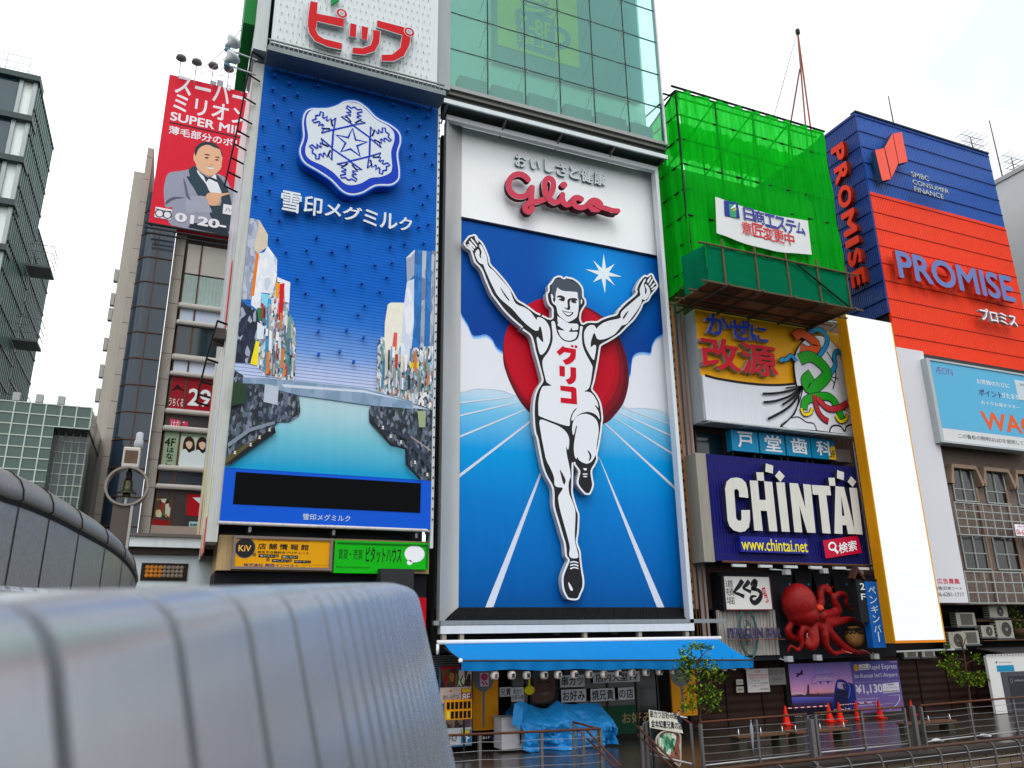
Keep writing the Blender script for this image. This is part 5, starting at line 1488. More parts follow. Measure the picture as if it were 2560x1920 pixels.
# plain coloured ribbons and swirls on the white bag
b = MB()
def ribbon(pts, w0, c):
    k_r[0] += .004
    pp_ = smooth(pts, 4, False)
    b.stroke(FK2, pp_, w0 + .07, .184 + k_r[0], INK); b.stroke(FK2, pp_, w0, .186 + k_r[0], M(c, .45))
k_r = [0]
ribbon(C3(1200, 660, 1150, 600, 1100, 640, 1060, 640, 1040, 660), .16, (30, 140, 196))
ribbon(C3(1290, 440, 1340, 370, 1420, 345, 1490, 400, 1500, 480, 1440, 580, 1390, 640), .2, (30, 140, 196))
ribbon(C3(1530, 780, 1580, 700, 1570, 610, 1600, 560, 1660, 600, 1685, 640), .19, (30, 140, 196))
ribbon(C3(1180, 420, 1240, 380, 1330, 430, 1400, 500, 1330, 560, 1240, 520), .42, (222, 84, 28))
ribbon(C3(1230, 640, 1330, 610, 1440, 680, 1500, 780, 1420, 880, 1330, 930, 1290, 850, 1350, 790), .5, (24, 150, 30))
ribbon(C3(1270, 1130, 1280, 1060, 1340, 1020, 1480, 1000, 1560, 1040, 1620, 1160, 1650, 1260), .34, (24, 150, 30))
ribbon(C3(1370, 990, 1400, 1130, 1450, 1210, 1510, 1250), .22, (170, 34, 48))
ribbon(C3(1400, 1020, 1500, 1120, 1600, 1120, 1700, 1070), .24, (186, 44, 58))
ribbon(C3(1240, 1120, 1270, 1180, 1330, 1170, 1350, 1120), .13, (226, 196, 20))
ribbon(C3(1580, 1190, 1620, 1250, 1680, 1230, 1690, 1180), .13, (226, 196, 20))
b.build('coloured_ribbons', kg)
FKl = Fr(YK - .25)
b = MB()
kb, kbs = M((30, 60, 176), .45), M((176, 172, 160), .5, dirt=.3)
kr, krs = M((196, 8, 36), .45), M((172, 164, 156), .5, dirt=.3)
for ch, bl, tr in (('か', C3(345, 368), C3(552, 192)), ('ぜ', C3(575, 415), C3(770, 248)), ('に', C3(785, 440), C3(938, 305))):
    b.text(FKl, ch, bl[0], tr[0], 0, kb, .024, .24, kbs)
b.build('blue_kana', kg)
b = MB()
for ch, bl, tr in (('改', C3(300, 705), C3(655, 445)), ('源', C3(700, 760), C3(1020, 498))):
    b.text(FKl, ch, bl[0], tr[0], 0, kr, .022, .24, krs)
b.build('red_characters', kg)
b = MB()
zr_ = FK2.px(C3(370, 1250)[0])[1]
b.tube([(kx0, YK - .35, kz0 - .1), (kx1 - .1, YK - .35, kz0 - .1)], .05, PALESTEEL, 6)
for i in range(5):
    x = kx0 + .1 + (kx1 - kx0 - .3) * i / 4
    b.tube([(x, YK - .35, kz0 - .1), (x, YK + .4, kz0 - .02)], .04, PALESTEEL, 6)
b.build('light_rail', kg); b = MB()
b.tube([(kx0 + .2, YK - .5, kz1 + .28), (kx1 - .3, YK - .5, kz1 + .28)], .05, PALESTEEL, 6)
for i in range(4):
    x = kx0 + .3 + (kx1 - kx0 - .7) * i / 3
    b.tube([(x, YK - .5, kz1 + .28), (x, YK + .4, kz1 + .02)], .04, PALESTEEL, 6)
b.build('light_rail', kg)
# ---------------- four blue clinic panels
FD2 = Fr(25.75)
ctr = [((588, 1525), (845, 1330)), ((868, 1548), (1108, 1350)), ((1135, 1572), (1365, 1385)), ((1385, 1590), (1605, 1425))]
zt_ = FD2.px(C3(590, 1320)[0])[1]; zb_2 = FD2.px(C3(600, 1525)[0])[1]
xq = [(FD2.px(C3(588, 1420)[0])[0], FD2.px(C3(850, 1440)[0])[0]), (FD2.px(C3(865, 1440)[0])[0], FD2.px(C3(1112, 1460)[0])[0]),
      (FD2.px(C3(1128, 1470)[0])[0], FD2.px(C3(1366, 1490)[0])[0]), (FD2.px(C3(1378, 1500)[0])[0], FD2.px(C3(1612, 1520)[0])[0])]
nm = ['leftmost blue dental clinic panel, with the character like a door', 'second blue dental clinic panel from the left, below the wind sign', 'third blue dental clinic panel from the left, below the wind sign', 'rightmost blue dental clinic panel, with a yellow 3F corner']
boxes = [('戸', C3(655, 1492), C3(792, 1350)), ('堂', C3(925, 1530), C3(1072, 1385)), ('歯', C3(1185, 1552), C3(1325, 1408)), ('科', C3(1435, 1572), C3(1565, 1440))]
for (x0_, x1_), n_, (ch, bl, tr) in zip(xq, nm, boxes):
    t = thing('clinic_panel', n_, 'sign', (x0_, 25.75, zb_2), 'blue dental clinic panels in a row')
    MB().boxf(FD2, (x0_, x1_, zb_2, zt_), -.35, 0, M((10, 132, 176), .4, var=.04)).build('panel', t)
    MB().text(FD2, ch, bl[0], tr[0], .005, WHITE, .022).build('lettering', t)
    if ch == '科':
        b = MB()
        b.poly(FD2, [(x1_ - .42, zb_2 + .01), (x1_ - .01, zb_2 + .01), (x1_ - .01, zb_2 + .62), (x1_ - .22, zb_2 + .6), (x1_ - .38, zb_2 + .45)], .003, M((232, 190, 0), .45), ab=True)
        b.text(FD2, '3F', (x1_ - .37, zb_2 + .1), (x1_ - .06, zb_2 + .42), .008, BLACK, .02, ab=True)
        b.build('floor_mark', t)
    b = MB(); b.box(x0_ + .1, x0_ + .16, 25.9, 26.6, zb_2 - .3, zb_2 + .002, DARKSTEEL); b.box(x1_ - .16, x1_ - .1, 25.9, 26.6, zb_2 - .3, zb_2 + .002, DARKSTEEL); b.build('brackets', t)
t = thing('grey_box', 'plain grey cabinet beside the rightmost blue clinic panel', 'cabinet', (xq[3][1] + .1, 25.8, zb_2))
MB().box(xq[3][1] + .06, xq[3][1] + .95, 25.8, 26.55, zb_2 - .05, zt_ - .35, M((128, 118, 114), .6, dirt=.2)).build('cabinet_body', t, bevel=.03)
# ---------------- navy sign with white letters
YC = 25.1
FC = Fr(YC)
c1, c2, c3, c4 = FC.px(C4(268, 295)[0]), FC.px(C4(1725, 425)[0]), FC.px(C4(1868, 1372)[0]), FC.px(C4(352, 1368)[0])
hx0, hx1 = (c1[0] + c4[0]) / 2, (c2[0] + c3[0]) / 2
hz1, hz0 = (c1[1] + c2[1]) / 2, (c3[1] + c4[1]) / 2
cn_ = thing('navy_rental_sign', 'navy blue ribbed signboard with big white capital letters', 'sign', (hx0, YC, hz0))
MB().boxf(FC, (hx0, hx1, hz0, hz1), -.3, 0, M((20, 22, 104), .45, var=.1, ribs=('X', .13, .6), dirt=.25)).build('ribbed_panel', cn_)
MB().box(hx0 - .5, hx0 - .004, YC + .05, YC + 1.3, hz0 - .05, hz1 + .02, M((150, 144, 134), .6, dirt=.4)).build('side_panel', cn_)
b = MB()
for i in range(9):
    z = hz0 + (hz1 - hz0) * (i + .5) / 9
    b.boxf(FC, (hx0, hx1, z - .012, z + .012), 0, .012, M((40, 40, 80), .6))
b.build('panel_seams', cn_)
FCl = Fr(YC - .3)
b = MB()
cw, cs = M((206, 204, 196), .45, dirt=.15), M((40, 42, 70), .5)
ch_out = [C4(675, 730, 585, 720, 582, 665, 570, 645, 550, 640, 535, 660, 540, 720, 555, 930, 575, 955, 600, 955, 608, 935, 605, 850, 690, 850, 692, 950, 680, 1020, 640, 1060, 590, 1068, 530, 1050, 490, 1010, 470, 950, 445, 640, 460, 570, 500, 535, 560, 528, 610, 540, 650, 580, 668, 650),
          C4(688, 557, 768, 560, 785, 748, 848, 752, 830, 565, 910, 572, 962, 1060, 882, 1058, 858, 858, 796, 855, 818, 1055, 735, 1052),
          C4(950, 575, 1033, 578, 1085, 1065, 1005, 1062),
          C4(1080, 582, 1165, 588, 1240, 835, 1215, 592, 1292, 600, 1340, 1075, 1258, 1072, 1178, 805, 1208, 1070, 1130, 1067),
          C4(1302, 602, 1480, 612, 1492, 705, 1445, 702, 1488, 1082, 1408, 1078, 1368, 700, 1312, 695),
          C4(1535, 614, 1620, 622, 1735, 1088, 1660, 1086, 1642, 1000, 1605, 998, 1606, 1085, 1525, 1082),
          C4(1672, 628, 1748, 632, 1805, 1092, 1730, 1088)]
for i, q in enumerate(ch_out):
    if i == 5:
        q1 = C4(1535, 614, 1620, 622, 1735, 1088, 1660, 1086, 1642, 1000, 1605, 998, 1606, 1085, 1525, 1082)
        # letter A with its counter left open: two slanted legs and a bar
        b.poly(FCl, C4(1535, 614, 1590, 619, 1592, 705, 1600, 900, 1606, 1085, 1525, 1082), 0, cw, t=.22, side=cs)
        b.poly(FCl, C4(1590, 619, 1620, 622, 1735, 1088, 1660, 1086, 1625, 905, 1592, 705), 0, cw, t=.22, side=cs)
        b.poly(FCl, C4(1600, 905, 1626, 907, 1643, 1000, 1604, 998), .0008, cw, t=.22, side=cs)
        continue
    b.poly(FCl, q, 0, cw, t=.22, side=cs)
for q in (C4(752, 476, 825, 478, 832, 562, 762, 558), C4(848, 388, 920, 412, 916, 490, 843, 470), C4(980, 458, 1035, 515, 992, 573, 938, 512),
          C4(1464, 530, 1528, 532, 1535, 612, 1476, 608), C4(1553, 455, 1620, 478, 1617, 555, 1550, 535), C4(1690, 515, 1742, 570, 1705, 622, 1655, 570)):
    b.poly(FCl, q, .0, cw, t=.22, side=cs)
b.build('white_letters', cn_)
FCu = Fr(YC - .22)
b = MB()
rr = FCu.rect(C4(605, 1262)[0], C4(1255, 1135)[0])
rb = FCu.px(C4(605, 1120)[0])
b.boxf(FCu, (rr[0], rr[1], rr[2], rr[3]), -.18, 0, M((30, 34, 130), .4))
b.text(FCu, 'www.chintai.net', C4(612, 1246)[0], C4(1250, 1150)[0], .006, M((236, 220, 20), .4), .012)
b.build('web_address_plate', cn_)
b = MB()
b.poly(FCu, C4(1410, 1150, 1755, 1100, 1798, 1272, 1440, 1328), 0, M((186, 6, 50), .4), t=.18, side=M((30, 34, 110), .5))
b.stroke(FCu, [FCu.px(C4(1503 + 34 * math.cos(k * math.pi / 10), 1208 + 36 * math.sin(k * math.pi / 10))[0]) for k in range(20)], .075, .006, WHITE, True, ab=True)
b.stroke(FCu, C4(1525, 1238, 1560, 1275), .12, .009, WHITE)
n0 = len(b.v)
b.text(FCu, '検索', C4(1570, 1262)[0], C4(1738, 1165)[0], .007, WHITE, .02)
piv = FCu.pt(*FCu.px(C4(1650, 1210)[0]))
for v in b.v[n0:]:
    v.z += (v.x - piv.x) * .17
b.build('search_plate', cn_)
b = MB()
b.tube([(hx0 + .1, YC - .25, hz0 - .06), (hx1, YC - .25, hz0 - .06)], .045, M((90, 60, 44), .6, dirt=.4), 6)
for i in range(6):
    x = hx0 + .7 + 1.25 * i
    b.box(x - .3, x + .3, YC - .5, YC - .38, hz0 - .26, hz0 - .16, M((186, 190, 190), .4)); b.tube([(x, YC - .4, hz0 - .2), (x + .1, YC + .2, hz0 - .05)], .03, STEEL, 5)
b.build('lamp_row', cn_)
# ladder right of the navy sign
lt = thing('white_ladder', 'white steel ladder between the navy sign and the bright screen', 'ladder', (hx1, YC, hz0))
a_, c_ = FC.px(C4(1735, 180)[0]), FC.px(C4(1920, 1440)[0])
lx = (a_[0] + c_[0]) / 2
MB().tube([(lx - .14, YC, c_[1]), (lx - .14, YC, a_[1])], .03, PALESTEEL, 6).build('rail', lt)
MB().tube([(lx + .22, YC, c_[1]), (lx + .22, YC, a_[1])], .03, PALESTEEL, 6).build('rail', lt)
b = MB()
for i in range(18):
    z = c_[1] + (a_[1] - c_[1]) * (i + .3) / 18; b.tube([(lx - .14, YC, z), (lx + .22, YC, z)], .016, PALESTEEL, 5)
b.build('rungs', lt)
# ---------------- octopus bay
YO = 26.0
FO = Fr(YO)
oz0 = FO.px(C5(840, 1120)[0])[1]; oz1 = hz0 - .35
ox0, ox1 = FO.px(C5(150, 60)[0])[0], FO.px(C5(1900, 300)[0])[0]
ob_ = thing('black_hoarding', 'black painted hoarding behind the red octopus, with round shapes', 'hoarding', (ox0, YO, oz0))
blk_ = M((36, 38, 44), .7, dirt=.4, var=.2)
MB().box(ox0, ox1 + .6, YO, YO + .55, oz0 + .05, oz1, blk_).build('board', ob_)
b = MB()
for zx in (900, 1110, 1320, 1530):
    p = FO.px(C5(zx, 300)[0])
    b.disc(FO, p, .62, .004, M((28, 29, 34), .6), ry=.95, n=28, ab=True); b.disc(FO, FO.px(C5(zx + 45, 270)[0]), .05, .008, M((50, 130, 200), .5), n=8, ab=True)
b.build('painted_rounds', ob_)
FKu = Fr(25.6)
r = (FKu.px(C5(232, 360)[0])[0], FKu.px(C5(735, 360)[0])[0], FKu.px(C5(250, 545)[0])[1], FKu.px(C5(220, 178)[0])[1])
ku = thing('brush_lettered_sign', 'white sign with black brush lettering and a small red seal', 'sign', (r[0], 25.6, r[2]))
b = MB(); b.boxf(FKu, (r[0], r[1], r[2], r[3]), -.3, 0, M((214, 212, 208), .5, var=.03)); b.build('panel', ku)
b = MB()
fk = M((26, 26, 30), .5)
b.boxf(FKu, (r[0] - .12, r[0], r[2] - .05, r[3] + .02), -.35, .02, fk).boxf(FKu, (r[0], r[1], r[3], r[3] + .04), -.35, .02, fk).boxf(FKu, (r[0], r[1], r[2] - .05, r[2]), -.35, .02, M((90, 34, 34), .5)).boxf(FKu, (r[1], r[1] + .03, r[2] - .05, r[3] + .04), -.3, .02, M((110, 70, 66), .5))
b.build('frame', ku)
b = MB()
for pts, ws_2 in ((C5(425, 225, 395, 275, 335, 355, 380, 375, 445, 405), [.2, .19, .1, .12, .16]), (C5(498, 230, 470, 270, 432, 310, 480, 335, 520, 355), [.18, .17, .1, .12, .14]),
                  (C5(515, 280, 545, 240, 570, 235, 560, 290, 525, 320, 590, 330, 630, 370, 615, 430, 560, 475, 520, 440, 530, 405, 580, 400), [.08, .16, .2, .2, .12, .14, .17, .2, .2, .16, .12, .06])):
    n_ = 3
    p2 = smooth([(x, y, w__) for (x, y), w__ in zip(pts, ws_2)], n_, False)
    b.stroke(FKu, [(x, y) for x, y, w__ in p2], [w__ for x, y, w__ in p2], .005 + .002 * len(b.f) / 100, INK)
b.text(FKu, '道\n頓\n堀', C5(252, 490)[0], C5(318, 220)[0], .006, INK, .0)
b.poly(FKu, C5(636, 312, 672, 300, 718, 462, 682, 474), .005, M((196, 20, 30), .5))
b.text(FKu, 'た\nこ\n家', C5(660, 462)[0], C5(695, 322)[0], .009, WHITE, .012)
b.build('lettering', ku)
# ribbed white cladding with the oval bar sign
r = (FO.px(C5(160, 800)[0])[0] - .05, FO.px(C5(790, 800)[0])[0], FO.px(C5(700, 1050)[0])[1], FO.px(C5(300, 555)[0])[1])
cl_ = thing('ribbed_cladding', 'stained white ribbed cladding behind the neon bar sign', 'cladding', (r[0], YO, r[2]))
MB().box(r[0], r[1], YO - .12, YO - .004, r[2], r[3], M((176, 170, 164), .6, dirt=.75, var=.12, ribs=('X', .16, .9))).build('sheet', cl_)
FNe = Fr(YO - .35)
pb = thing('neon_bar_sign', 'oval neon sign with bird emblem across pale ribbed cladding', 'sign', FNe.pt(*FNe.px(C5(490, 1000)[0])))
b = MB()
tealm = M((60, 92, 92), .4, .3)
for rr_ in (1.0, .88):
    cc = FNe.px(C5(490, 805)[0])
    b.tube([FNe.pt(cc[0] + .43 * rr_ * math.cos(k * math.pi / 16), cc[1] + .93 * rr_ * math.sin(k * math.pi / 16)) for k in range(32)], .028, tealm, 6, closed=True)
b.build('oval_ring', pb, sm=True)
b = MB()
b.poly(FNe, smooth(C5(455, 665, 480, 668, 500, 690, 510, 740, 515, 820, 505, 900, 520, 940, 480, 945, 470, 900, 460, 820, 465, 740, 470, 690), 3), .03, M((66, 84, 78), .5, var=.3, scale=6), t=.05)
b.poly(FNe, smooth(C5(468, 735, 495, 735, 498, 800, 490, 850, 472, 800), 3), .036, M((150, 146, 116), .5))
b.build('bird_emblem', pb)
b = MB()
nz_ = M((60, 70, 110), .4, .2)
b.text(FNe, 'PENGUIN BAR', C5(262, 872)[0], C5(830, 745)[0], .10, nz_, -.004, .1, M((120, 92, 110), .5))
z_ = FNe.px(C5(540, 872)[0])[1]
b.boxf(FNe, (r[0] + .3, r[1] + .1, z_ - .05, z_ - .02), 0, .1, M((110, 70, 60), .5))
b.build('neon_letters', pb)
# the red octopus
oc = thing('octopus_sculpture', 'giant red octopus sculpture with curling arms on the black hoarding', 'sculpture', FO.pt(*FO.px(C5(1300, 1050)[0])))
def OP(zx, zy, d):
    return at(*C5(zx, zy)[0], YO - d)
b = MB()
om = M((132, 12, 11), .5, var=.45, scale=2.6, spec=.2, bump=.5, bscale=6, dirt=.45)
b.ell(OP(1050, 480, .85), (.70, .64, .78), om, 20, 14)
b.ell(OP(1085, 600, .85), (.66, .6, .5), om, 16, 10)
b.ell(OP(1240, 610, .8), (.42, .45, .34), om, 14, 10)
def tent(pts, r0, r1):
    P = smooth([tuple(OP(*p)) for p in pts], 5, False)
    n_ = len(P)
    b.tube(P, [max(1.14 * (r0 + (r1 - r0) * (i / (n_ - 1)) ** .9), .028) for i in range(n_)], om, 10)
tent([(1230, 560, .6), (1290, 480, .5), (1285, 400, .5), (1300, 320, .5), (1350, 300, .55), (1385, 335, .6), (1360, 365, .6)], .17, .1)
tent([(1350, 300, .5), (1400, 310, .55), (1445, 280, .5)], .09, .02)
tent([(1270, 610, .7), (1380, 600, .6), (1480, 560, .6), (1450, 480, .65), (1440, 410, .7), (1510, 370, .75), (1570, 400, .75), (1570, 480, .7), (1620, 545, .6), (1700, 535, .5), (1790, 515, .45)], .19, .03)
tent([(1560, 470, .6), (1600, 490, .5), (1660, 478, .45)], .07, .02)
tent([(1250, 660, .8), (1380, 700, .7), (1500, 680, .7), (1600, 655, .7), (1720, 680, .7), (1790, 720, .75), (1825, 790, .7)], .2, .035)
tent([(1200, 680, .8), (1290, 760, .8), (1330, 850, .85), (1350, 950, .8), (1430, 1030, .7), (1530, 1020, .6), (1620, 1040, .5)], .25, .03)
tent([(1280, 700, .75), (1380, 800, .7), (1480, 900, .6), (1580, 980, .55), (1700, 1020, .5), (1800, 1020, .45), (1860, 1085, .4)], .22, .04)
tent([(1180, 700, .8), (1210, 800, 1.0), (1220, 900, 1.05), (1190, 960, 1.0), (1140, 920, .9), (1150, 830, .9), (1130, 760, 1.0), (1090, 770, 1.05), (1070, 850, 1.0), (1080, 930, .95), (1040, 1000, .85), (960, 950, .8), (920, 1030, .7)], .2, .045)
tent([(1080, 760, .6), (1060, 850, .55), (1010, 870, .55), (950, 840, .6), (930, 770, .65), (960, 720, .7), (970, 695, .75)], .16, .11)
tmp = b.build('body', None, sm=True)
md = tmp.modifiers.new('r', 'REMESH'); md.mode = 'VOXEL'; md.voxel_size = .045; md.use_smooth_shade = True
md2 = tmp.modifiers.new('s', 'SMOOTH'); md2.iterations = 4; md2.factor = .5
dg = bpy.context.evaluated_depsgraph_get()
me = bpy.data.meshes.new_from_object(tmp.evaluated_get(dg))
bpy.data.objects.remove(tmp)
for v in me.vertices:
    v.co -= Vector(oc.location)
for p_ in me.polygons: p_.use_smooth = True
if not me.materials: me.materials.append(om)
body = bpy.data.objects.new('body', me); COL.objects.link(body); body.parent = oc
for zx, zy in ((1275, 535), (1205, 645)):
    e = MB(); c_ = OP(zx, zy, 1.18)
    e.ell(c_, (.17, .17, .15), M((196, 66, 36), .4), 14, 10)
    e.ell(c_ + Vector((.06, -.12, -.07)), (.08, .08, .05), M((50, 14, 12), .3), 10, 8)
    e.build('eye', oc, sm=True)
suck = M((214, 150, 140), .5)
b = MB()
for i in range(14):
    t_ = i / 13
    b.ell(OP(1540 + 90 * t_, 1005 + 25 * t_, .62), (.022, .02, .022), suck, 6, 5)
    b.ell(OP(1735 + 115 * t_, 995 + 60 * t_ * t_, .52), (.022, .02, .022), suck, 6, 5)
    b.ell(OP(1760 + 55 * t_, 700 + 60 * t_, .84), (.02, .02, .02), suck, 6, 5)
    b.ell(OP(1148 - 10 * math.sin(3 * t_), 800 + 60 * t_, 1.02), (.022, .02, .022), suck, 6, 5)
o = b.build('suckers', oc, sm=True)
tk = thing('dumpling_ball', 'brown dumpling ball with dark sauce held below an octopus arm', 'sculpture', OP(1665, 945, .6))
b = MB().ell(OP(1662, 840, .6), (.40, .40, .44), M((140, 98, 54), .7, var=.45, scale=7, bump=.4, bscale=14), 24, 16)
b.build('ball', tk, sm=True)
b = MB()
random.seed(8)
cc = OP(1662, 840, .6)
N_ = 30
top, bot = [], []
for i in range(N_ + 1):
    a_ = math.pi * 2 * i / N_
    low = .1 + (.30 if random.random() > .5 else .05) * random.random()
    for lst, el_ in ((top, 1.2), (bot, low)):
        lst.append(cc + Vector((.408 * math.cos(el_) * math.cos(a_), .408 * math.cos(el_) * math.sin(a_), .45 * math.sin(el_))))
mid = [cc + Vector((.412 * math.cos(.62) * math.cos(math.pi * 2 * i / N_), .412 * math.cos(.62) * math.sin(math.pi * 2 * i / N_), .455 * math.sin(.62))) for i in range(N_ + 1)]
b.add(top + mid + bot, [(i, i + 1, N_ + 2 + i, N_ + 1 + i) for i in range(N_)] + [(N_ + 1 + i, N_ + 2 + i, 2 * N_ + 3 + i, 2 * N_ + 2 + i) for i in range(N_)], M((34, 26, 20), .35))
b.add(top + [cc + Vector((0, 0, .455))], [(i, i + 1, N_ + 1) for i in range(N_)], M((34, 26, 20), .35))
b.build('sauce', tk, sm=True)
# small floodlights round the octopus
def flood(zx, zy, d, arm, label, up):
    c_ = OP(zx, zy, d)
    t = thing('small_floodlight', label, 'floodlight', c_, 'small silver floodlights around the octopus')
    b = MB().box(c_.x - .13, c_.x + .13, c_.y - .08, c_.y + .1, c_.z - .1, c_.z + .1, M((200, 202, 204), .3, .5))
    for i in range(4):
        b.box(c_.x - .13, c_.x + .13, c_.y - .12, c_.y - .082, c_.z - .1 + .055 * i, c_.z - .07 + .055 * i, M((150, 152, 154), .3, .5))
    b.build('lamp_body', t)
    MB().tube([c_ + Vector((0, .1, .08 if up else -.08)), OP(*arm[0], d), OP(*arm[0], .02)], .025, PALESTEEL, 6).build('arm', t)
flood(910, 135, 1.2, ((730, 100),), 'silver floodlight on an arm above the octopus head', True)
flood(1325, 120, 1.2, ((1185, 100),), 'silver floodlight on an arm above the highest octopus arm', True)
flood(1715, 130, 1.2, ((1570, 105),), 'silver floodlight on an arm above the 2F marking', True)
flood(935, 1095, 1.1, ((840, 1090),), 'silver floodlight low under the left octopus arm', False)
flood(1255, 1080, 1.1, ((1220, 1050),), 'silver floodlight in the middle below the octopus', False)
flood(1890, 1065, 1.0, ((1870, 1030),), 'silver floodlight at the tip of the lowest octopus arm', False)
# blue bar sign
FPn = Fr(24.45)
r = ((FPn.px(C5(1785, 230)[0])[0] + FPn.px(C5(1868, 970)[0])[0]) / 2, (FPn.px(C5(1920, 240)[0])[0] + FPn.px(C5(2010, 970)[0])[0]) / 2, FPn.px(C5(1935, 970)[0])[1], FPn.px(C5(1850, 232)[0])[1])
ps = thing('blue_bar_sign', 'narrow upright blue sign with white katakana and 2F beside it', 'sign', (r[0], 24.45, r[2]))
MB().boxf(FPn, r, -.3, 0, M((16, 84, 160), .4, var=.08)).build('panel', ps)
b = MB()
ww = M((200, 210, 206), .5)
for i, ch in enumerate('ペンギンバ'):
    h = (r[3] - r[2] - .35) / 6
    z1_ = r[3] - .22 - h * i
    b.text(FPn, ch, (r[0] + .14, z1_ - h * .78), (r[1] - .14, z1_), .005, ww, .0, ab=True)
b.boxf(FPn, ((r[0] + r[1]) / 2 - .025, (r[0] + r[1]) / 2 + .025, r[2] + .22, r[2] + .6), .001, .005, ww)
b.build('lettering', ps)
b = MB()
b.boxf(FPn, (r[0] - .03, r[1] + .03, r[3] + .004, r[3] + .07), -.35, .03, BLACK).boxf(FPn, (r[0] - .45, r[0] - .032, r[3] - 1.6, r[3] + .05), -.3, -.02, M((28, 29, 34), .6))
b.poly(FPn, [(r[0] - .62, r[3] + .1), (r[0] - .3, r[3] + .55), (r[0] + .05, r[3] + .1), (r[0] - .03, r[3] + .03), (r[0] - .3, r[3] + .36), (r[0] - .55, r[3] + .05)], .04, M((66, 40, 34), .6), t=.3, ab=True)
b.build('frame', ps)
b = MB()
Fz = Fr(24.463)
b.text(Fz, '2', C5(1730, 330)[0], C5(1772, 255)[0], .0, ww, .02).text(Fz, 'F', C5(1742, 442)[0], C5(1782, 372)[0], .0, ww, .02)
b.build('floor_mark', ps)

# ================================================================== BRIGHT LED SCREEN
YL = 24.0
FL2 = Fr(YL)
lx0, lx1 = 26.66, 29.38
lz0, lz1 = 3.14, 17.0
ld = thing('led_screen', 'tall blank white lit screen with a yellow casing', 'screen', (lx0, YL, lz0))
m = bpy.data.materials.new('lit_screen'); m.use_nodes = True
N = m.node_tree.nodes; L = m.node_tree.links
bs = N['Principled BSDF']; bs.inputs['Base Color'].default_value = (.03, .03, .03, 1); bs.inputs['Roughness'].default_value = .6
co = N.new('ShaderNodeTexCoord'); sp_ = N.new('ShaderNodeSeparateXYZ'); L.new(co.outputs['Object'], sp_.inputs[0])
mm = N.new('ShaderNodeMath'); mm.operation = 'MULTIPLY'; mm.inputs[1].default_value = 2 * math.pi / .11; L.new(sp_.outputs[2], mm.inputs[0])
sn = N.new('ShaderNodeMath'); sn.operation = 'SINE'; L.new(mm.outputs[0], sn.inputs[0])
mr = N.new('ShaderNodeMapRange'); mr.inputs['From Min'].default_value = -1; mr.inputs['To Min'].default_value = .86; mr.inputs['To Max'].default_value = 1.0; L.new(sn.outputs[0], mr.inputs[0])
bs.inputs['Emission Color'].default_value = (.92, 1, .985, 1); L.new(mr.outputs[0], bs.inputs['Emission Strength'])
MB().boxf(FL2, (lx0, lx1, lz0, lz1), -.05, 0, m).build('display_face', ld)
orr = M((210, 140, 8), .5, var=.08, dirt=.15)
b = MB()
b.box(lx0 - .05, lx1 + .05, YL + .051, YL + .5, lz0 - .1, lz1 + .02, orr)
b.build('casing', ld)
b = MB()
b.boxf(FL2, (lx1 + .004, lx1 + .05, lz0, lz1), -.05, .02, M((226, 160, 40), .4)).boxf(FL2, (lx0 - .05, lx1 + .05, lz0 - .1, lz0 - .003), -.05, .02, M((220, 130, 20), .4)).boxf(FL2, (lx0 - .05, lx0 - .004, lz0, lz1), -.05, .02, M((214, 150, 10), .4))
b.build('edge_trim', ld)
MB().tube([(lx0 + .2, YL + .2, lz0 - .42), (lx1 + .7, YL + .2, lz0 - .4)], .035, PALESTEEL, 6).build('light_tube', ld)
# ================================================================== WHITE VACANT BANNER
FW2 = Fr(25.5)
wx1 = (FW2.px(C6(380, 150)[0])[0] + FW2.px(C6(655, 1655)[0])[0]) / 2
wz0, wz1 = FW2.px((2420, 1507))[1], 16.6
vb = thing('vacant_white_banner', 'tall blank white banner with a telephone number at its foot', 'banner', (29.6, 25.5, wz0))
MB().boxf(FW2, (29.6, wx1, wz0, wz1), -.1, 0, M((208, 208, 214), .5, var=.05, scale=.5, bump=.15, bscale=1.2)).build('sheet', vb)
b = MB()
b.text(FW2, '広告募集', E5(228, 412)[0], E5(506, 345)[0], .005, M((196, 30, 60), .5), .015)
b.text(FW2, '(株)日本リート', E5(228, 498)[0], E5(540, 448)[0], .005, M((60, 66, 80), .5), .01)
b.text(FW2, '06-6281-1717', E5(222, 574)[0], E5(566, 526)[0], .005, M((60, 66, 80), .5), .008)
b.build('lettering', vb)
# ================================================================== BLUE SHOPPING CARD BILLBOARD
FA2 = Fr(25.2)
ax0_ = (FA2.px(C6(415, 165)[0])[0] + FA2.px(C6(490, 640)[0])[0]) / 2 - .0
az0_ = FA2.px(C6(490, 655)[0])[1]; az1_ = FA2.px(C6(400, 152)[0])[1]
ax1_ = ax0_ + 7
ae = thing('pale_blue_card_billboard', 'pale blue billboard with small white kana, orange letters and a white foot strip', 'billboard', (ax0_, 25.2, az0_))
zmid = FA2.px(C6(500, 578)[0])[1]
MB().boxf(FA2, (ax0_, ax1_, zmid, az1_), -.4, 0, M((86, 170, 208), .4, var=.03)).build('blue_panel', ae)
MB().boxf(FA2, (ax0_, ax1_, az0_, zmid - .003), -.4, 0, M((206, 208, 210), .45)).build('white_strip', ae)
b = MB()
fm2 = M((170, 178, 182), .45)
b.boxf(FA2, (ax0_ - .22, ax0_ - .003, az0_ - .1, az1_ + .1), -.5, .05, fm2).boxf(FA2, (ax0_, ax1_, az1_ + .003, az1_ + .1), -.5, .05, fm2).boxf(FA2, (ax0_, ax1_, az0_ - .1, az0_ - .003), -.5, .05, fm2)
b.build('frame', ae)
b = MB()
b.text(FA2, 'ÆON', C6(450, 232)[0], C6(552, 208)[0], .005, M((120, 70, 140), .5), -.008)
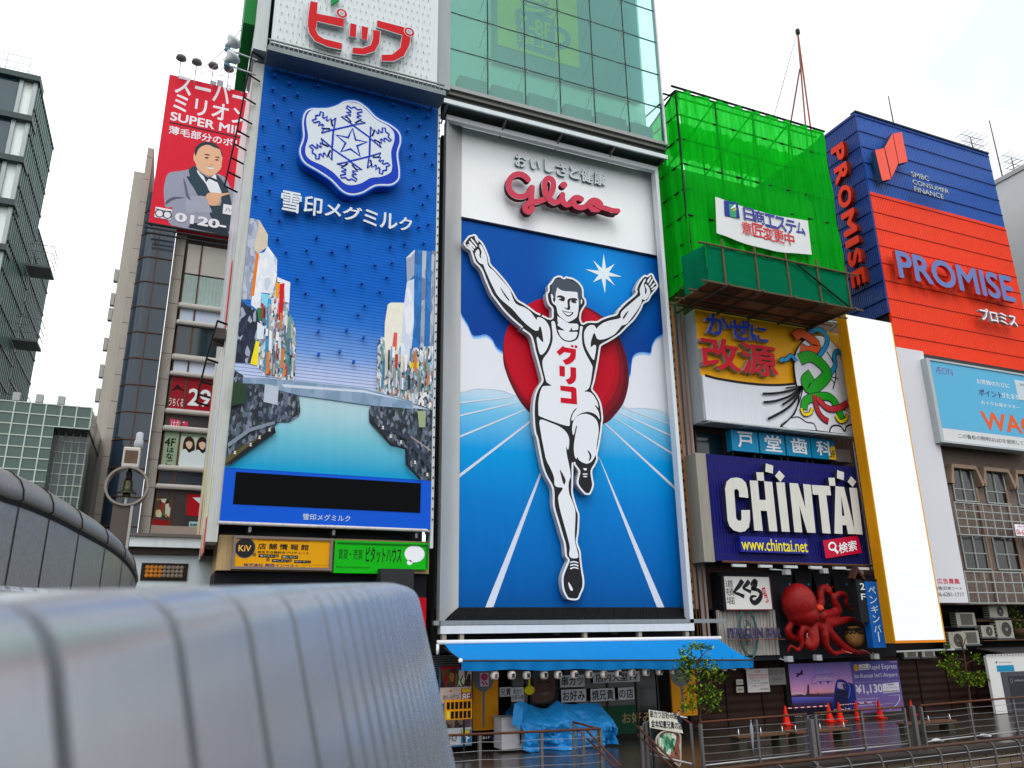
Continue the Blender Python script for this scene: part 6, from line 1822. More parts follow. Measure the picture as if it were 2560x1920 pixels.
b.text(FA2, 'お買物のたびに', C6(710, 298)[0], C6(910, 300)[0], .005, WHITE, .006)
b.text(FA2, 'ポイント', C6(725, 372)[0], C6(862, 352)[0], .005, M((60, 44, 110), .5), .02)
b.text(FA2, 'がたまる、', C6(868, 388)[0], C6(980, 370)[0], .005, WHITE, .006)
b.text(FA2, 'おトクな電子マネー', C6(738, 428)[0], C6(975, 440)[0], .005, WHITE, .006)
b.text(FA2, 'WAON', C6(750, 585)[0], C6(1180, 530)[0], .005, M((222, 90, 30), .45), .03)
b.text(FA2, 'この看板の照明はLEDを使用しています', C6(594, 640)[0], C6(1080, 670)[0], .005, M((70, 66, 76), .5), .006)
b.build('lettering', ae)
b = MB()
r = FA2.rect(C6(968, 400)[0], C6(1100, 300)[0])
b.boxf(FA2, r, .002, .02, M((190, 204, 212), .4)); b.text(FA2, '344', C6(975, 312)[0], C6(1005, 302)[0], .024, M((50, 50, 70), .5))
b.build('card_picture', ae)
# ================================================================== BROWN BRICK BUILDING
YBr = 26.2
FBr = Fr(YBr)
bkx0 = 31.0
bk = thing('brown_brick_building', 'brown brick building with hooded sash windows and white balcony railings', 'building', (bkx0, YBr, 0))
brickm = M((122, 106, 98), .85, var=.2, tiles=(.24, .09, (80, 68, 62)), dirt=0)
zbk0 = FBr.px(E5(600, 680)[0])[1]
MB().box(bkx0, 46, YBr, 40, zbk0, 17, brickm).build('brick_wall', bk)
MB().box(29.21, 46, YBr + 1.2, 40, 0, zbk0 - .004, M((30, 27, 26), .8, var=.3)).build('ground_floor_wall', bk)
for i, (zx0, zx1, zt3, zb3) in enumerate(((540, 680, 840, 1038), (740, 880, 862, 1050), (935, 1075, 880, 1062))):
    wx_ = FBr.px(C6(zx0 + 10, 940)[0])[0]; wx2 = FBr.px(C6(zx1, 940)[0])[0]
    zt4 = FBr.px(C6(545, 838)[0])[1]; zb4 = FBr.px(C6(560, 1030)[0])[1]
    o = MB().box(wx_, wx2, YBr - .03, YBr + .02, zb4, zt4, M((40, 36, 38), .15, spec=.4, var=.3)).build('window', bk)
    b = MB(); fw = M((150, 156, 152), .5)
    xm = (wx_ + wx2) / 2; zm_ = (zt4 + zb4) / 2 - .2
    for a0, a1, c0_, c1_ in ((wx_, wx_ + .06, zb4, zt4), (wx2 - .06, wx2, zb4, zt4), (xm - .03, xm + .03, zb4, zt4)):
        b.box(a0, a1, YBr - .08, YBr - .032, c0_, c1_, fw)
    b.box(wx_ + .061, wx2 - .061, YBr - .075, YBr - .034, zm_ - .025, zm_ + .025, fw); b.box(wx_ - .05, wx2 + .05, YBr - .14, YBr - .081, zb4 - .06, zb4, fw)
    b.build('window_frame', o)
    b = MB(); cm = M((150, 128, 112), .8, dirt=.4)
    pr = [(wx_ - .28, zt4 - .75), (wx_ - .08, zt4 + .12), (wx2 + .08, zt4 + .12), (wx2 + .42, zt4 - .75)]
    b.stroke(FBr, pr, .2, .32, cm, t=.33, ab=True)
    b.build('window_hood', bk)
for i, (zx0, zx1) in enumerate(((615, 765), (815, 968), (1010, 1160))):
    wx_ = FBr.px(C6(zx0, 1360)[0])[0]; wx2 = FBr.px(C6(zx1, 1360)[0])[0]
    zt4 = FBr.px(C6(600, 1255)[0])[1]; zb4 = FBr.px(C6(640, 1458)[0])[1]
    o = MB().box(wx_, wx2, YBr - .03, YBr + .02, zb4, zt4, M((34, 32, 34), .15, spec=.4, var=.3)).build('window', bk)
    b = MB(); xm = (wx_ + wx2) / 2; zm_ = (zt4 + zb4) / 2 - .05
    for a0, a1, c0_, c1_ in ((wx_, wx_ + .06, zb4, zt4), (wx2 - .06, wx2, zb4, zt4), (xm - .03, xm + .03, zb4, zt4)):
        b.box(a0, a1, YBr - .08, YBr - .032, c0_, c1_, fw)
    b.box(wx_ + .061, wx2 - .061, YBr - .075, YBr - .034, zm_ - .025, zm_ + .025, fw); b.box(wx_ - .05, wx2 + .05, YBr - .14, YBr - .081, zb4 - .06, zb4, fw)
    b.build('window_frame', o)
b = MB()
for x in (wx_ - .6, wx2 + .25, FBr.px(C6(700, 1000)[0])[0], FBr.px(C6(775, 1400)[0])[0]):
    b.tube([(x, YBr - .1, zbk0), (x, YBr - .1, FBr.px(C6(700, 960)[0])[1])], .06, M((140, 116, 96), .6, dirt=.4), 6)
b.build('drain_pipes', bk)
def balcony(ztop_, zbot_, n_h, xs_v):
    FR2 = Fr(YBr - .7)
    b = MB(); rw = M((164, 170, 168), .45, dirt=.4)
    z1_, z0_ = FR2.px(ztop_)[1], FR2.px(zbot_)[1]
    x0_ = FR2.px(zbot_)[0]
    for i in range(n_h):
        z = z0_ + (z1_ - z0_) * i / (n_h - 1); b.box(x0_, 46, YBr - .72, YBr - .68, z - .02, z + .02, rw)
    for i in range(22):
        x = x0_ + .03 + i * .62; b.box(x - .02, x + .02, YBr - .725, YBr - .675, z0_ - .02, z1_ + .02, rw)
        if i % 3 == 0: b.box(x - .02, x + .02, YBr - .66, YBr - .02, z1_ - .04, z1_, rw); b.box(x - .02, x + .02, YBr - .66, YBr - .02, z0_, z0_ + .04, rw)
    b.build('balcony_railing', bk)
balcony(C6(555, 1042)[0], C6(600, 1245)[0], 5, 0)
balcony(C6(640, 1478)[0], E5(640, 660)[0], 4, 0)
FRs = Fr(YBr - .8)
r = FRs.rect(C6(960, 1255)[0], C6(1090, 1190)[0])
t = thing('small_white_notice', 'small white notice hung on the upper white balcony railing', 'sign', FRs.pt(r[0], r[2]))
b = MB().boxf(FRs, r, -.03, 0, WHITE); b.build('plate', t)
b = MB(); b.text(FRs, '広告募集', (r[0] + .18, r[2] + .42), (r[1] - .05, r[3] - .06), .004, RED, .015, ab=True).text(FRs, '06-6281-1717', (r[0] + .04, r[2] + .06), (r[1] - .05, r[2] + .32), .004, RED, .015, ab=True); b.build('lettering', t)
# air conditioners
acm = M((160, 157, 146), .5, dirt=.35)
def aircon(p0, p1, Y, label, fan=True, two=False):
    F_ = Fr(Y); r = F_.rect(p0, p1)
    t = thing('air_conditioner', label, 'air conditioner', F_.pt(r[0], r[2]), 'outdoor air conditioner units by the brick building')
    MB().box(r[0], r[1], Y, Y + .35, r[2], r[3], acm).build('casing', t, bevel=.02)
    w_, h_ = r[1] - r[0], r[3] - r[2]
    b = MB(); dkm = M((60, 58, 56), .6)
    if fan:
        cx_, cz_, rd_ = r[0] + w_ * .58, r[2] + h_ * .5, min(w_ * .34, h_ * .42)
        b.disc(F_, (cx_, cz_), rd_, .006, dkm, ab=True, n=24)
        for k5 in range(3): b.stroke(F_, [(cx_ + rd_ * (.4 + .28 * k5) * math.cos(a * math.pi / 10), cz_ + rd_ * (.4 + .28 * k5) * math.sin(a * math.pi / 10)) for a in range(20)], .012, .012, M((120, 118, 112), .5), True, ab=True)
        b.disc(F_, (cx_, cz_), rd_ * .22, .016, M((150, 148, 142), .5), ab=True, n=12)
    else:
        b.boxf(F_, (r[0] + w_ * .22, r[1] - w_ * .16, r[2] + h_ * .1, r[3] - h_ * .1), .002, .012, M((104, 98, 92), .6, ribs=('Z', .03, .8)))
    b.build('fan_grille', t)
    b = MB()
    for k5 in range(5): b.box(r[0] - .012, r[0] - .004, Y + .03, Y + .32, r[2] + h_ * (.12 + .18 * k5), r[2] + h_ * (.2 + .18 * k5), dkm)
    b.build('side_grille', t)
    b = MB().box(r[0] - .08, r[1] + .08, Y + .0, Y + .9, r[2] - .06, r[2] - .004, M((80, 84, 86), .5)); b.build('bracket', t)
YA = 26.6
aircon(E5(915, 850)[0], E5(1120, 690)[0], YA, 'highest air conditioner, with a round fan, under the lower balcony')
aircon(E5(490, 965)[0], E5(705, 785)[0], YA, 'slatted air conditioner on a bracket right of the lit screen', False)
aircon(E5(400, 1255)[0], E5(560, 1035)[0], YA - .2, 'square air conditioner behind the twigs of the thin bare tree')
aircon(E5(570, 1200)[0], E5(752, 1020)[0], YA - .1, 'yellowed slatted air conditioner beside the one behind the twigs', False)
aircon(E5(815, 1105)[0], E5(952, 950)[0], YA, 'small air conditioner with a round fan on the long brown ledge')
aircon(E5(1020, 1120)[0], E5(1185, 885)[0], YA, 'largest air conditioner with a big round fan beside the potted plant')
aircon(B6(975, 705)[0], B6(1085, 645)[0], 26.9, 'left of two grey air conditioners below the lit screen', False)
aircon(B6(1130, 700)[0], B6(1232, 643)[0], 26.9, 'right of two grey air conditioners below the lit screen', False)
lg = thing('brown_ledge', 'long brown ledge carrying air conditioners and a potted plant', 'ledge', at(*E5(820, 1120)[0], YA))
p = at(*E5(800, 1125)[0], YA); MB().box(p.x, p.x + 5, YA - .1, YA + 1, p.z - .1, p.z - .07, M((96, 66, 44), .7)).build('board', lg)
p2_ = at(*E5(720, 880)[0], YA); MB().box(p2_.x, p2_.x + 4, YA + .1, YA + .25, p2_.z - .08, p2_.z + .02, M((70, 44, 36), .7)).build('beam', lg)
# ================================================================== ORANGE AND BLUE FINANCE BUILDING
YP = 26.0
FP2 = Fr(YP)
g1, g2 = FP2.px(C2(252, 78)[0]), FP2.px(C2(470, 1215)[0])
qx0 = (g1[0] + g2[0]) / 2
e1_, e2_ = FP2.px(C2(1025, 358)[0]), FP2.px(C2(1235, 1210)[0])
qx1 = (e1_[0] + e2_[0]) / 2
qz1 = (g1[1] + e1_[1]) / 2
qz0 = FP2.px(C2(515, 1470)[0])[1]
qzm = (FP2.px(C2(340, 535)[0])[1] + FP2.px(C2(1122, 780)[0])[1]) / 2
pr = thing('finance_billboard_building', 'huge corrugated blue and orange-red corner billboard with raised capital letters', 'building', (qx0, YP, 0))
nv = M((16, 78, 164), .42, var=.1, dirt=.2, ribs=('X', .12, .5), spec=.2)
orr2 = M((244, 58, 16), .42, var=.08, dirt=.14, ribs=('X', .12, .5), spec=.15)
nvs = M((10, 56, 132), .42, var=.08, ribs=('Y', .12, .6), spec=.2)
MB().box(qx0 + .1, qx1, YP + .02, YP + 14, qz0 - .28, qz1 - .02, M((60, 62, 70), .8)).build('core', pr)
MB().boxf(FP2, (qx0, qx1, qzm, qz1), 0, .1, nv).build('blue_front_panel', pr)
MB().boxf(FP2, (qx0, qx1, qz0, qzm - .006), 0, .12, orr2).build('orange_front_panel', pr)
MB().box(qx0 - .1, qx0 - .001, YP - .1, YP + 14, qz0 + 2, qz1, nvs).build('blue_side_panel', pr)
b = MB()
for i in range(14):
    z = qz0 + .8 + i * (qz1 - qz0) / 14
    c_ = (160, 26, 10) if z < qzm else (8, 34, 96)
    b.boxf(FP2, (qx0, qx1, z - .02, z + .02), .12, .145, M(c_, .5))
    if z > qz0 + 2.2: b.box(qx0 - .13, qx0 - .1, YP - .1, YP + 14, z - .02, z + .02, M((6, 26, 80), .5))
b.boxf(FP2, (qx0 - .1, qx1, qz1 + .002, qz1 + .1), -.2, .16, M((30, 34, 50), .5)).boxf(FP2, (qx0, qx1, qz0 - .3, qz0 - .004), 0, .2, M((50, 48, 50), .5))
b.build('panel_seams', pr)
FPl = Fr(YP - .65)
b = MB()
lb, lbs = M((98, 118, 176), .4, var=.05), M((214, 60, 40), .5)
b.text(FPl, 'PROMISE', C2(528, 1046)[0], C2(1166, 1040)[0], 0, lb, .03, .2, lbs)
b.build('raised_letters', pr)
b = MB()
b.text(FPl, 'プロミス', C2(1000, 1288)[0], C2(1196, 1260)[0], 0, WHITE, .02, .2, M((170, 170, 176), .5))
b.build('raised_katakana', pr)
b = MB()
cf = M((196, 206, 206), .4)
for st_, bl, tr in (('SMBC', C2(598, 462), C2(694, 462)), ('CONSUMER', C2(605, 505), C2(808, 538)), ('FINANCE', C2(616, 548), C2(778, 566))):
    b.text(FPl, st_, bl[0], tr[0], 0, cf, -.004, .06, M((90, 110, 140), .5))
b.build('company_lettering', pr)
b = MB()
co_ = M((240, 90, 70), .4, var=.03); cos_ = M((20, 60, 90), .5)
for q in (C2(386, 312, 438, 300, 478, 478, 428, 488), C2(442, 296, 486, 214, 520, 388, 482, 470), C2(490, 216, 540, 208, 574, 378, 524, 390)):
    b.poly(FPl, q, 0, co_, t=.3, side=cos_)
b.build('folded_logo', pr)
# letters on the side wall, reading downwards
FSd = Fr(X=qx0 - .5)
b = MB()
so_ = M((240, 60, 30), .4)
chars = [((118, 395), (208, 282)), ((150, 500), (230, 395)), ((160, 670), (255, 520)), ((178, 800), (278, 670)), ((205, 890), (300, 825)), ((230, 1000), (320, 890)), ((258, 1105), (342, 1000))]
u0 = [FSd.px(C2(x_, y_)[0]) for x_, y_ in ((162, 280), (300, 1095))]
zt5 = FSd.px(C2(170, 280)[0])[1]; zb5 = FSd.px(C2(300, 1090)[0])[1]
ul = FSd.px(C2(150, 440)[0])[0]; ur = FSd.px(C2(230, 440)[0])[0]
wsum = sum((.62, .64, .8, .86, .26, .56, .56))
z = zt5
for ch, wd in zip('PROMISE', (.62, .64, .8, .86, .26, .56, .56)):
    hgt = (zt5 - zb5) * wd / (wsum + .9)
    b.text(FSd, ch, (ul, z - hgt), (ur, z), 0, so_, .045, .3, M((120, 30, 20), .5), rot=-90, ab=True)
    z -= hgt + (zt5 - zb5) * .15 / (wsum + .9)
b.build('side_letters', pr)
# antennas
def antenna(zx0, zy0, zx1, zy1, label, yagi=False):
    a_, c_ = at(*C2(zx0, zy0)[0], YP + 3), at(*C2(zx1, zy1)[0], YP + 3)
    c_ = Vector((a_.x + (c_.x - a_.x) * .3, a_.y, c_.z)); a_.z -= 1.5
    t = thing('roof_antenna', label, 'antenna', a_)
    MB().tube([a_, c_], [.05, .03], M((80, 60, 70), .5), 6).build('mast', t)
    if yagi:
        b = MB()
        for k6 in range(3):
            z = c_.z - .5 * k6
            b.tube([Vector((c_.x - .9, c_.y, z)), Vector((c_.x + 1.2, c_.y, z + .1))], .02, STEEL, 5)
            for s_ in range(5): b.tube([Vector((c_.x - .8 + .45 * s_, c_.y - .5, z + .03)), Vector((c_.x - .8 + .45 * s_, c_.y + .5, z + .03))], .014, STEEL, 4)
        b.build('elements', t)
antenna(495, 165, 458, 0, 'thin red-grey mast standing on the middle of the blue roof edge')
antenna(963, 335, 918, 232, 'television aerial on the right end of the blue roof', True)
antenna(1118, 455, 1040, 140, 'tall thin mast on the grey-white building at the right edge')
antenna(1185, 420, 1178, 360, 'low television aerial on the grey-white building at the right edge', True)
# pale building at the right edge
XW = 48.0
FWx = Fr(X=XW)
qw = FWx.pt(*FWx.px((2560, 414)))
gw_ = thing('pale_grey_building', 'plain pale grey building behind the orange and blue billboard', 'building', (XW, qw.y, 0))
MB().box(XW, XW + 20, qw.y - 6, 90, 0, qw.z, M((200, 202, 204), .6, var=.03)).build('wall', gw_)
b = MB(); b.box(XW - .1, XW - .003, qw.y - 6, 90, qw.z - .25, qw.z + .05, M((170, 172, 174), .6)); b.build('roof_edge', gw_)
# ================================================================== GREEN SCAFFOLD over the dark building
YG = 24.2
FG2 = Fr(YG)
sx0 = FG2.px(C1(165, 900)[0])[0]; sx1 = (FG2.px(C1(945, 620)[0])[0] + FG2.px(C1(1065, 1390)[0])[0]) / 2
sz1 = (FG2.px(C1(120, 375)[0])[1] + FG2.px(C1(945, 600)[0])[1]) / 2
szb = FG2.px(C1(200, 1420)[0])[1]
sx00 = FG2.px(C1(150, 1000)[0])[0]
gn = thing('green_scaffold', 'scaffold wrapped in bright green netting over a building', 'scaffold', (sx0, YG, szb))
net = net_mat((24, 204, 44), .84, .55, .2)
net2 = net_mat((14, 124, 88), .95, .4, .05)
b = MB()
random.seed(11)
def cloth(P00, P10, P11, P01, nu, nv_, amp, mat, axis=Vector((0, -1, 0)), sag=0, fr=9):
    P00, P10, P11, P01 = map(Vector, (P00, P10, P11, P01))
    ph = [random.uniform(0, 6) for _ in range(4)]
    vs = []
    for j in range(nv_ + 1):
        for i in range(nu + 1):
            u, v = i / nu, j / nv_
            p = P00.lerp(P10, u).lerp(P01.lerp(P11, u), v)
            d = amp * (math.sin(fr * u * 6.28 + ph[0] + 1.5 * v) * .5 + math.sin(fr * 1.7 * u * 6.28 + ph[1] - 2 * v) * .3 + math.sin(3 * v * 6.28 + ph[2] + 3 * u) * .3)
            p += axis * d - Vector((0, 0, sag * math.sin(math.pi * u) * v))
            vs.append(p)
    fs = [(j * (nu + 1) + i, j * (nu + 1) + i + 1, (j + 1) * (nu + 1) + i + 1, (j + 1) * (nu + 1) + i) for j in range(nv_) for i in range(nu)]
    return vs, fs
zmid_ = szb + 1.0
MB().box(sx0 + .3, sx1 + 1.2, 26.7, 40, 18.2, sz1 - 2.2, M((150, 150, 146), .8, dirt=.4, var=.2)).build('tower_wall', nb_)
vs, fs = cloth((sx0, YG, zmid_ - .3), (sx1, YG, zmid_ - .9), (sx1, YG, sz1 - .05), (sx0, YG, sz1), 90, 24, .16, net)
b.add(vs, fs, net)
b.build('front_netting', gn, sm=True)
b = MB()
vs, fs = cloth((sx00 - .15, YG + 2.4, szb - .8), (sx0, YG, szb + .2), (sx0, YG, sz1), (sx00 - .1, YG + 3.2, sz1 - 1.2), 30, 26, .08, net, Vector((-1, -.3, 0)), fr=4)
b.add(vs, fs, net_mat((20, 196, 40), .84, .5, .14))
b.build('side_netting', gn, sm=True)
b = MB()
vs, fs = cloth((sx0, YG + .8, sz1 - 3), (sx1, YG + .8, sz1 - 3.0), (sx1, YG + .8, sz1 - 1.1), (sx0, YG + .8, sz1 - 1.1), 50, 8, .12, net, fr=12)
b.add(vs, fs, net_mat((10, 160, 24), .55, .5, .4))
b.build('inner_netting', gn, sm=True)
# poles
pole = M((96, 80, 62), .6, dirt=.3); poled = M((26, 40, 30), .5)
b = MB()
for i in range(5):
    x = sx0 + (sx1 - sx0) * i / 4
    b.tube([(x, YG + .12, szb - .2), (x, YG + .12, sz1)], .05, poled, 6)
    b.tube([(x, YG + 1.3, szb - .2), (x, YG + 1.3, sz1 - 1.6)], .05, poled, 6)
    b.tube([(x, YG + .1, sz1 - .02), (x - .6, YG + 3.2, sz1 - 1.7)], .05, poled, 6)
    b.tube([(x, YG + .1, sz1 - .1), (x + .9, YG + 1.3, sz1 - 1.4)], .045, poled, 6)
for j in range(8):
    z = szb + .5 + (sz1 - szb - .5) * j / 7
    b.tube([(sx0, YG + .12, z), (sx1, YG + .12, z)], .045, poled, 6)
    b.tube([(sx0, YG + .12, z), (sx00, YG + 2.4, z)], .045, poled, 6)
b.tube([(sx0 - .3, YG - .02, sz1 + .05), (sx1, YG - .02, sz1 + .05)], .06, BLACK, 6)
b.tube([(sx0 - .5, YG + .35, sz1 - .15), (sx1 - .2, YG + .35, sz1 - .1)], .05, BLACK, 6)
b.build('poles', gn)
# working deck at the foot
YD = 22.9
FDk = Fr(YD)
dx0 = (FDk.px(C1(280, 1240)[0])[0] + FDk.px(C1(290, 1440)[0])[0]) / 2
dx1 = FDk.px(C1(1095, 1560)[0])[0]
dz0 = (FDk.px(C1(290, 1440)[0])[1] + FDk.px(C1(1100, 1600)[0])[1]) / 2
dz1 = (FDk.px(C1(275, 1240)[0])[1] + FDk.px(C1(1070, 1400)[0])[1]) / 2
b = MB()
vs, fs = cloth((dx0, YD, dz0), (dx1, YD, dz0), (dx1, YD, dz1 + .0), (dx0, YD, dz1), 40, 8, .05, net2, fr=6)
b.add(vs, fs, net2)
vs, fs = cloth((dx0, YD + 1.6, dz0), (dx0, YD, dz0), (dx0, YD, dz1), (dx0, YD + 1.6, dz1 + .2), 10, 8, .05, net2, Vector((-1, 0, 0)), fr=2)
b.add(vs, fs, net2)
b.build('deck_netting', gn, sm=True)
b = MB()
ply = M((126, 82, 56), .8, var=.3, scale=1.2, tiles=(1.8, .9, (70, 44, 30)))
random.seed(4)
for i in range(8):
    for j in range(3):
        x0_ = dx0 + (dx1 - dx0) * i / 8
        b.box(x0_ + .01, x0_ + (dx1 - dx0) / 8 - .01, YD + .75 * j + .01, YD + .75 * j + .74, dz0 - .02, dz0 + .02, M(random.choice(((132, 86, 58), (112, 70, 48), (146, 100, 68), (90, 56, 40))), .8, var=.2))
b.build('deck_boards', gn)
b = MB()
for i in range(5):
    x = dx0 + .8 + (dx1 - dx0 - .9) * i / 4
    b.tube([(x, YD - .05, dz0 - .12), (x, YD - .05, dz1 + .35)], .045, pole, 6)
    b.tube([(x, YD - .3, dz0 - .1), (x - .3, YD + 3, dz0 - .1)], .05, pole, 6)
for z, y in ((dz1 + .0, -.08), (dz0 - .05, -.1), (dz0 - .05, .8), (dz0 - .05, 1.7), (dz0 - .05, 2.3)):
    b.tube([(dx0 - .4, YD + y, z), (dx1 + .5, YD + y, z)], .045, pole, 6)
b.tube([(dx0 + 4.6, YD - .12, dz1 - .1), (dx1 - .3, YD - .12, dz0)], .045, poled, 6)
b.build('deck_poles', gn)
# banner on the scaffold
FBn = Fr(YG - .25)
bn = thing('white_cloth_banner', 'white cloth banner with blue and red handwritten characters on green netting', 'banner', FBn.pt(*FBn.px(C1(345, 1170)[0])))
cn4 = [FBn.px(p) for p in C1(340, 1172, 875, 1292, 852, 1102, 332, 968)]
mid_a = [(a_[0], a_[1]) for a_ in cn4]
b = MB()
vs = []
NU, NV = 24, 8
for j in range(NV + 1):
    for i in range(NU + 1):
        u, v = i / NU, j / NV
        x = (cn4[0][0] * (1 - u) + cn4[1][0] * u) * (1 - v) + (cn4[3][0] * (1 - u) + cn4[2][0] * u) * v
        z = (cn4[0][1] * (1 - u) + cn4[1][1] * u) * (1 - v) + (cn4[3][1] * (1 - u) + cn4[2][1] * u) * v
        z -= .25 * math.sin(math.pi * u) * (1 - .3 * v)
        vs.append(FBn.pt(x, z, .022 * math.sin(u * 17) * (1 - v * .5)))
b.add(vs, [(j * (NU + 1) + i, j * (NU + 1) + i + 1, (j + 1) * (NU + 1) + i + 1, (j + 1) * (NU + 1) + i) for j in range(NV) for i in range(NU)], M((214, 216, 216), .7, var=.05, bump=.2, bscale=4))
b.build('cloth', bn, sm=True)
b = MB()
bl_b, rd_b = M((60, 66, 150), .6), M((206, 50, 56), .6)
for ch, q0, q1 in zip('日商エステム', (C1(492, 1098), C1(552, 1115), C1(610, 1135), C1(670, 1155), C1(730, 1170), C1(785, 1175)), (C1(545, 1040), C1(602, 1055), C1(665, 1075), C1(722, 1090), C1(780, 1108), C1(828, 1120))):
    b.text(FBn, ch, q0[0], q1[0], .04, bl_b, .018)
for ch, q0, q1 in zip('意匠変更中', (C1(482, 1175), C1(542, 1190), C1(602, 1210), C1(662, 1222), C1(722, 1235)), (C1(530, 1118), C1(598, 1130), C1(655, 1150), C1(712, 1165), C1(768, 1178))):
    b.text(FBn, ch, q0[0], q1[0], .04, rd_b, .012)
b.build('lettering', bn)
b = MB()
b.poly(FBn, C1(378, 990, 455, 1005, 468, 1092, 382, 1078), .04, M((30, 56, 140), .5))
b.poly(FBn, C1(405, 1010, 445, 1018, 447, 1088, 412, 1082), .043, M((60, 150, 110), .5))
b.poly(FBn, C1(412, 1040, 440, 1012, 444, 1030), .046, WHITE); b.poly(FBn, C1(418, 1052, 446, 1034, 447, 1046), .046, M((220, 180, 60), .5))
b.build('square_logo', bn)
# hoist pole on the scaffold
FHp = Fr(YG + 2)
hp_ = thing('hoist_poles', 'tall red-brown hoist poles with stay ropes rising from the green scaffold', 'poles', FHp.pt(*FHp.px(C1(850, 580)[0])))
a_ = FHp.pt(*FHp.px(C1(850, 600)[0])); tp = FHp.pt(*FHp.px(C1(895, 75)[0])); tp.x = a_.x + .35
for dx in (-.18, .22):
    MB().tube([a_ + Vector((dx, 0, -1)), tp], .05, M((150, 92, 72), .6), 6).build('pole', hp_)
c_ = FHp.pt(*FHp.px(C1(740, 545)[0])); d_ = FHp.pt(*FHp.px(C1(875, 275)[0]))
MB().tube([c_ + Vector((0, 0, -.6)), Vector((a_.x + .1, d_.y, d_.z))], .045, M((120, 70, 56), .6), 6).build('pole', hp_)
b = MB()
c_ = FHp.pt(*FHp.px(C1(660, 515)[0]))
b.tube([tp, c_], .012, M((150, 150, 150), .5), 4).tube([tp, c_ + Vector((.35, .5, 0))], .012, M((150, 150, 150), .5), 4)
b.build('stay_ropes', hp_)
MB().lathe(tp + Vector((0, 0, -.1)), [(.03, -.2), (.12, -.1), (.12, .15), (.04, .25)], DARKSTEEL, 8).build('pulley', hp_)
# ================================================================== STREET LEVEL under the runner billboard
sf = thing('shop_front', 'dark glass shop front with paper signs under the blue awning', 'shop', (8.2, 26.3, 0))
YS2 = 26.3
FSh = Fr(YS2)
b = MB()
b.box(8.3, 18.75, 27.0, 33, 0, 4.3, M((20, 18, 18), .8, var=.3)); b.build('back_wall', sf)  # near-black colour stands in for the shade under the awning
b = MB()
b.box(11.2, 17.0, YS2, YS2 + .05, .15, 2.9, M((18, 20, 20), .1, spec=.5, var=.3)); b.build('shop_glass', sf)
b = MB()
for x in (11.2, 13.2, 14.9, 16.1, 17.0):
    b.box(x - .03, x + .03, YS2 - .05, YS2 + .1, 0, 2.9, M((50, 50, 52), .4, .4))
b.box(11.2, 17.0, YS2 - .04, YS2 + .08, 2.902, 3.0, M((50, 50, 52), .4, .4)).box(11.2, 17, YS2 - .03, YS2 + .06, 0, .148, M((26, 24, 24), .6))
b.build('window_frames', sf)
rr = FSh.rect(B5(5, 1205)[0], B5(750, 905)[0])
b = MB(); b.boxf(FSh, (12.6, 16.05, .16, rr[3]), .005, .02, M((14, 62, 40), .5, var=.2)); b.build('green_lower_panel', sf)
b = MB(); b.text(FSh, 'お好み焼', B5(230, 1125)[0], B5(640, 985)[0], .026, M((150, 128, 84), .5), .01); b.build('gold_lettering', sf)
b = MB()
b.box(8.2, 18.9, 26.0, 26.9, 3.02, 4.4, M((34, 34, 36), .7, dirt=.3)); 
for i in range(9):
    b.box(8.2, 9.6, 25.9, 25.98, 2.35 + .07 * i, 2.38 + .07 * i, M((90, 92, 94), .5, .3))
b.build('upper_fascia', sf)
FSg = Fr(26.1)
# yellow panels with grey spatula pictures
for k7, (p0, p1, ct) in enumerate(((B4(532, 1255), B4(808, 590), 655), (B5(765, 1050), B5(985, 560), 850))):
    F_ = FSg
    r = F_.rect(p0[0], p1[0])
    t = thing('spatula_board', ('ochre board with a grey spatula picture left of the tarpaulin', 'ochre board with a grey spatula picture behind the young tree')[k7], 'sign', F_.pt(r[0], r[2]))
    MB().boxf(F_, r, -.08, 0, M((206, 136, 16), .6, var=.08)).build('board', t)
    cx_ = r[0] + (r[1] - r[0]) * .42; h_ = r[3] - r[2]; w_ = r[1] - r[0]
    b = MB()
    b.poly(F_, smooth([(cx_ - .4 * w_, r[3]), (cx_ - .4 * w_, r[3] - .15 * h_), (cx_ - .33 * w_, r[3] - .27 * h_), (cx_ - .1 * w_, r[3] - .36 * h_), (cx_ - .05 * w_, r[3] - .42 * h_), (cx_ - .04 * w_, r[2] + .08 * h_), (cx_, r[2] + .05 * h_), (cx_ + .04 * w_, r[2] + .08 * h_),
                       (cx_ + .05 * w_, r[3] - .42 * h_), (cx_ + .1 * w_, r[3] - .36 * h_), (cx_ + .33 * w_, r[3] - .27 * h_), (cx_ + .4 * w_, r[3] - .15 * h_), (cx_ + .4 * w_, r[3])], 2), .006, M((104, 106, 112), .5), ab=True)
    if k7 == 0:
        b.boxf(F_, (cx_ - .14 * w_, cx_ + .2 * w_, r[3] - .27 * h_, r[3] - .04 * h_), .007, .012, M((200, 190, 200), .5))
        b.disc(F_, (cx_ + .03 * w_, r[3] - .11 * h_), .13, .016, M((196, 60, 110), .5), ab=True, ry=.12)
        for q_ in range(4): b.disc(F_, (cx_ - .06 * w_ + .06 * w_ * q_, r[3] - (.2 + .03 * (q_ % 2)) * h_), .035, .016, M((180, 30, 60), .5), n=8, ab=True)
    b.build('spatula_picture', t)
t = thing('basement_sign', 'black sign reading B1F under the left spatula board', 'sign', (9.7, 26.05, 0))
r = FSg.rect(B4(535, 1385)[0], B4(735, 1290)[0])
b = MB(); b.boxf(FSg, (r[0], r[1] + .3, r[2], r[3]), -.05, .02, M((20, 18, 18), .6)); b.build('panel', t)
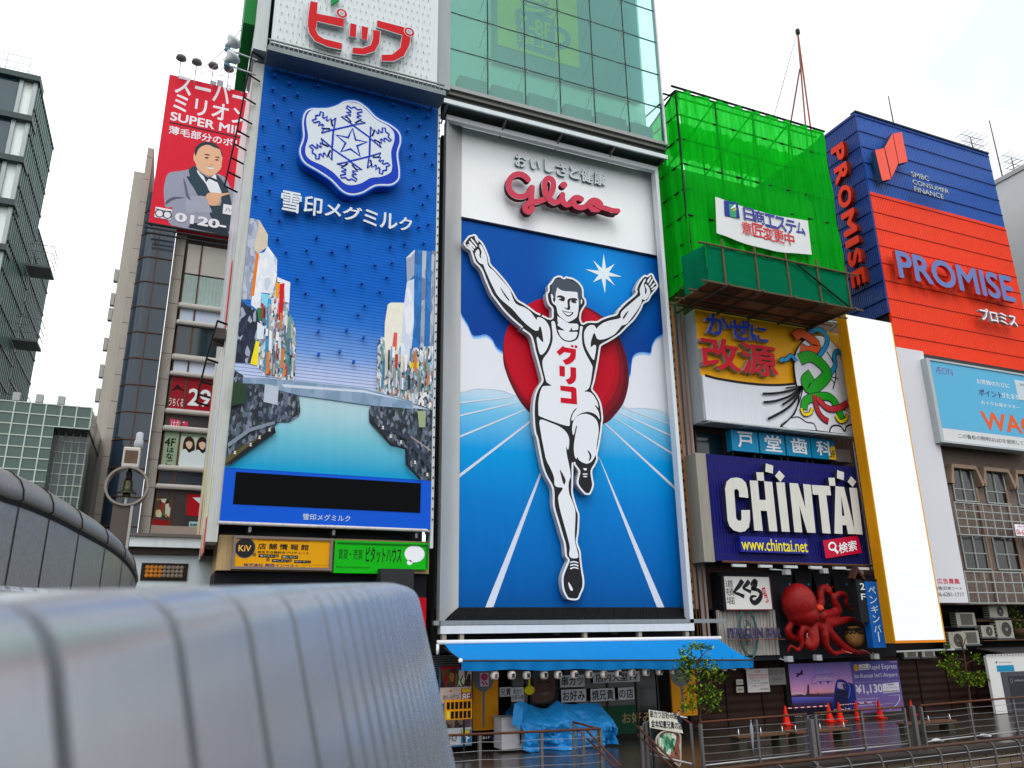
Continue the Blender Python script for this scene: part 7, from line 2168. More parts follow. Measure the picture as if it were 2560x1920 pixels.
b = MB(); b.text(FSg, 'B1F', B4(638, 1343)[0], B4(718, 1312)[0], .026, WHITE, .02); b.poly(FSg, B4(738, 1310, 800, 1310, 738, 1385), .026, M((70, 70, 150), .5)); b.poly(FSg, B4(800, 1312, 800, 1385, 742, 1385), .026, M((200, 150, 40), .5)); b.build('lettering', t)
# paper signs on the glass
def paper(txt, p0, p1, Y, label, bold=.02, col=INK, ls=1.0, bg=None):
    F_ = Fr(Y); r = F_.rect(p0[0], p1[0])
    t = thing('paper_sign', label, 'paper sign', F_.pt(r[0], r[2]), 'white paper signs in the shop window')
    w_, h_ = r[1] - r[0], r[3] - r[2]
    MB().boxf(F_, r, -.015, 0, bg or M((190, 192, 196), .6)).build('sheet', t)
    MB().text(F_, txt, (r[0] + .05 * w_, r[2] + .1 * h_), (r[1] - .05 * w_, r[3] - .1 * h_), .004, col, bold, ls=ls, ab=True).build('lettering', t)
paper('串カツ', B4(1490, 780), B4(1750, 640), 26.15, 'white paper reading skewers in three black characters, upper middle of the window')
paper('お好み', B4(1502, 945), B4(1765, 795), 26.15, 'white paper with three black characters directly below the skewer paper')
paper('焼兄貴', B4(1822, 935), B4(2078, 785), 26.15, 'white paper of three characters right of the lower middle paper')
paper('の店', B5(195, 875), B5(352, 742), 26.15, 'small white paper with two characters, rightmost in the lower row')
paper('店内大型TV', B4(1848, 735), B5(412, 575), 26.2, 'long white paper advertising a large TV, top right of the window')
paper('兄貴', B4(828, 882), B4(952, 775), 26.15, 'white paper of two black characters at the left end of the window')
paper('串カツ\nお好み焼', B4(955, 935), B4(1090, 775), 26.15, 'white two-line paper next to the left end of the window', .012)
t = thing('yellow_starburst', 'round yellow paper notice beside the man poster in the window', 'paper sign', at(*B4(1150, 860)[0], 26.1))
b = MB().disc(Fr(26.12), B4(1152, 810)[0], .19, 0, M((220, 204, 20), .5), t=.01, ry=.15); b.box(at(*B4(1140, 760)[0], 26.12).x, at(*B4(1160, 760)[0], 26.12).x, 26.115, 26.13, at(*B4(1150, 770)[0], 26.12).z, at(*B4(1150, 690)[0], 26.12).z, M((220, 204, 20), .5)); b.build('sheet', t)
FPt = Fr(26.2)
t = thing('man_poster', 'large dim-coloured poster of a smiling man in a grey cap behind the window', 'poster', FPt.pt(*FPt.px(B4(1170, 960)[0])))
b = MB()
r = FPt.rect(B4(1160, 975)[0], B4(1460, 560)[0])
b.boxf(FPt, r, -.02, 0, M((34, 36, 40), .6)); b.build('sheet', t)
b = MB()
cx_, w_ = (r[0] + r[1]) / 2, r[1] - r[0]; h_ = r[3] - r[2]
b.poly(FPt, smooth([(cx_ - .42 * w_, r[2] + .1 * h_), (cx_ - .36 * w_, r[2] + .5 * h_), (cx_ - .3 * w_, r[2] + .9 * h_), (cx_ + .3 * w_, r[2] + .92 * h_), (cx_ + .4 * w_, r[2] + .6 * h_), (cx_ + .34 * w_, r[2] + .2 * h_), (cx_ + .1 * w_, r[2] + .06 * h_)], 3), .004, M((84, 64, 58), .6, var=.2, scale=3), ab=True)  # poster colours darkened to give the dimness of standing behind glass
b.poly(FPt, smooth([(cx_ - .4 * w_, r[2] + .7 * h_), (cx_ - .3 * w_, r[3] - .02), (cx_ + .3 * w_, r[3] - .02), (cx_ + .44 * w_, r[2] + .72 * h_), (cx_, r[2] + .8 * h_)], 3), .008, M((66, 74, 80), .6), ab=True)
b.poly(FPt, smooth([(cx_ - .16 * w_, r[2] + .3 * h_), (cx_ + .02 * w_, r[2] + .25 * h_), (cx_ + .2 * w_, r[2] + .32 * h_), (cx_ + .02 * w_, r[2] + .32 * h_)], 3), .008, M((120, 96, 92), .6), ab=True)
for sx in (-.17, .14):
    b.poly(FPt, smooth([(cx_ + (sx - .09) * w_, r[2] + .6 * h_), (cx_ + sx * w_, r[2] + .63 * h_), (cx_ + (sx + .09) * w_, r[2] + .6 * h_), (cx_ + sx * w_, r[2] + .58 * h_)], 3), .010, M((40, 30, 28), .6), ab=True)
b.poly(FPt, smooth([(cx_ - .02 * w_, r[2] + .56 * h_), (cx_ + .06 * w_, r[2] + .42 * h_), (cx_ - .03 * w_, r[2] + .41 * h_)], 3), .010, M((92, 66, 58), .6), ab=True)
b.build('portrait', t)
# restaurant directory on the left
FDr = Fr(25.6)
r = FDr.rect(B4(160, 1440)[0], B4(525, 545)[0])
t = thing('restaurant_directory', 'tall restaurant directory board with food pictures, 8F and 7F panels', 'sign', FDr.pt(r[0], r[2]))
b = MB()
w_, h_ = r[1] - r[0], r[3] - r[2]
b.boxf(FDr, r, -.12, 0, M((60, 110, 140), .5)); b.build('board', t)
b = MB()
fzm = mosaic([(96, 52, 34), (150, 92, 44), (70, 34, 26), (190, 160, 120), (60, 70, 36), (120, 26, 24), (44, 28, 24)], .12)
b.boxf(FDr, (r[0], r[1], r[3] - .03 * h_, r[3]), .002, .02, M((140, 14, 30), .5))
b.boxf(FDr, (r[0] + .02 * w_, r[0] + .48 * w_, r[3] - .26 * h_, r[3] - .032 * h_), .002, .012, fzm).boxf(FDr, (r[0] + .5 * w_, r[1] - .02 * w_, r[3] - .26 * h_, r[3] - .05 * h_), .002, .012, mosaic([(196, 190, 176), (150, 30, 26), (80, 100, 40), (210, 206, 196), (60, 36, 26)], .1))
b.boxf(FDr, (r[0] + .02 * w_, r[1] - .02 * w_, r[3] - .46 * h_, r[3] - .265 * h_), .002, .012, M((196, 180, 170), .5, var=.1)).boxf(FDr, (r[0] + .66 * w_, r[1] - .03 * w_, r[3] - .46 * h_, r[3] - .28 * h_), .013, .02, M((166, 14, 40), .5)).boxf(FDr, (r[0] + .68 * w_, r[1] - .05 * w_, r[3] - .335 * h_, r[3] - .285 * h_), .021, .026, M((222, 180, 40), .5))
b.boxf(FDr, (r[0] + .02 * w_, r[1] - .02 * w_, r[3] - .77 * h_, r[3] - .55 * h_), .002, .012, mosaic([(50, 42, 40), (80, 70, 62), (120, 100, 80), (34, 30, 32), (96, 60, 90)], .14))
b.boxf(FDr, (r[0] + .02 * w_, r[1] - .02 * w_, r[2] + .02 * h_, r[3] - .772 * h_), .002, .012, M((186, 190, 194), .5)).boxf(FDr, (r[0] + .66 * w_, r[1] - .03 * w_, r[2] + .03 * h_, r[2] + .2 * h_), .013, .02, M((30, 110, 150), .5)).boxf(FDr, (r[0] + .68 * w_, r[1] - .08 * w_, r[2] + .155 * h_, r[2] + .195 * h_), .021, .026, M((222, 190, 40), .5))
b.disc(FDr, (r[0] + .34 * w_, r[3] - .31 * h_), .04, .016, M((220, 90, 30), .5), ab=True, n=10)
b.build('pictures', t)
b = MB()
b.text(FDr, '8F', (r[0] + .69 * w_, r[3] - .44 * h_), (r[1] - .07 * w_, r[3] - .345 * h_), .028, WHITE, .02, ab=True).text(FDr, '7F', (r[0] + .7 * w_, r[2] + .045 * h_), (r[1] - .09 * w_, r[2] + .145 * h_), .028, WHITE, .03, ab=True)
b.text(FDr, 'UFU', (r[0] + .14 * w_, r[2] + .07 * h_), (r[0] + .52 * w_, r[2] + .14 * h_), .028, M((40, 44, 50), .5), .0, ab=True).text(FDr, 'めいげつ', (r[0] + .1 * w_, r[3] - .42 * h_), (r[0] + .58 * w_, r[3] - .35 * h_), .028, INK, .0, ab=True)
b.build('lettering', t)
FLk = Fr(24.2)
r = FLk.rect(B4(228, 1138)[0], B4(525, 905)[0])
t = thing('key_tag_board', 'tilted yellow board with two rows of black slots before the directory', 'board', FLk.pt(r[0], r[2]))
b = MB().boxf(FLk, (r[0], r[1], r[2], r[3]), -.06, 0, M((214, 140, 8), .5)); b.build('panel', t)
b = MB()
for i in range(6):
    for j in range(2):
        x = r[0] + (r[1] - r[0]) * (.06 + .155 * i); z = r[2] + (r[3] - r[2]) * (.06 + .47 * j)
        b.boxf(FLk, (x, x + (r[1] - r[0]) * .11, z, z + (r[3] - r[2]) * .36), .002, .012, BLACK if not (i == 0 and j == 0) else M((200, 190, 60), .5))
b.build('slots', t)
b = MB(); b.box(r[0] + .6, r[0] + .65, 24.22, 24.27, .0, r[2], DARKSTEEL); b.box(r[0] + .3, r[0] + .9, 24.0, 24.5, 0, .04, DARKSTEEL); b.build('stand', t)
# ---------------- awning
aw_ = thing('blue_awning', 'long bright blue cloth awning with a white roller tube', 'awning', (8.1, 25, 2.5))
blu_a = M((0, 124, 196), .6, var=.09, scale=1.1, dirt=.1)
ax0, ax1 = 8.25, 19.02; fz, bzz = 2.83, 3.3
fzL, fzR = 2.86, 2.63
b = MB()
vs = []
NU, NV = 40, 8
for j in range(NV + 1):
    for i in range(NU + 1):
        u, v = i / NU, j / NV
        x = (8.35 * (1 - u) + 18.95 * u) * (1 - v) + (8.2 * (1 - u) + 18.78 * u) * v
        y = 25.0 - 2.0 * v
        z = 3.3 * (1 - v) + (fzL * (1 - u) + fzR * u) * v - .05 * math.sin(math.pi * v) + .012 * math.sin(u * 50) * v
        vs.append((x, y, z))
b.add(vs, [(j * (NU + 1) + i, j * (NU + 1) + i + 1, (j + 1) * (NU + 1) + i + 1, (j + 1) * (NU + 1) + i) for j in range(NV) for i in range(NU)], blu_a)
b.build('cloth', aw_, sm=True)
b = MB()
vs = []
for j in range(4):
    for i in range(81):
        u, v = i / 80, j / 3
        vs.append((8.2 + 10.58 * u, 22.97 + .03 * math.sin(u * 90) * v, (fzL * (1 - u) + fzR * u) - .03 - (.24 + .02 * math.sin(u * 31)) * v))
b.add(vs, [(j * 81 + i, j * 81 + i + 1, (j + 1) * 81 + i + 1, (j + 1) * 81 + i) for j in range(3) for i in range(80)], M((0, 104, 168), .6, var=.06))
b.build('valance', aw_, sm=True)
b = MB(); b.tube([(8.1, 25.0, 3.36), (19.05, 25.0, 3.34)], .07, WHITE, 10); b.tube([(8.12, 25.0, 3.3), (8.12, 25.0, 3.0)], .05, WHITE, 8); b.build('roller_tube', aw_, sm=True)
b = MB(); b.tube([(8.18, 22.98, fzL), (18.8, 22.98, fzR)], .03, M((70, 74, 76), .4, .4), 6); b.tube([(8.3, 24.9, 3.2), (8.2, 23.0, fzL)], .025, DARKSTEEL, 6); b.ell((8.17, 22.98, fzL), (.07, .07, .07), WHITE, 8, 6); b.build('front_bar', aw_)
pl = thing('steel_beam', 'grey steel beam and duct stubs between the billboard and the awning', 'beam', (8.1, 25.2, 3.9))
b = MB(); b.box(8.0, 19.4, 25.05, 25.25, 3.88, 4.02, M((130, 136, 138), .5, .3, dirt=.3)); b.build('beam', pl)
b = MB()
for x in (8.3, 8.9, 13.4, 15.6, 17.6): b.box(x, x + .14, 25.1, 25.3, 3.42, 3.878, M((150, 140, 128), .6))
for x in (12.3, 14.6): b.tube([(x, 25.5, 3.9), (x + .1, 25.5, 3.72), (x + .35, 25.6, 3.66)], .16, M((110, 108, 104), .6), 10)
b.build('supports', pl)
# ---------------- paper lanterns
lan = [(B4(zx, zy)[0], ch) for zx, zy, ch in ((770, 648, '金'), (955, 645, '本'), (1120, 645, '知'), (1310, 642, '憲'), (1462, 640, '二'), (1640, 638, '日'), (1800, 635, '三'), (1962, 632, '二'), (2118, 625, '一'))]
lan += [(B5(zx, zy)[0], ch) for zx, zy, ch in ((330, 592, '二'), (478, 585, '鈴'), (617, 577, '木'), (760, 570, '尾'), (895, 562, '崎'), (1020, 550, 'の'), (1160, 545, '元'), (1290, 535, '祝'), (1385, 528, 'の'), (1518, 520, '店'))]
lm = M((214, 206, 200), .6, ribs=('Z', .035, .5))
ordn = ['first', 'second', 'third', 'fourth', 'fifth', 'sixth', 'seventh', 'eighth', 'ninth', 'tenth', 'eleventh', 'twelfth', 'thirteenth', 'fourteenth', 'fifteenth', 'sixteenth', 'seventeenth', 'eighteenth', 'nineteenth']
lproto = None
for i, (p, ch) in enumerate(lan):
    c_ = at(*p, 23.15)
    lb_ = '%s white paper lantern from the left under the blue awning' % ordn[i]
    if lproto is None:
        t = thing('paper_lantern', lb_, 'lantern', c_, 'white paper lanterns in a row under the awning')
        prof = [(.05, -.125), (.09, -.115), (.118, -.07), (.128, 0), (.118, .07), (.09, .115), (.05, .125)]
        MB().lathe(c_, prof, lm, 16).build('paper_shade', t, sm=True)
        b = MB().lathe(c_ + Vector((0, 0, .124)), [(.05, 0), (.05, .02)], BLACK, 10); b.tube([c_ + Vector((0, 0, .14)), c_ + Vector((0, 0, .34))], .006, BLACK, 4); b.build('cap', t)
        lproto = t
    else:
        t = dup(lproto, c_, lb_)
    F_ = Fr(c_.y - .131)
    MB().text(F_, ch, (c_.x - .05, c_.z - .065), (c_.x + .065, c_.z + .065), 0, INK, .02, ab=True).build('character', t)
# ---------------- blue tarpaulin
tp_ = thing('blue_tarpaulin', 'blue tarpaulin draped over equipment outside the shop', 'tarpaulin', (12.4, 24.9, 0))
tm = M((40, 152, 226), .34, var=.22, scale=2.2, spec=.4, bump=.9, bscale=4)
top = [(985, 955), (1080, 930), (1150, 960), (1250, 1000), (1350, 1005), (1440, 925), (1500, 950), (1600, 962), (1730, 955), (1830, 952), (1915, 962), (1985, 1040), (2030, 1190)]
bot = [(1100, 1470), (1160, 1490), (1250, 1500), (1370, 1490), (1500, 1472), (1580, 1462), (1700, 1445), (1800, 1432), (1880, 1420), (1960, 1412), (2020, 1405), (2050, 1395), (2075, 1385)]
from mathutils import noise
T_ = smooth(top, 8, False); B_ = smooth(bot, 8, False)
n = len(T_)
NV = 40
vs = []
random.seed(2)
for j in range(NV + 1):
    v = j / NV
    for i in range(n):
        u = i / (n - 1)
        pt_ = at(*B4(*T_[i])[0], 25.35); pb_ = at(*B4(*B_[i])[0], 24.85)
        pb_.z = max(pb_.z, .015)
        p = pt_.lerp(pb_, v)
        fold = .16 * math.sin(u * 21 + 3 * v) * v ** .7 + .09 * math.sin(u * 47 - 5 * v + 1) * v + .08 * math.sin(u * 9 + v * 7)
        shelf = -.42 * math.sin(math.pi * min(v * 1.1, 1)) * (1 if .12 < u < .95 else .5)
        nz = noise.noise(Vector((u * 9, v * 4, 1))) * .16 + abs(noise.noise(Vector((u * 22, v * 9, 4)))) * .16 + abs(noise.noise(Vector((u * 44 + v * 20, v * 18, 7)))) * .06
        p.y += shelf + fold - nz * min(v * 3, 1)
        vs.append(p)
fs = [(j * n + i, j * n + i + 1, (j + 1) * n + i + 1, (j + 1) * n + i) for j in range(NV) for i in range(n - 1)]
o = len(vs)
vs += [Vector((v_.x, 26.1, max(v_.z - .3, .1))) for v_ in vs[:n]] + [Vector((v_.x, 26.15, .02)) for v_ in vs[:n]]
fs += [(i, i + 1, o + i + 1, o + i) for i in range(n - 1)] + [(o + i, o + i + 1, o + n + i + 1, o + n + i) for i in range(n - 1)]
b = MB().add(vs, fs, tm)
# hanging flap on the left
fl_ = [at(*p, 24.9) for p in B4(985, 955, 975, 1040, 955, 1210, 985, 1180, 1040, 1255, 1075, 1120, 1080, 1000)]
b.add(fl_, [(0, 1, 6), (1, 2, 3, 5), (3, 4, 5), (1, 5, 6)], tm)
b.build('sheet', tp_, sm=True)
MB().poly(Fr(24.35), B4(1390, 1285, 1430, 1285, 1410, 1312), 0, INK, t=.01).build('torn_hole', tp_)
t = thing('chest_freezer', 'white chest freezer half under the blue tarpaulin', 'freezer', at(*B4(850, 1440)[0], 25.2))
a_, c_ = at(*B4(850, 1440)[0], 25.2), at(*B4(1075, 1115)[0], 25.2)
MB().box(a_.x, c_.x, 25.2, 25.9, .08, c_.z, M((196, 194, 200), .4, dirt=.15)).build('cabinet', t, bevel=.02)
MB().box(a_.x - .02, c_.x, 25.17, 25.92, c_.z + .004, c_.z + .05, M((170, 176, 180), .3)).build('lid', t)
MB().box(a_.x + .55, c_.x + .1, 25.16, 25.196, .2, .6, M((170, 170, 176), .4)).box(a_.x + .6, a_.x + .65, 25.13, 25.158, .25, .55, DARKSTEEL).build('door_grille', t)
# ---------------- railings
woodr = M((84, 50, 34), .5, var=.25)
rst = M((104, 100, 100), .4, .5, dirt=.15)
def railing(A, B, n_post, label, nw=5, top=1.2, brown=True, bottom=True):
    A, B = Vector(A), Vector(B)
    t = thing('canal_railing', label, 'railing', A, 'steel railings along the canal promenade')
    d = (B - A)
    MB().tube([A + Vector((0, 0, top)), B + Vector((0, 0, top))], .032, woodr if brown else rst, 8).build('handrail', t, sm=True)
    dn = d.normalized()
    for i in range(n_post):
        p = A + d * (i / (n_post - 1))
        b = MB()
        b.box(p.x - .035, p.x + .035, p.y - .05, p.y + .05, p.z, p.z + top - .035, rst)
        b.box(p.x - .09, p.x + .09, p.y - .09, p.y + .09, p.z + .001, p.z + .025, rst)
        b.build('post', t)
    for k8 in range(nw):
        z = .22 + (top - .4) * k8 / (nw - 1)
        pts = []
        for i in range(n_post - 1):
            for s_ in range(4):
                f = (i + s_ / 4) / (n_post - 1); pts.append(A + d * f + Vector((0, -.055, z - .02 * math.sin(math.pi * s_ / 4))))
        pts.append(B + Vector((0, -.055, z)))
        MB().tube(pts, .007, M((120, 120, 122), .35, .6), 5).build('wire', t)
    if bottom:
        MB().tube([A + Vector((0, 0, .12)), B + Vector((0, 0, .12))], .025, M((170, 170, 172), .35, .6), 6).build('bottom_bar', t, sm=True)
    return t
def G(px, py, z=1.2):
    p = atz(px, py, z); return Vector((p.x, p.y, 0))
railing(G(1040, 1842), G(1500, 1822), 4, 'canal railing in front of the blue tarpaulin with a brown handrail', 5, bottom=False)
railing(G(1750, 1806), G(2016, 1785), 3, 'left stretch of canal railing, with an umbrella hung on it')
railing(G(2036, 1783), G(2258, 1767), 3, 'middle stretch of canal railing in front of the train poster')
railing(G(2300, 1764), G(2630, 1736), 4, 'right stretch of canal railing in front of the thin bare tree')
# stout posts between stretches
for k9, (p, lb_) in enumerate((((2026, 1800), 'stout grey post between the left and middle railings'), ((2280, 1766), 'stout grey post between the middle and right railings'))):
    q = G(*p)
    t = thing('railing_post', lb_, 'post', q, 'stout posts between the railing stretches')
    MB().box(q.x - .06, q.x + .06, q.y - .07, q.y + .07, 0, 1.22, rst).build('shaft', t, bevel=.01)
    MB().box(q.x - .12, q.x + .12, q.y - .13, q.y + .13, .0, .03, rst).build('base_plate', t)
# stair railings in the middle
def bar(t, name, pts, r=.028, mat=woodr):
    return MB().tube(pts, r, mat, 8).build(name, t, sm=True)
t = thing('stair_railing', 'left stair railing with an orange-brown sloping handrail and hooped bars', 'railing', G(1430, 1805))
YR = 20.2
def V(zx, zy, Y=None, f=B4): return at(*f(zx, zy)[0], Y or YR)
bar(t, 'handrail', [V(1625, 1155, 21.6), V(1925, 1235, 19.9)])
bar(t, 'handrail', [V(1775, 1250, 19.9), V(2145, 1640, 18.4)])
bar(t, 'handrail', [V(1775, 1330, 19.9), V(2080, 1650, 18.6)])
for zx, zt5_, zb5_, Y in ((1640, 1170, 1620, 21.6), (1915, 1245, 1659, 19.9), (1750, 1260, 1590, 20.6), (1680, 1260, 1520, 20.8)):
    a_, c_ = V(zx, zb5_, Y), V(zx, zt5_, Y); c_.x = a_.x; MB().tube([(a_.x, Y, 0), c_], .045 if zx != 1680 else .02, rst, 8).build('post', t)
p = [V(1660, 1255, 20.7), V(1715, 1265, 20.7), V(1728, 1400, 20.7), V(1728, 1510, 20.7), V(1700, 1545, 20.7), V(1665, 1540, 20.7)]
bar(t, 'hoop', smooth([tuple(v) for v in p], 4, False), .018, rst)
for k10 in range(5):
    z = 1.0 - .18 * k10
    MB().tube([(V(1640, 1200, 21.6).x, 21.6, z + .1), (V(1915, 1300, 19.9).x, 19.9, z)], .009, M((160, 160, 162), .3, .7), 5).build('wire', t)
t = thing('stair_railing', 'right stair railing with two orange-brown sloping handrails beside the food board', 'railing', at(*B5(430, 1480)[0], 20))
W5 = lambda zx, zy, Y: at(*B5(zx, zy)[0], Y)
bar(t, 'handrail', [W5(378, 1145, 20.4), W5(770, 1520, 18.6)])
bar(t, 'handrail', [W5(390, 1235, 20.4), W5(755, 1580, 18.8)])
for zx, zt5_, Y in ((430, 1150, 20.2), (480, 1110, 20.6), (530, 1105, 20.9), (945, 1120, 20.6)):
    c_ = W5(zx, zt5_, Y); MB().tube([(c_.x, Y, -.0), c_], .045, rst, 8).build('post', t)
p = [W5(500, 1105, 20.7), W5(455, 1120, 20.7), W5(450, 1200, 20.7), W5(455, 1340, 20.7), W5(480, 1390, 20.7), W5(520, 1385, 20.7)]
bar(t, 'hoop', smooth([tuple(v) for v in p], 4, False), .02, rst)
bar(t, 'bottom_bar', [W5(505, 1440, 20.6), W5(960, 1545, 19.6)], .03, M((150, 150, 152), .35, .5))
bar(t, 'handrail', [W5(840, 1050, 20.9), W5(950, 1125, 20.6)], .03)
# lower railing by the water and the stone embankment
t = thing('embankment_wall', 'rough stone embankment wall below the promenade', 'wall', (8, 18.95, -1.0))
MB().box(6, 130, 18.9, 19.28, -2.9, -.16, M((116, 100, 84), .9, var=.4, scale=1.5, bump=.9, bscale=4, tiles=(.7, .34, (50, 44, 40)))).build('stone_face', t)
MB().box(6, 130, 18.8, 19.29, -.155, .02, M((54, 48, 44), .5, var=.25)).build('coping', t)
t = thing('lower_railing', 'curved-post lower railing with a brown timber rail before the stone wall', 'railing', (14, 18.3, -1))
A_, B_2 = atz(1850, 1918, 0.02), atz(2640, 1832, 0.02)
Yl0 = 18.35
a_ = at(1830, 1920, Yl0); c_ = at(2640, 1833, Yl0 + .4)
MB().tube([a_ - Vector((3, 0, 0)), a_, c_], .05, M((74, 50, 38), .5, var=.25), 8).build('timber_rail', t, sm=True)
for k11 in range(14):
    f = (k11 + .2) / 11
    p = a_.lerp(c_, f)
    P = [p + Vector((0, 0, -.04)), p + Vector((.12, .0, -.06)), p + Vector((.22, -.02, -.2)), p + Vector((.25, -.02, -.55)), p + Vector((.25, 0, -1.05))]
    MB().tube(smooth([tuple(v) for v in P], 4, False), .035, rst, 7).build('curved_post', t, sm=True)
for k11 in range(3):
    MB().tube([a_ + Vector((-3, -.02, -.25 - .22 * k11)), a_ + Vector((0, -.02, -.25 - .22 * k11)), c_ + Vector((0, -.02, -.25 - .22 * k11))], .012, M((150, 150, 152), .35, .5), 5).build('wire', t)
# food board with banner on the stairs
t = thing('food_banner_stand', 'handwritten banner above a photo board of a dish on the stairs', 'sign', at(*B5(700, 1540)[0], 20.3))
FSt = Fr(20.3)
b = MB()
paperm = M((206, 204, 192), .6)
b.poly(FSt, B5(510, 978, 815, 1020, 868, 1225, 522, 1165), 0, paperm, t=.02); b.build('banner_sheet', t)
b = MB()
for tx_, l_, r_, dz_ in (('串カツお好み焼', B5(522, 1062)[0], B5(806, 1095)[0], .085), ('金本知憲兄貴の店', B5(534, 1160)[0], B5(858, 1205)[0], .12)):
    n0 = len(b.v)
    a0_, b0_ = FSt.px(l_); a1_ = FSt.px(r_)[0]
    b.text(FSt, tx_, (a0_, b0_), (a1_, b0_ + .2), .006, INK, .02, ab=True)
    for v in b.v[n0:]:
        v.z -= (v.x - a0_) / (a1_ - a0_) * dz_
b.build('lettering', t)
b = MB()
dish = smooth(B5(590, 1280, 640, 1215, 720, 1190, 840, 1225, 855, 1320, 850, 1555, 800, 1550, 720, 1480, 650, 1440, 600, 1380), 3)
b.poly(FSt, dish, -.03, M((176, 170, 160), .6), t=.03)
b.poly(FSt, inset(dish, 3), -.026, mosaic([(120, 74, 58), (92, 50, 44), (140, 96, 80), (176, 160, 150), (70, 40, 36)], .09))
b.poly(FSt, smooth(B5(610, 1300, 660, 1235, 740, 1220, 800, 1260, 780, 1360, 740, 1440, 680, 1430, 620, 1370), 3), -.02, mosaic([(60, 120, 92), (150, 176, 150), (40, 96, 70), (200, 206, 190), (90, 150, 120)], .07))
b.build('dish_picture', t)
b = MB()
hd = B5(805, 1000, 812, 978, 825, 985, 830, 1010, 826, 1040, 810, 1035)
b.poly(FSt, hd, .01, M((176, 120, 96), .6), t=.02); b.poly(FSt, B5(804, 992, 812, 974, 828, 984, 826, 995), .014, M((40, 26, 22), .6)); b.poly(FSt, B5(800, 1040, 830, 1040, 855, 1075, 850, 1115, 815, 1110), .01, M((30, 36, 54), .6), t=.02)
b.poly(FSt, B5(835, 1042, 910, 1055, 908, 1062, 836, 1052), .01, WHITE, t=.02)
b.build('small_figure_picture', t)
b = MB(); q = FSt.px(B5(700, 1540)[0]); b.box(q[0] - .4, q[0] - .36, 20.34, 20.4, 0, q[1] + 1.1, DARKSTEEL); b.box(q[0] + .3, q[0] + .34, 20.34, 20.4, 0, q[1] + 1.0, DARKSTEEL); b.build('stand_legs', t)
# umbrella on the railing
q = at(*B5(1572, 1070)[0], 19.7); q2 = at(*B5(1600, 1420)[0], 19.75)
t = thing('umbrella', 'closed pale umbrella hung on the left railing', 'umbrella', q2)
MB().tube([q.lerp(q2, .12), q.lerp(q2, .3), q.lerp(q2, .55), q.lerp(q2, .85), q2], [.015, .05, .04, .022, .008], M((150, 154, 164), .4, var=.2), 8).build('canopy', t, sm=True)
MB().tube([q + Vector((.05, .05, -.05)), q + Vector((.02, .03, .02)), q, q.lerp(q2, .13)], .013, WHITE, 6).build('handle', t, sm=True)
# benches
def bench(px0, px1, zt_top, label, hoops):
    f = B5 if px0[0] == 'b5' else B6
    a_, c_ = at(*f(*px0[1:])[0], 22.0), at(*f(*px1[1:])[0], 22.2)
    t = thing('bench', label, 'bench', (a_.x, 22, 0), 'benches with steel hoops on the promenade')
    MB().box(a_.x, c_.x, 21.8, 22.3, .38, .44, M((92, 66, 48), .4, var=.2)).build('seat', t, bevel=.01)
    for x in (a_.x + .05, c_.x - .4):
        MB().box(x, x + .3, 21.85, 22.25, 0, .378, M((56, 54, 44), .6, var=.3)).build('leg', t)
    for k12 in range(hoops):
        x = a_.x + .1 + (c_.x - a_.x - .3) * k12 / (hoops - 1)
        pts = [(x, 21.9, .36), (x, 21.9, .52), (x + .04, 21.95, .62), (x + .14, 22.05, .62), (x + .2, 22.12, .5), (x + .2, 22.15, .36)]
        MB().tube(smooth(pts, 4, False), .018, M((190, 192, 194), .2, .9), 8).build('arm_hoop', t, sm=True)
bench(('b5', 1405, 1310), ('b5', 1900, 1300), 0, 'bench with hoops behind the left railing', 3)
bench(('b6', 0, 1400), ('b6', 440, 1370), 0, 'bench with hoops behind the middle railing', 3)
bench(('b6', 960, 1290), ('b6', 1345, 1270), 0, 'bench with hoops behind the right railing', 3)
# traffic cones with striped bars
cm_ = M((222, 36, 16), .45, var=.08)
cone0 = None
cones = [(B5(1950, 1140)[0], 'traffic cone at the left end, beside the left railing'), (B6(330, 1262)[0], 'traffic cone before the train picture, left of a close pair'), (B6(420, 1255)[0], 'traffic cone before the train picture, right of a close pair'),
         (B6(568, 1240)[0], 'traffic cone before the left edge of the price panel'), (B6(765, 1232)[0], 'traffic cone before the middle of the price panel'), (B6(1035, 1200)[0], 'traffic cone at the right end, beyond the price panel')]
cpos = []
for (px_, py_), lb_ in cones:
    p = atz(px_, py_, .0); p.z = 0.004
    cpos.append(p)
    if cone0 is None:
        t = thing('traffic_cone', lb_, 'traffic cone', p, 'red traffic cones joined by striped bars')
        MB().lathe(p, [(.17, .04), (.15, .06), (.035, .70), (.02, .72)], cm_, 18).build('body', t, sm=True)
        MB().box(p.x - .2, p.x + .2, p.y - .2, p.y + .2, 0.004, .044, cm_).build('base', t, bevel=.02)
        cone0 = t
    else:
        dup(cone0, p, lb_)
def sbar(p, q, label):
    t = thing('striped_bar', label, 'barrier bar', p + Vector((0, 0, .6)), 'red and white bars between the cones')
    n = 14
    b = MB(); c2_ = MB()
    for i in range(n):
        a_, c_ = p.lerp(q, i / n) + Vector((0, 0, .61)), p.lerp(q, (i + 1) / n) + Vector((0, 0, .61))
        (b if i % 2 else c2_).tube([a_, c_], .018, WHITE if i % 2 else M((200, 20, 24), .5), 6)
    b.m and None
    for v, fc, mi_ in ((c2_.v, c2_.f, M((200, 20, 24), .5)),):
        b.add(v, fc, mi_)
    b.build('striped_pole', t)
sbar(cpos[0], cpos[1], 'striped bar from the leftmost cone across the aeroplane picture')
sbar(cpos[2], cpos[3], 'short striped bar in front of the blue train picture')
sbar(cpos[3], cpos[5], 'long striped bar across the price panel to the last cone')
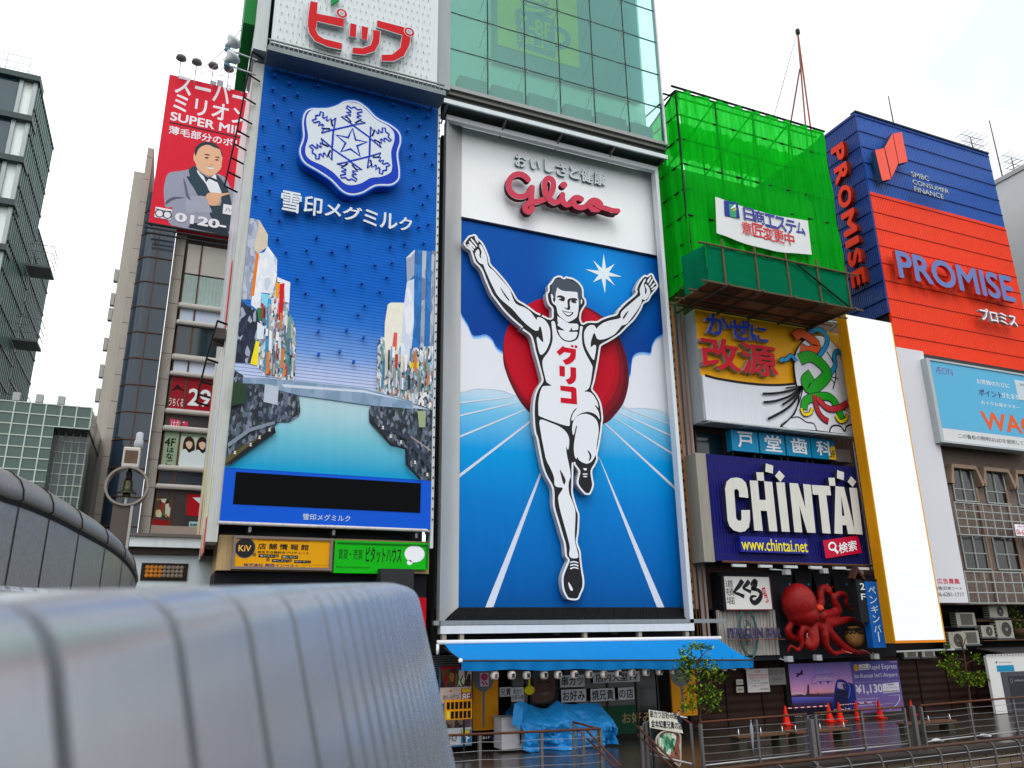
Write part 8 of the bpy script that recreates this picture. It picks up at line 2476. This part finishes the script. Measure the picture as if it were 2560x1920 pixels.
# ---------------- train poster
YT2 = 27.0
FTp = Fr(YT2)
r0_ = FTp.px(E4(75, 150)[0]); r1_ = FTp.px(E4(1960, 60)[0]); r2_ = FTp.px(E4(2080, 970)[0])
tx0, tx1 = FTp.px(E4(110, 560)[0])[0], (r1_[0] + r2_[0]) / 2
tz0, tz1 = .22, (r0_[1] + r1_[1]) / 2
t = thing('train_poster', 'long lilac poster of a blue train and an aeroplane, Rapid Express lettering', 'poster', (tx0, YT2, tz0))
th = tz1 - tz0
pm = ramp_mat([(0, (16, 16, 34)), (.14, (24, 22, 44)), (.24, (60, 44, 82)), (.29, (70, 70, 150)), (.36, (96, 96, 190)), (.40, (70, 44, 78)), (.44, (222, 150, 160)), (.52, (214, 150, 196)), (.75, (170, 130, 200)), (1, (128, 116, 196))], th, .4)
xm_ = FTp.px(E4(1190, 500)[0])[0]
MB().boxf(FTp, (tx0, xm_, tz0, tz1), -.1, 0, pm).build('picture_half', t)
MB().boxf(FTp, (xm_ + .003, tx1, tz0, tz1), -.1, 0, ramp_mat([(0, (130, 100, 160)), (.4, (120, 104, 176)), (1, (74, 72, 146))], th, .4)).build('price_half', t)
b = MB()
dkp = M((44, 22, 48), .5)
b.poly(FTp, E4(165, 290, 270, 298, 300, 240, 322, 245, 318, 300, 355, 330, 300, 322, 240, 345, 250, 365, 190, 358, 225, 335, 215, 305), .004, dkp)
b.poly(FTp, E4(395, 660, 400, 520, 408, 485, 425, 490, 432, 520, 440, 660), .004, M((70, 36, 62), .5))
b.poly(FTp, E4(130, 700, 290, 660, 420, 650, 560, 660, 590, 640, 620, 670, 860, 680, 860, 705, 130, 705), .005, M((66, 36, 60), .5))
b.stroke(FTp, smooth(E4(130, 665, 200, 640, 290, 645, 370, 665), 3, False), .05, .006, M((196, 190, 214), .5))
b.poly(FTp, smooth(E4(850, 930, 852, 760, 880, 520, 905, 430, 950, 400, 1020, 408, 1080, 445, 1160, 470, 1215, 530, 1222, 900), 3), .007, M((24, 40, 124), .35))
b.poly(FTp, E4(890, 590, 1080, 580, 1120, 700, 1100, 930, 860, 930), .009, M((14, 18, 62), .4))
b.poly(FTp, smooth(E4(925, 460, 1010, 455, 1058, 490, 1060, 575, 1000, 570, 925, 550), 2), .011, M((176, 150, 190), .3))
b.poly(FTp, E4(1000, 470, 1058, 490, 1060, 575, 1030, 572), .013, M((20, 20, 44), .3))
b.stroke(FTp, smooth(E4(1085, 450, 1130, 520, 1135, 620, 1105, 730), 3, False), .03, .012, M((110, 130, 220), .4))
b.build('train_picture', t)
b = MB()
cyn = M((90, 160, 214), .5)
b.stroke(FTp, smooth(E4(475, 480, 490, 390, 540, 340, 640, 320, 850, 308), 3, False), .02, .006, M((40, 70, 150), .5)); b.stroke(FTp, E4(475, 480, 560, 482, 570, 445, 840, 435), .02, .006, M((40, 70, 150), .5))
b.stroke(FTp, smooth(E4(560, 300, 555, 240, 600, 270, 640, 190, 670, 240, 770, 270, 790, 300), 3, False), .025, .006, cyn)
b.text(FTp, 'ラピートきっぷ', E4(545, 430)[0], E4(840, 345)[0], .008, M((30, 60, 150), .5), .045).text(FTp, 'ラピートきっぷ', E4(550, 425)[0], E4(835, 350)[0], .012, WHITE, .006)
b.disc(FTp, E4(630, 460)[0], .055, .006, M((40, 70, 150), .5), n=10).disc(FTp, E4(760, 455)[0], .055, .006, M((40, 70, 150), .5), n=10)
b.build('ticket_logo', t)
b = MB()
wp_ = M((222, 218, 230), .5)
b.text(FTp, 'Why don’t you choose', E4(180, 1060)[0], E4(800, 990)[0], .012, wp_, -.005).text(FTp, 'rapi:t ?', E4(872, 1005)[0], E4(1222, 868)[0], .012, wp_, -.005)
b.text(FTp, 'Rapid Express', E4(1478, 262)[0], E4(1938, 130)[0], .004, wp_, .0).text(FTp, 'to Kansai Int’l Airport', E4(1225, 405)[0], E4(1955, 280)[0], .004, wp_, .0)
b.text(FTp, '¥1,130', E4(1250, 675)[0], E4(1690, 475)[0], .004, wp_, .035)
b.text(FTp, 'Limited express regular seat reservation ticket + One way ticket', E4(1230, 462)[0], E4(1965, 420)[0], .004, wp_, .0)
b.text(FTp, 'Please purchase at', E4(1268, 760)[0], E4(1618, 715)[0], .004, wp_, .006).text(FTp, 'ticket counters in', E4(1280, 810)[0], E4(1600, 765)[0], .004, wp_, .006).text(FTp, 'Nankai-NAMBA Station.', E4(1285, 868)[0], E4(1715, 820)[0], .004, wp_, .006)
b.text(FTp, 'KANSAI-AIRPORT', E4(1740, 830)[0], E4(1915, 808)[0], .004, wp_, .0).text(FTp, 'NANKAI-NAMBA', E4(1815, 690)[0], E4(1985, 665)[0], .004, wp_, .0)
b.text(FTp, 'Nankai Line, Airport Exp.', E4(1775, 960)[0], E4(2040, 925)[0], .004, wp_, .0).text(FTp, 'NANKAI', E4(1865, 112)[0], E4(1945, 92)[0], .004, wp_, .0)
b.disc(FTp, E4(1842, 105)[0], .045, .004, M((222, 110, 50), .5), n=10)
b.stroke(FTp, smooth(E4(1990, 670, 1998, 740, 1960, 820, 1900, 880, 1830, 920), 3, False), .03, .004, wp_)
b.build('lettering', t)
b = MB()
b.poly(FTp, E4(1700, 480, 1980, 450, 1998, 620, 1715, 645), .004, wp_).poly(FTp, E4(1285, 150, 1455, 132, 1465, 232, 1295, 248), .004, wp_)
b.disc(FTp, E4(1242, 200)[0], .13, .004, M((232, 190, 20), .5), ry=.14)
b.text(FTp, 'NAMBA', E4(1785, 510)[0], E4(1895, 475)[0], .008, INK, .01).text(FTp, 'One way (tickets only)', E4(1745, 562)[0], E4(1955, 535)[0], .008, INK, .0).text(FTp, 'KANSAI-AIRPORT', E4(1728, 630)[0], E4(1980, 590)[0], .008, INK, .01)
b.text(FTp, 'Value', E4(1340, 190)[0], E4(1405, 160)[0], .008, M((170, 40, 40), .5), .01).text(FTp, 'Railway ticket', E4(1305, 235)[0], E4(1455, 200)[0], .008, INK, .01).text(FTp, '20%\nOFF', E4(1210, 235)[0], E4(1272, 165)[0], .008, M((160, 40, 20), .5), .01)
b.build('price_boxes', t)
b = MB()
for i in range(60):
    x = tx0 + (tx1 - tx0) * i / 60; b.box(x, x + .05, YT2 - .03, YT2 - .004, tz1 + .002, tz1 + .05, BLACK)
b.box(tx0 - .25, tx0 - .003, YT2 - .02, YT2 + .2, 0, tz1 + .1, M((20, 17, 16), .7)); b.box(tx0, tx1, YT2 - .05, YT2 + .2, 0, tz0 - .003, M((60, 54, 52), .6)); b.build('frame', t)
# timber fence behind and beside the poster, notices
t = thing('dark_timber_fence', 'dark brown timber hoarding fence along the promenade', 'fence', (19.0, 27.1, 0))
MB().box(18.9, 40.6, 27.12, 27.3, 0, tz1 + .12, M((42, 27, 22), .7, var=.3, ribs=('Z', .3, .3))).build('boards', t)
b = MB()
for i in range(13):
    x = 18.9 + 1.75 * i
    if tx0 - .3 < x < tx1: continue
    MB().box(x, x + .06, 27.07, 27.118, 0, tz1 + .12, M((30, 20, 17), .7)).build('batten', t)
FNo = Fr(26.95)
def notice(p0, p1, label, lines, mat, name='notice_board'):
    r = FNo.rect(p0[0], p1[0])
    t = thing(name, label, 'notice', FNo.pt(r[0], r[2]), 'notices on the dark fence')
    MB().boxf(FNo, r, -.03, 0, mat).build('plate', t)
    b = MB()
    w_, h_ = r[1] - r[0], r[3] - r[2]
    for (txt, c_, z0_, z1_, x0_, x1_) in lines:
        b.text(FNo, txt, (r[0] + w_ * x0_, r[2] + h_ * z0_), (r[0] + w_ * x1_, r[2] + h_ * z1_), .004, c_, .006, ab=True)
    b.build('lettering', t)
rdn_ = M((190, 40, 44), .5); gyn = M((60, 60, 64), .5)
notice(B5(1548, 800), B5(1750, 545), 'white warning notice with red and black Japanese lines', [('注意', rdn_, .82, .93, .36, .64), ('堤防及び水際等での釣り行為', rdn_, .68, .77, .06, .94), ('ご遠慮ください 禁止行為', rdn_, .56, .65, .08, .9), ('ことがあります', gyn, .45, .53, .08, .6), ('スピーカーによる案内を', gyn, .34, .42, .08, .95), ('注意して下さい', rdn_, .23, .31, .2, .8), ('大阪市建設局', gyn, .08, .16, .5, .94)], M((196, 192, 192), .6))
notice(B5(1765, 722), B5(1925, 538), 'grey notice with three round pictograms beside the white warning notice', [('○ ○ ○', gyn, .6, .88, .1, .9), ('ここでの喫煙はご遠慮', gyn, .3, .4, .1, .8), ('ください', gyn, .16, .26, .1, .5)], M((128, 122, 122), .6))
notice(B5(1425, 720), B5(1490, 660), 'upper of two small cream notices on the dark door', [('立入禁止', gyn, .3, .7, .15, .85)], M((176, 170, 160), .6))
notice(B5(1428, 800), B5(1496, 735), 'lower of two small cream notices on the dark door', [('開放厳禁', gyn, .3, .7, .15, .85)], M((176, 170, 160), .6))
# information board on the far right
t = thing('information_board', 'white and grey information board with a teal square before the dark fence', 'sign', at(*B6(1770, 1105)[0], 25.5))
FIn = Fr(25.5)
x0_ = FIn.px(B6(1765, 1105)[0])[0]
zt_ = FIn.px(B6(1690, 690)[0])[1]
MB().boxf(FIn, (x0_ - .1, x0_ + 4.5, .02, zt_), -.12, 0, M((206, 206, 204), .5)).build('panel', t)
r = FIn.rect(B6(1775, 828)[0], B6(1912, 768)[0])
b = MB(); b.boxf(FIn, r, .003, .01, M((20, 130, 170), .5)); b.build('teal_square', t)
r2 = FIn.px(B6(1765, 832)[0])
b = MB(); b.boxf(FIn, (r2[0] + .25, x0_ + 4.5, .03, r2[1]), .003, .02, M((70, 70, 78), .5)); rr3 = FIn.px(B6(1840, 870)[0]); b.boxf(FIn, (rr3[0] + .15, x0_ + 4.5, .2, rr3[1]), .021, .03, M((44, 46, 52), .5)); b.build('grey_screen_area', t)
b = MB(); b.text(FIn, 'Information', B6(1920, 912)[0], B6(2060, 885)[0], .034, M((150, 156, 160), .5), .0); q = FIn.px(B6(1890, 905)[0]); b.stroke(FIn, [(q[0] + .07 * math.cos(a * math.pi / 8), q[1] + .09 * math.sin(a * math.pi / 8)) for a in range(16)], .015, .034, M((150, 156, 160), .5), True, ab=True)
b.text(FIn, 'f', B6(1758, 758)[0], B6(1775, 735)[0], .004, M((50, 60, 130), .5), .02).text(FIn, 'Osaka Public Contents', B6(1785, 752)[0], B6(1895, 738)[0], .004, gyn, .0)
b.build('lettering', t)
b = MB()
for i in range(24): b.box(x0_ - .1 + .19 * i, x0_ - .02 + .19 * i, 25.42, 25.5, zt_ + .002, zt_ + .06, M((190, 190, 190), .5))
b.build('top_clips', t)
t = thing('grey_lean_to_roof', 'small dark sloping roof sheet above the information board', 'roof', at(*B6(1610, 630)[0], 26.6))
a_, c_ = at(*B6(1600, 620)[0], 26.9), at(*B6(1690, 672)[0], 25.9)
MB().add([(a_.x, 26.95, a_.z), (a_.x + 6, 26.95, a_.z), (a_.x + 6, 25.7, c_.z), (a_.x + .25, 25.7, c_.z), (a_.x, 26.95, a_.z - .05), (a_.x + 6, 26.95, a_.z - .05), (a_.x + 6, 25.7, c_.z - .05), (a_.x + .25, 25.7, c_.z - .05)], [(0, 1, 2, 3), (7, 6, 5, 4), (3, 2, 6, 7), (0, 3, 7, 4)], M((66, 62, 64), .6, dirt=.3)).build('sheet', t)
# litter bags on the kerb
for k13, (zx, zy, lb_) in enumerate(((1250, 1430, 'left of two white plastic bags lying on the kerb'), (1660, 1388, 'right of two white plastic bags lying on the kerb'))):
    p = atz(*B6(zx, zy)[0], .05)
    t = thing('plastic_bag', lb_, 'bag', (p.x, p.y, 0.03), 'white plastic bags on the kerb')
    b = MB().ell((p.x, p.y, .085), (.2, .12, .06), M((200, 202, 206), .4, bump=.6, bscale=14), 12, 8); b.ell((p.x + .15, p.y - .05, .07), (.12, .08, .04), M((200, 202, 206), .4, bump=.6, bscale=14), 10, 6); b.build('bag', t, sm=True)
# ---------------- young trees and a potted plant
bark = M((74, 52, 38), .8, var=.25, bump=.4, bscale=20)
leafs = [M((96, 130, 24), .6, var=.25, scale=4), M((140, 164, 36), .6, var=.25, scale=4), M((60, 92, 20), .6, var=.25, scale=4)]
def leafspray(b, c, r, n):
    for _ in range(n):
        d = Vector((random.gauss(0, 1), random.gauss(0, 1), random.gauss(0, .7))) * r * .55
        p = c + d
        ax = Vector((random.uniform(-1, 1), random.uniform(-1, 1), random.uniform(-.3, .6))).normalized()
        sd_ = ax.orthogonal().normalized()
        L_ = random.uniform(.1, .19); W_ = L_ * .42
        for k14 in (-1, 0, 1):
            a2 = (ax + sd_ * k14 * .8).normalized(); s2 = a2.cross(Vector((.3, .2, 1))).normalized()
            b.add([p, p + a2 * L_ * .5 + s2 * W_ * .5, p + a2 * L_, p + a2 * L_ * .5 - s2 * W_ * .5], [(0, 1, 2, 3)], random.choice(leafs))
def young_tree(label, f, trunk, branches, clumps, Y, seed):
    random.seed(seed)
    P = lambda zx, zy, dy=0: at(*f(zx, zy)[0], Y + dy)
    base = P(*trunk[0]); base.z = 0
    t = thing('young_tree', label, 'tree', base, 'young trees on the promenade')
    b = MB()
    pts = [base] + [P(*q) for q in trunk[1:]]
    pts = [Vector(q) for q in smooth([tuple(q) for q in pts], 4, False)]
    b.tube(pts, [.05 - .036 * i / (len(pts) - 1) for i in range(len(pts))], bark, 8)
    for br in branches:
        q = [P(x, y, random.uniform(-.2, .2) if i else 0) for i, (x, y) in enumerate(br)]
        b.tube(q, [.024 - .016 * i / (len(q) - 1) for i in range(len(q))], bark, 6)
    b.build('trunk', t, sm=True)
    b = MB()
    for (zx, zy, r_, n_) in clumps:
        leafspray(b, P(zx, zy, random.uniform(-.3, .3)), r_ * 1.1, int(n_ * 1.5))
    b.build('crown', t)
young_tree('young green tree standing in front of the right spatula board', B5, [(1075, 1480), (1045, 1100), (1040, 940), (1010, 700), (1005, 500), (1000, 430)],
           [[(1000, 460), (960, 410), (950, 340)], [(1002, 480), (1050, 430), (1130, 340)], [(1005, 520), (1060, 420), (1050, 320)], [(1010, 620), (900, 560), (850, 480)], [(1030, 820), (940, 760), (890, 640)], [(1035, 800), (1120, 720), (1260, 650)], [(1045, 960), (960, 930), (900, 960)], [(1045, 980), (1120, 900), (1190, 860)], [(1048, 1060), (1130, 1000), (1170, 960)]],
           [(950, 315, .14, 14), (1050, 325, .14, 12), (1135, 335, .12, 10), (870, 380, .1, 6), (890, 450, .22, 26), (930, 470, .2, 14), (1100, 490, .25, 24), (870, 530, .22, 24), (1190, 570, .24, 20), (920, 590, .22, 20), (1080, 620, .24, 24), (1265, 650, .14, 12), (880, 650, .18, 14), (1160, 760, .24, 22), (970, 780, .22, 20), (1110, 850, .26, 28), (1180, 890, .2, 14), (930, 920, .24, 22), (1160, 960, .2, 16), (900, 990, .18, 10), (1010, 880, .2, 14)], 21.6, 5)
young_tree('thin half-bare tree in front of the dark fence by the bright screen', B6, [(1590, 1390), (1530, 1000), (1510, 850), (1490, 700), (1470, 600), (1430, 520)],
           [[(1480, 640), (1440, 560), (1420, 500)], [(1475, 620), (1500, 540), (1540, 510)], [(1495, 720), (1420, 720), (1350, 700)], [(1500, 780), (1420, 760), (1330, 780)], [(1500, 760), (1580, 720), (1640, 710)], [(1512, 880), (1420, 850), (1340, 800)], [(1520, 900), (1580, 860), (1640, 850)], [(1525, 950), (1580, 930), (1610, 940)]],
           [(1350, 620, .14, 9), (1370, 700, .2, 16), (1330, 780, .26, 26), (1400, 790, .24, 22), (1450, 860, .26, 26), (1540, 880, .3, 34), (1600, 910, .28, 26), (1640, 860, .2, 14), (1620, 715, .2, 14), (1580, 700, .12, 8), (1380, 840, .2, 16), (1480, 920, .22, 16), (1310, 660, .1, 6)], 24.2, 9)
random.seed(12)
q = at(*B6(1960, 520)[0], 26.8)
t = thing('potted_plant', 'potted green plant on the brown ledge at the right edge', 'plant', q)
MB().lathe(q, [(.28, 0), (.4, .35), (.36, .36)], M((70, 50, 40), .7), 16).build('pot', t, sm=True)
b = MB()
for k15 in range(9): leafspray(b, q + Vector((random.uniform(-.6, .5), random.uniform(-.3, .3), random.uniform(.5, 1.5))), .28, 12)
b.build('foliage', t)

# ================================================================== FOREGROUND: bridge parapet, granite wall, bell
bp_ = thing('bridge_parapet', 'large silver bridge parapet of bent metal slats, nearest to the viewer', 'parapet', (-1, 1.6, 1.5))
pitch = .25
st, left = [], []
for n_ in range(-3, 10):    # straight run of equal slats receding from just left of the camera
    px_ = 1250 - 1 / (.001064 + .00029 * n_)
    d = ray(px_, 1488 - 33 * min(max(px_ / 1020, 0), 1) ** .8)
    st.append(CAM + d * (.9 * 940 / (1250 - px_)))
stp = st[1] - st[0]
left = [st[0] - stp * k_ for k_ in range(1, 5)]
dirn = (st[-1] - st[-3]).normalized()
ang = math.atan2(dirn.y, dirn.x)
p = st[-1].copy()
arc = []
zz = p.z
for k_ in range(32):
    ang += R_(1.3) if k_ < 7 else (R_(10) if k_ < 24 else 0)
    p = p + Vector((math.cos(ang), math.sin(ang), 0)) * pitch
    zz += .008 if k_ < 7 else (.0045 if k_ < 24 else .012)
    arc.append(Vector((p.x, p.y, zz)))
nst = Vector((stp.y, -stp.x, 0)).normalized() * .07
line = [q_ + nst for q_ in list(reversed(left)) + st + arc]
slm = M((198, 203, 210), .27, .74, var=.1, scale=2.4, spec=.5, dirt=.2)
gapm = M((30, 30, 34), .7, .0)
def prof(P, nrm, shrink=0.0):
    """cross-section of the parapet from the top inwards down the outer slope"""
    out = []
    for (o_, z_) in ((-.42, -.5), (-.38, -.05), (-.34, -.012), (-.22, 0.0), (-.09, .0), (-.064, -.002), (-.042, -.008), (-.024, -.019), (-.010, -.036), (.0, -.06), (.018, -.13), (.09, -.42), (.17, -.75), (.30, -1.25), (.42, -1.75)):
        out.append(P + Vector((nrm.x, nrm.y, 0)) * (o_ - shrink) + Vector((0, 0, z_ - shrink * .6)))
    return out
nrm = []
for i in range(len(line)):
    a_ = line[max(i - 1, 0)]; c_ = line[min(i + 1, len(line) - 1)]
    tv = Vector((c_.x - a_.x, c_.y - a_.y)).normalized()
    nrm.append(Vector((tv.y, -tv.x)))
b = MB(); k_ = MB()
fine = line[:11]
fn = nrm[:11]
for i in range(10, len(line) - 1):    # the far slats are half as wide
    fine += [line[i].lerp(line[i + 1], .5), line[i + 1]]; fn += [nrm[i].lerp(nrm[i + 1], .5).normalized(), nrm[i + 1]]
line, nrm = fine, fn
for i in range(len(line) - 1):
    P, Q = line[i], line[i + 1]
    e = .05 if i < 11 else .09
    A2_, B2_ = P.lerp(Q, e), P.lerp(Q, 1 - e)
    na, nb = nrm[i].lerp(nrm[i + 1], e), nrm[i].lerp(nrm[i + 1], 1 - e)
    e2 = .05 if i < 7 else min(.1 + .035 * (i - 7), .27)
    A3_, B3_ = P.lerp(Q, e2), P.lerp(Q, 1 - e2)
    def both(X1, X2, nn, sh_):
        u1, u2 = prof(X1, nn, sh_), prof(X2, nn, sh_)
        return [a1.lerp(a2, max(0, min(1, (j - 10) / 2))) for j, (a1, a2) in enumerate(zip(u1, u2))]
    A_, B_3 = both(A2_, A3_, na, 0), both(B2_, B3_, nb, 0)
    Ab, Bb = both(A2_, A3_, na, .03), both(B2_, B3_, nb, .03)
    m_ = len(A_)
    vs = A_ + B_3 + Ab + Bb
    fs = [(j, j + 1, m_ + j + 1, m_ + j) for j in range(m_ - 1)] + [(2 * m_ + j, 2 * m_ + j + 1, j + 1, j) for j in range(m_ - 1)] + [(m_ + j, m_ + j + 1, 3 * m_ + j + 1, 3 * m_ + j) for j in range(m_ - 1)]
    b.add(vs, fs, slm)
    A_, B_3 = prof(P, nrm[i], .045), prof(Q, nrm[i + 1], .045)
    k_.add(A_ + B_3, [(j, j + 1, m_ + j + 1, m_ + j) for j in range(m_ - 1)], gapm)
b.build('metal_slats', bp_, sm='auto')
k_.build('dark_backing', bp_, sm=True)
# polished granite stair wall, curving away
gr = thing('granite_stair_wall', 'curved polished grey granite wall with a rounded coping below the bell', 'wall', (-2, 7, 2.5))
gran = M((128, 127, 126), .3, spec=.3, var=.5, scale=34)
granc = M((124, 122, 120), .3, spec=.35, var=.4, scale=38)
tops = [(-420, 960, 4.6), (-200, 1040, 5.4), (0, 1143, 6.3), (80, 1180, 6.9), (155, 1222, 7.6), (225, 1268, 8.4), (285, 1310, 9.3), (322, 1348, 10.2), (343, 1385, 11.0), (344, 1415, 11.9), (330, 1430, 12.8), (300, 1440, 13.4)]
tp2 = smooth(tops, 4, False)
L2 = [at(x, y, Y) for x, y, Y in tp2]
nr2 = []
for i in range(len(L2)):
    a_, c_ = L2[max(i - 1, 0)], L2[min(i + 1, len(L2) - 1)]
    tv = Vector((c_.x - a_.x, c_.y - a_.y)).normalized(); nr2.append(Vector((tv.y, -tv.x)))
def gprof(P, nv3):
    n3 = Vector((nv3.x, nv3.y, 0))
    return [P + n3 * o_ + Vector((0, 0, z_)) for o_, z_ in ((-.5, -.1), (-.34, -.02), (-.2, 0), (-.09, -.03), (-.02, -.09), (.012, -.16), (.02, -.23), (-.02, -.25))]
b = MB()
for i in range(len(L2) - 1):
    A_, B_3 = gprof(L2[i], nr2[i]), gprof(L2[i + 1], nr2[i + 1]); m_ = len(A_)
    b.add(A_ + B_3, [(j, j + 1, m_ + j + 1, m_ + j) for j in range(m_ - 1)], granc)
b.build('rounded_coping', gr, sm=True)
b = MB(); jn = MB()
for i in range(len(L2) - 1):
    n_a, n_b = Vector((*nr2[i], 0)), Vector((*nr2[i + 1], 0))
    a_, c_ = L2[i] + Vector((0, 0, -.245)), L2[i + 1] + Vector((0, 0, -.245))
    b.add([a_, c_, Vector((c_.x, c_.y, -1)), Vector((a_.x, a_.y, -1))], [(0, 1, 2, 3)], gran)
b.build('granite_face', gr, sm=True)
jm2 = M((26, 24, 24), .7)
for i in range(3, len(L2) - 1, 4):
    n_a = Vector((*nr2[i], 0))
    a_ = L2[i] + Vector((0, 0, -.255)) + n_a * .004
    tv = (L2[i + 1] - L2[i]).normalized() * .012
    jn.add([a_ - tv, a_ + tv, a_ + tv - Vector((0, 0, 4)), a_ - tv - Vector((0, 0, 4))], [(0, 1, 2, 3)], jm2)
    A_ = gprof(L2[i], nr2[i]); 
    jn.tube([p_ + n_a * .002 for p_ in A_], .010, jm2, 4)
for i in range(len(L2) - 1):
    n_a, n_b = Vector((*nr2[i], 0)) * .008, Vector((*nr2[i + 1], 0)) * .008
    for dz, h_ in ((-.247, .035), (-1.62, .02)):
        a_, c_ = L2[i] + Vector((0, 0, dz)) + n_a, L2[i + 1] + Vector((0, 0, dz)) + n_b
        jn.add([a_, c_, c_ - Vector((0, 0, h_)), a_ - Vector((0, 0, h_))], [(0, 1, 2, 3)], jm2)
jn.build('joints', gr)
# bell in a steel ring
YBl = 14.0
FBl = Fr(YBl)
c_ = FBl.px(E2(1255, 465)[0]); rx = abs(FBl.px(E2(1455, 465)[0])[0] - FBl.px(E2(1058, 465)[0])[0]) / 2 * 1.1
t = thing('bell_monument', 'small bronze bell hanging in a steel ring with a box on top', 'monument', (c_[0], YBl, 2))
ringm = M((128, 118, 112), .4, .5, dirt=.3)
NR = 40
vs = []
for k_ in range(NR):
    a_ = 2 * math.pi * k_ / NR
    for rr_, y_ in ((rx, -.14), (rx, .14), (rx * .90, .14), (rx * .90, -.14)):
        vs.append((c_[0] + rr_ * math.cos(a_), YBl + y_, c_[1] + rr_ * math.sin(a_)))
fs = []
for k_ in range(NR):
    for q_ in range(4):
        fs.append((k_ * 4 + q_, k_ * 4 + (q_ + 1) % 4, ((k_ + 1) % NR) * 4 + (q_ + 1) % 4, ((k_ + 1) % NR) * 4 + q_))
MB().add(vs, fs, ringm).build('ring', t)
bc = Vector((c_[0] + rx * .02, YBl, c_[1] - rx * .02))
br2 = M((66, 66, 50), .38, .7, var=.3, scale=5)
bs_ = rx / .86
o = MB().lathe(bc, [(.02, .30 * bs_), (.17 * bs_, .29 * bs_), (.2 * bs_, .24 * bs_), (.2 * bs_, .05 * bs_), (.24 * bs_, -.08 * bs_), (.32 * bs_, -.18 * bs_), (.40 * bs_, -.24 * bs_), (.41 * bs_, -.28 * bs_), (.30 * bs_, -.28 * bs_)], br2, 24).build('bell', t, sm=True)
MB().tube([bc + Vector((0, 0, -.26 * bs_)), bc + Vector((0, 0, -.42 * bs_))], [.05, .07], br2, 8).build('clapper', o, sm=True)
b = MB(); b.tube([bc + Vector((0, 0, .3 * bs_)), bc + Vector((.01, 0, .44 * bs_)), bc + Vector((0, 0, .56 * bs_)), (bc.x, YBl, c_[1] + rx * .9)], [.06, .035, .05, .02], INK, 8); b.build('hanger', t, sm=True)
b = MB(); b.tube([bc + Vector((0, 0, -.42 * bs_)), bc + Vector((0, 0, -.8 * bs_))], .02, PALESTEEL, 6); b.build('striker_rod', t)
r = FBl.rect(E2(1200, 268)[0], E2(1395, 90)[0])
b = MB()
b.box(r[0], r[1], YBl - .12, YBl + .12, r[2] - .02, r[3], M((176, 170, 162), .4, .3)); b.build('top_box', t, bevel=.02)
w_ = r[1] - r[0]
b = MB(); b.boxf(FBl, (r[0] + .12 * w_, r[1] - .12 * w_, r[2] + .16 * (r[3] - r[2]), r[3] - .18 * (r[3] - r[2])), .121, .125, M((92, 74, 62), .3, var=.4, scale=6)); b.build('box_window', t)
b = MB(); b.lathe(((r[0] + r[1]) / 2 + .08, YBl, r[3]), [(.07, 0), (.07, .12), (.055, .16), (.055, .26), (.03, .28)], M((170, 174, 176), .4), 10); b.build('top_lamp', t, sm=True)
b = MB(); b.box(c_[0] - rx * .5, c_[0] + rx * .42, YBl - .1, YBl + .1, -.5, c_[1] - rx * .95, M((82, 74, 70), .5, .2)); b.build('pillar', t)
b = MB(); b.box(c_[0] + rx * .30, c_[0] + rx * .42, YBl - .13, YBl - .102, -.5, c_[1] - rx * .97, M((150, 146, 140), .4, .4)); b.build('pillar_strip', t)
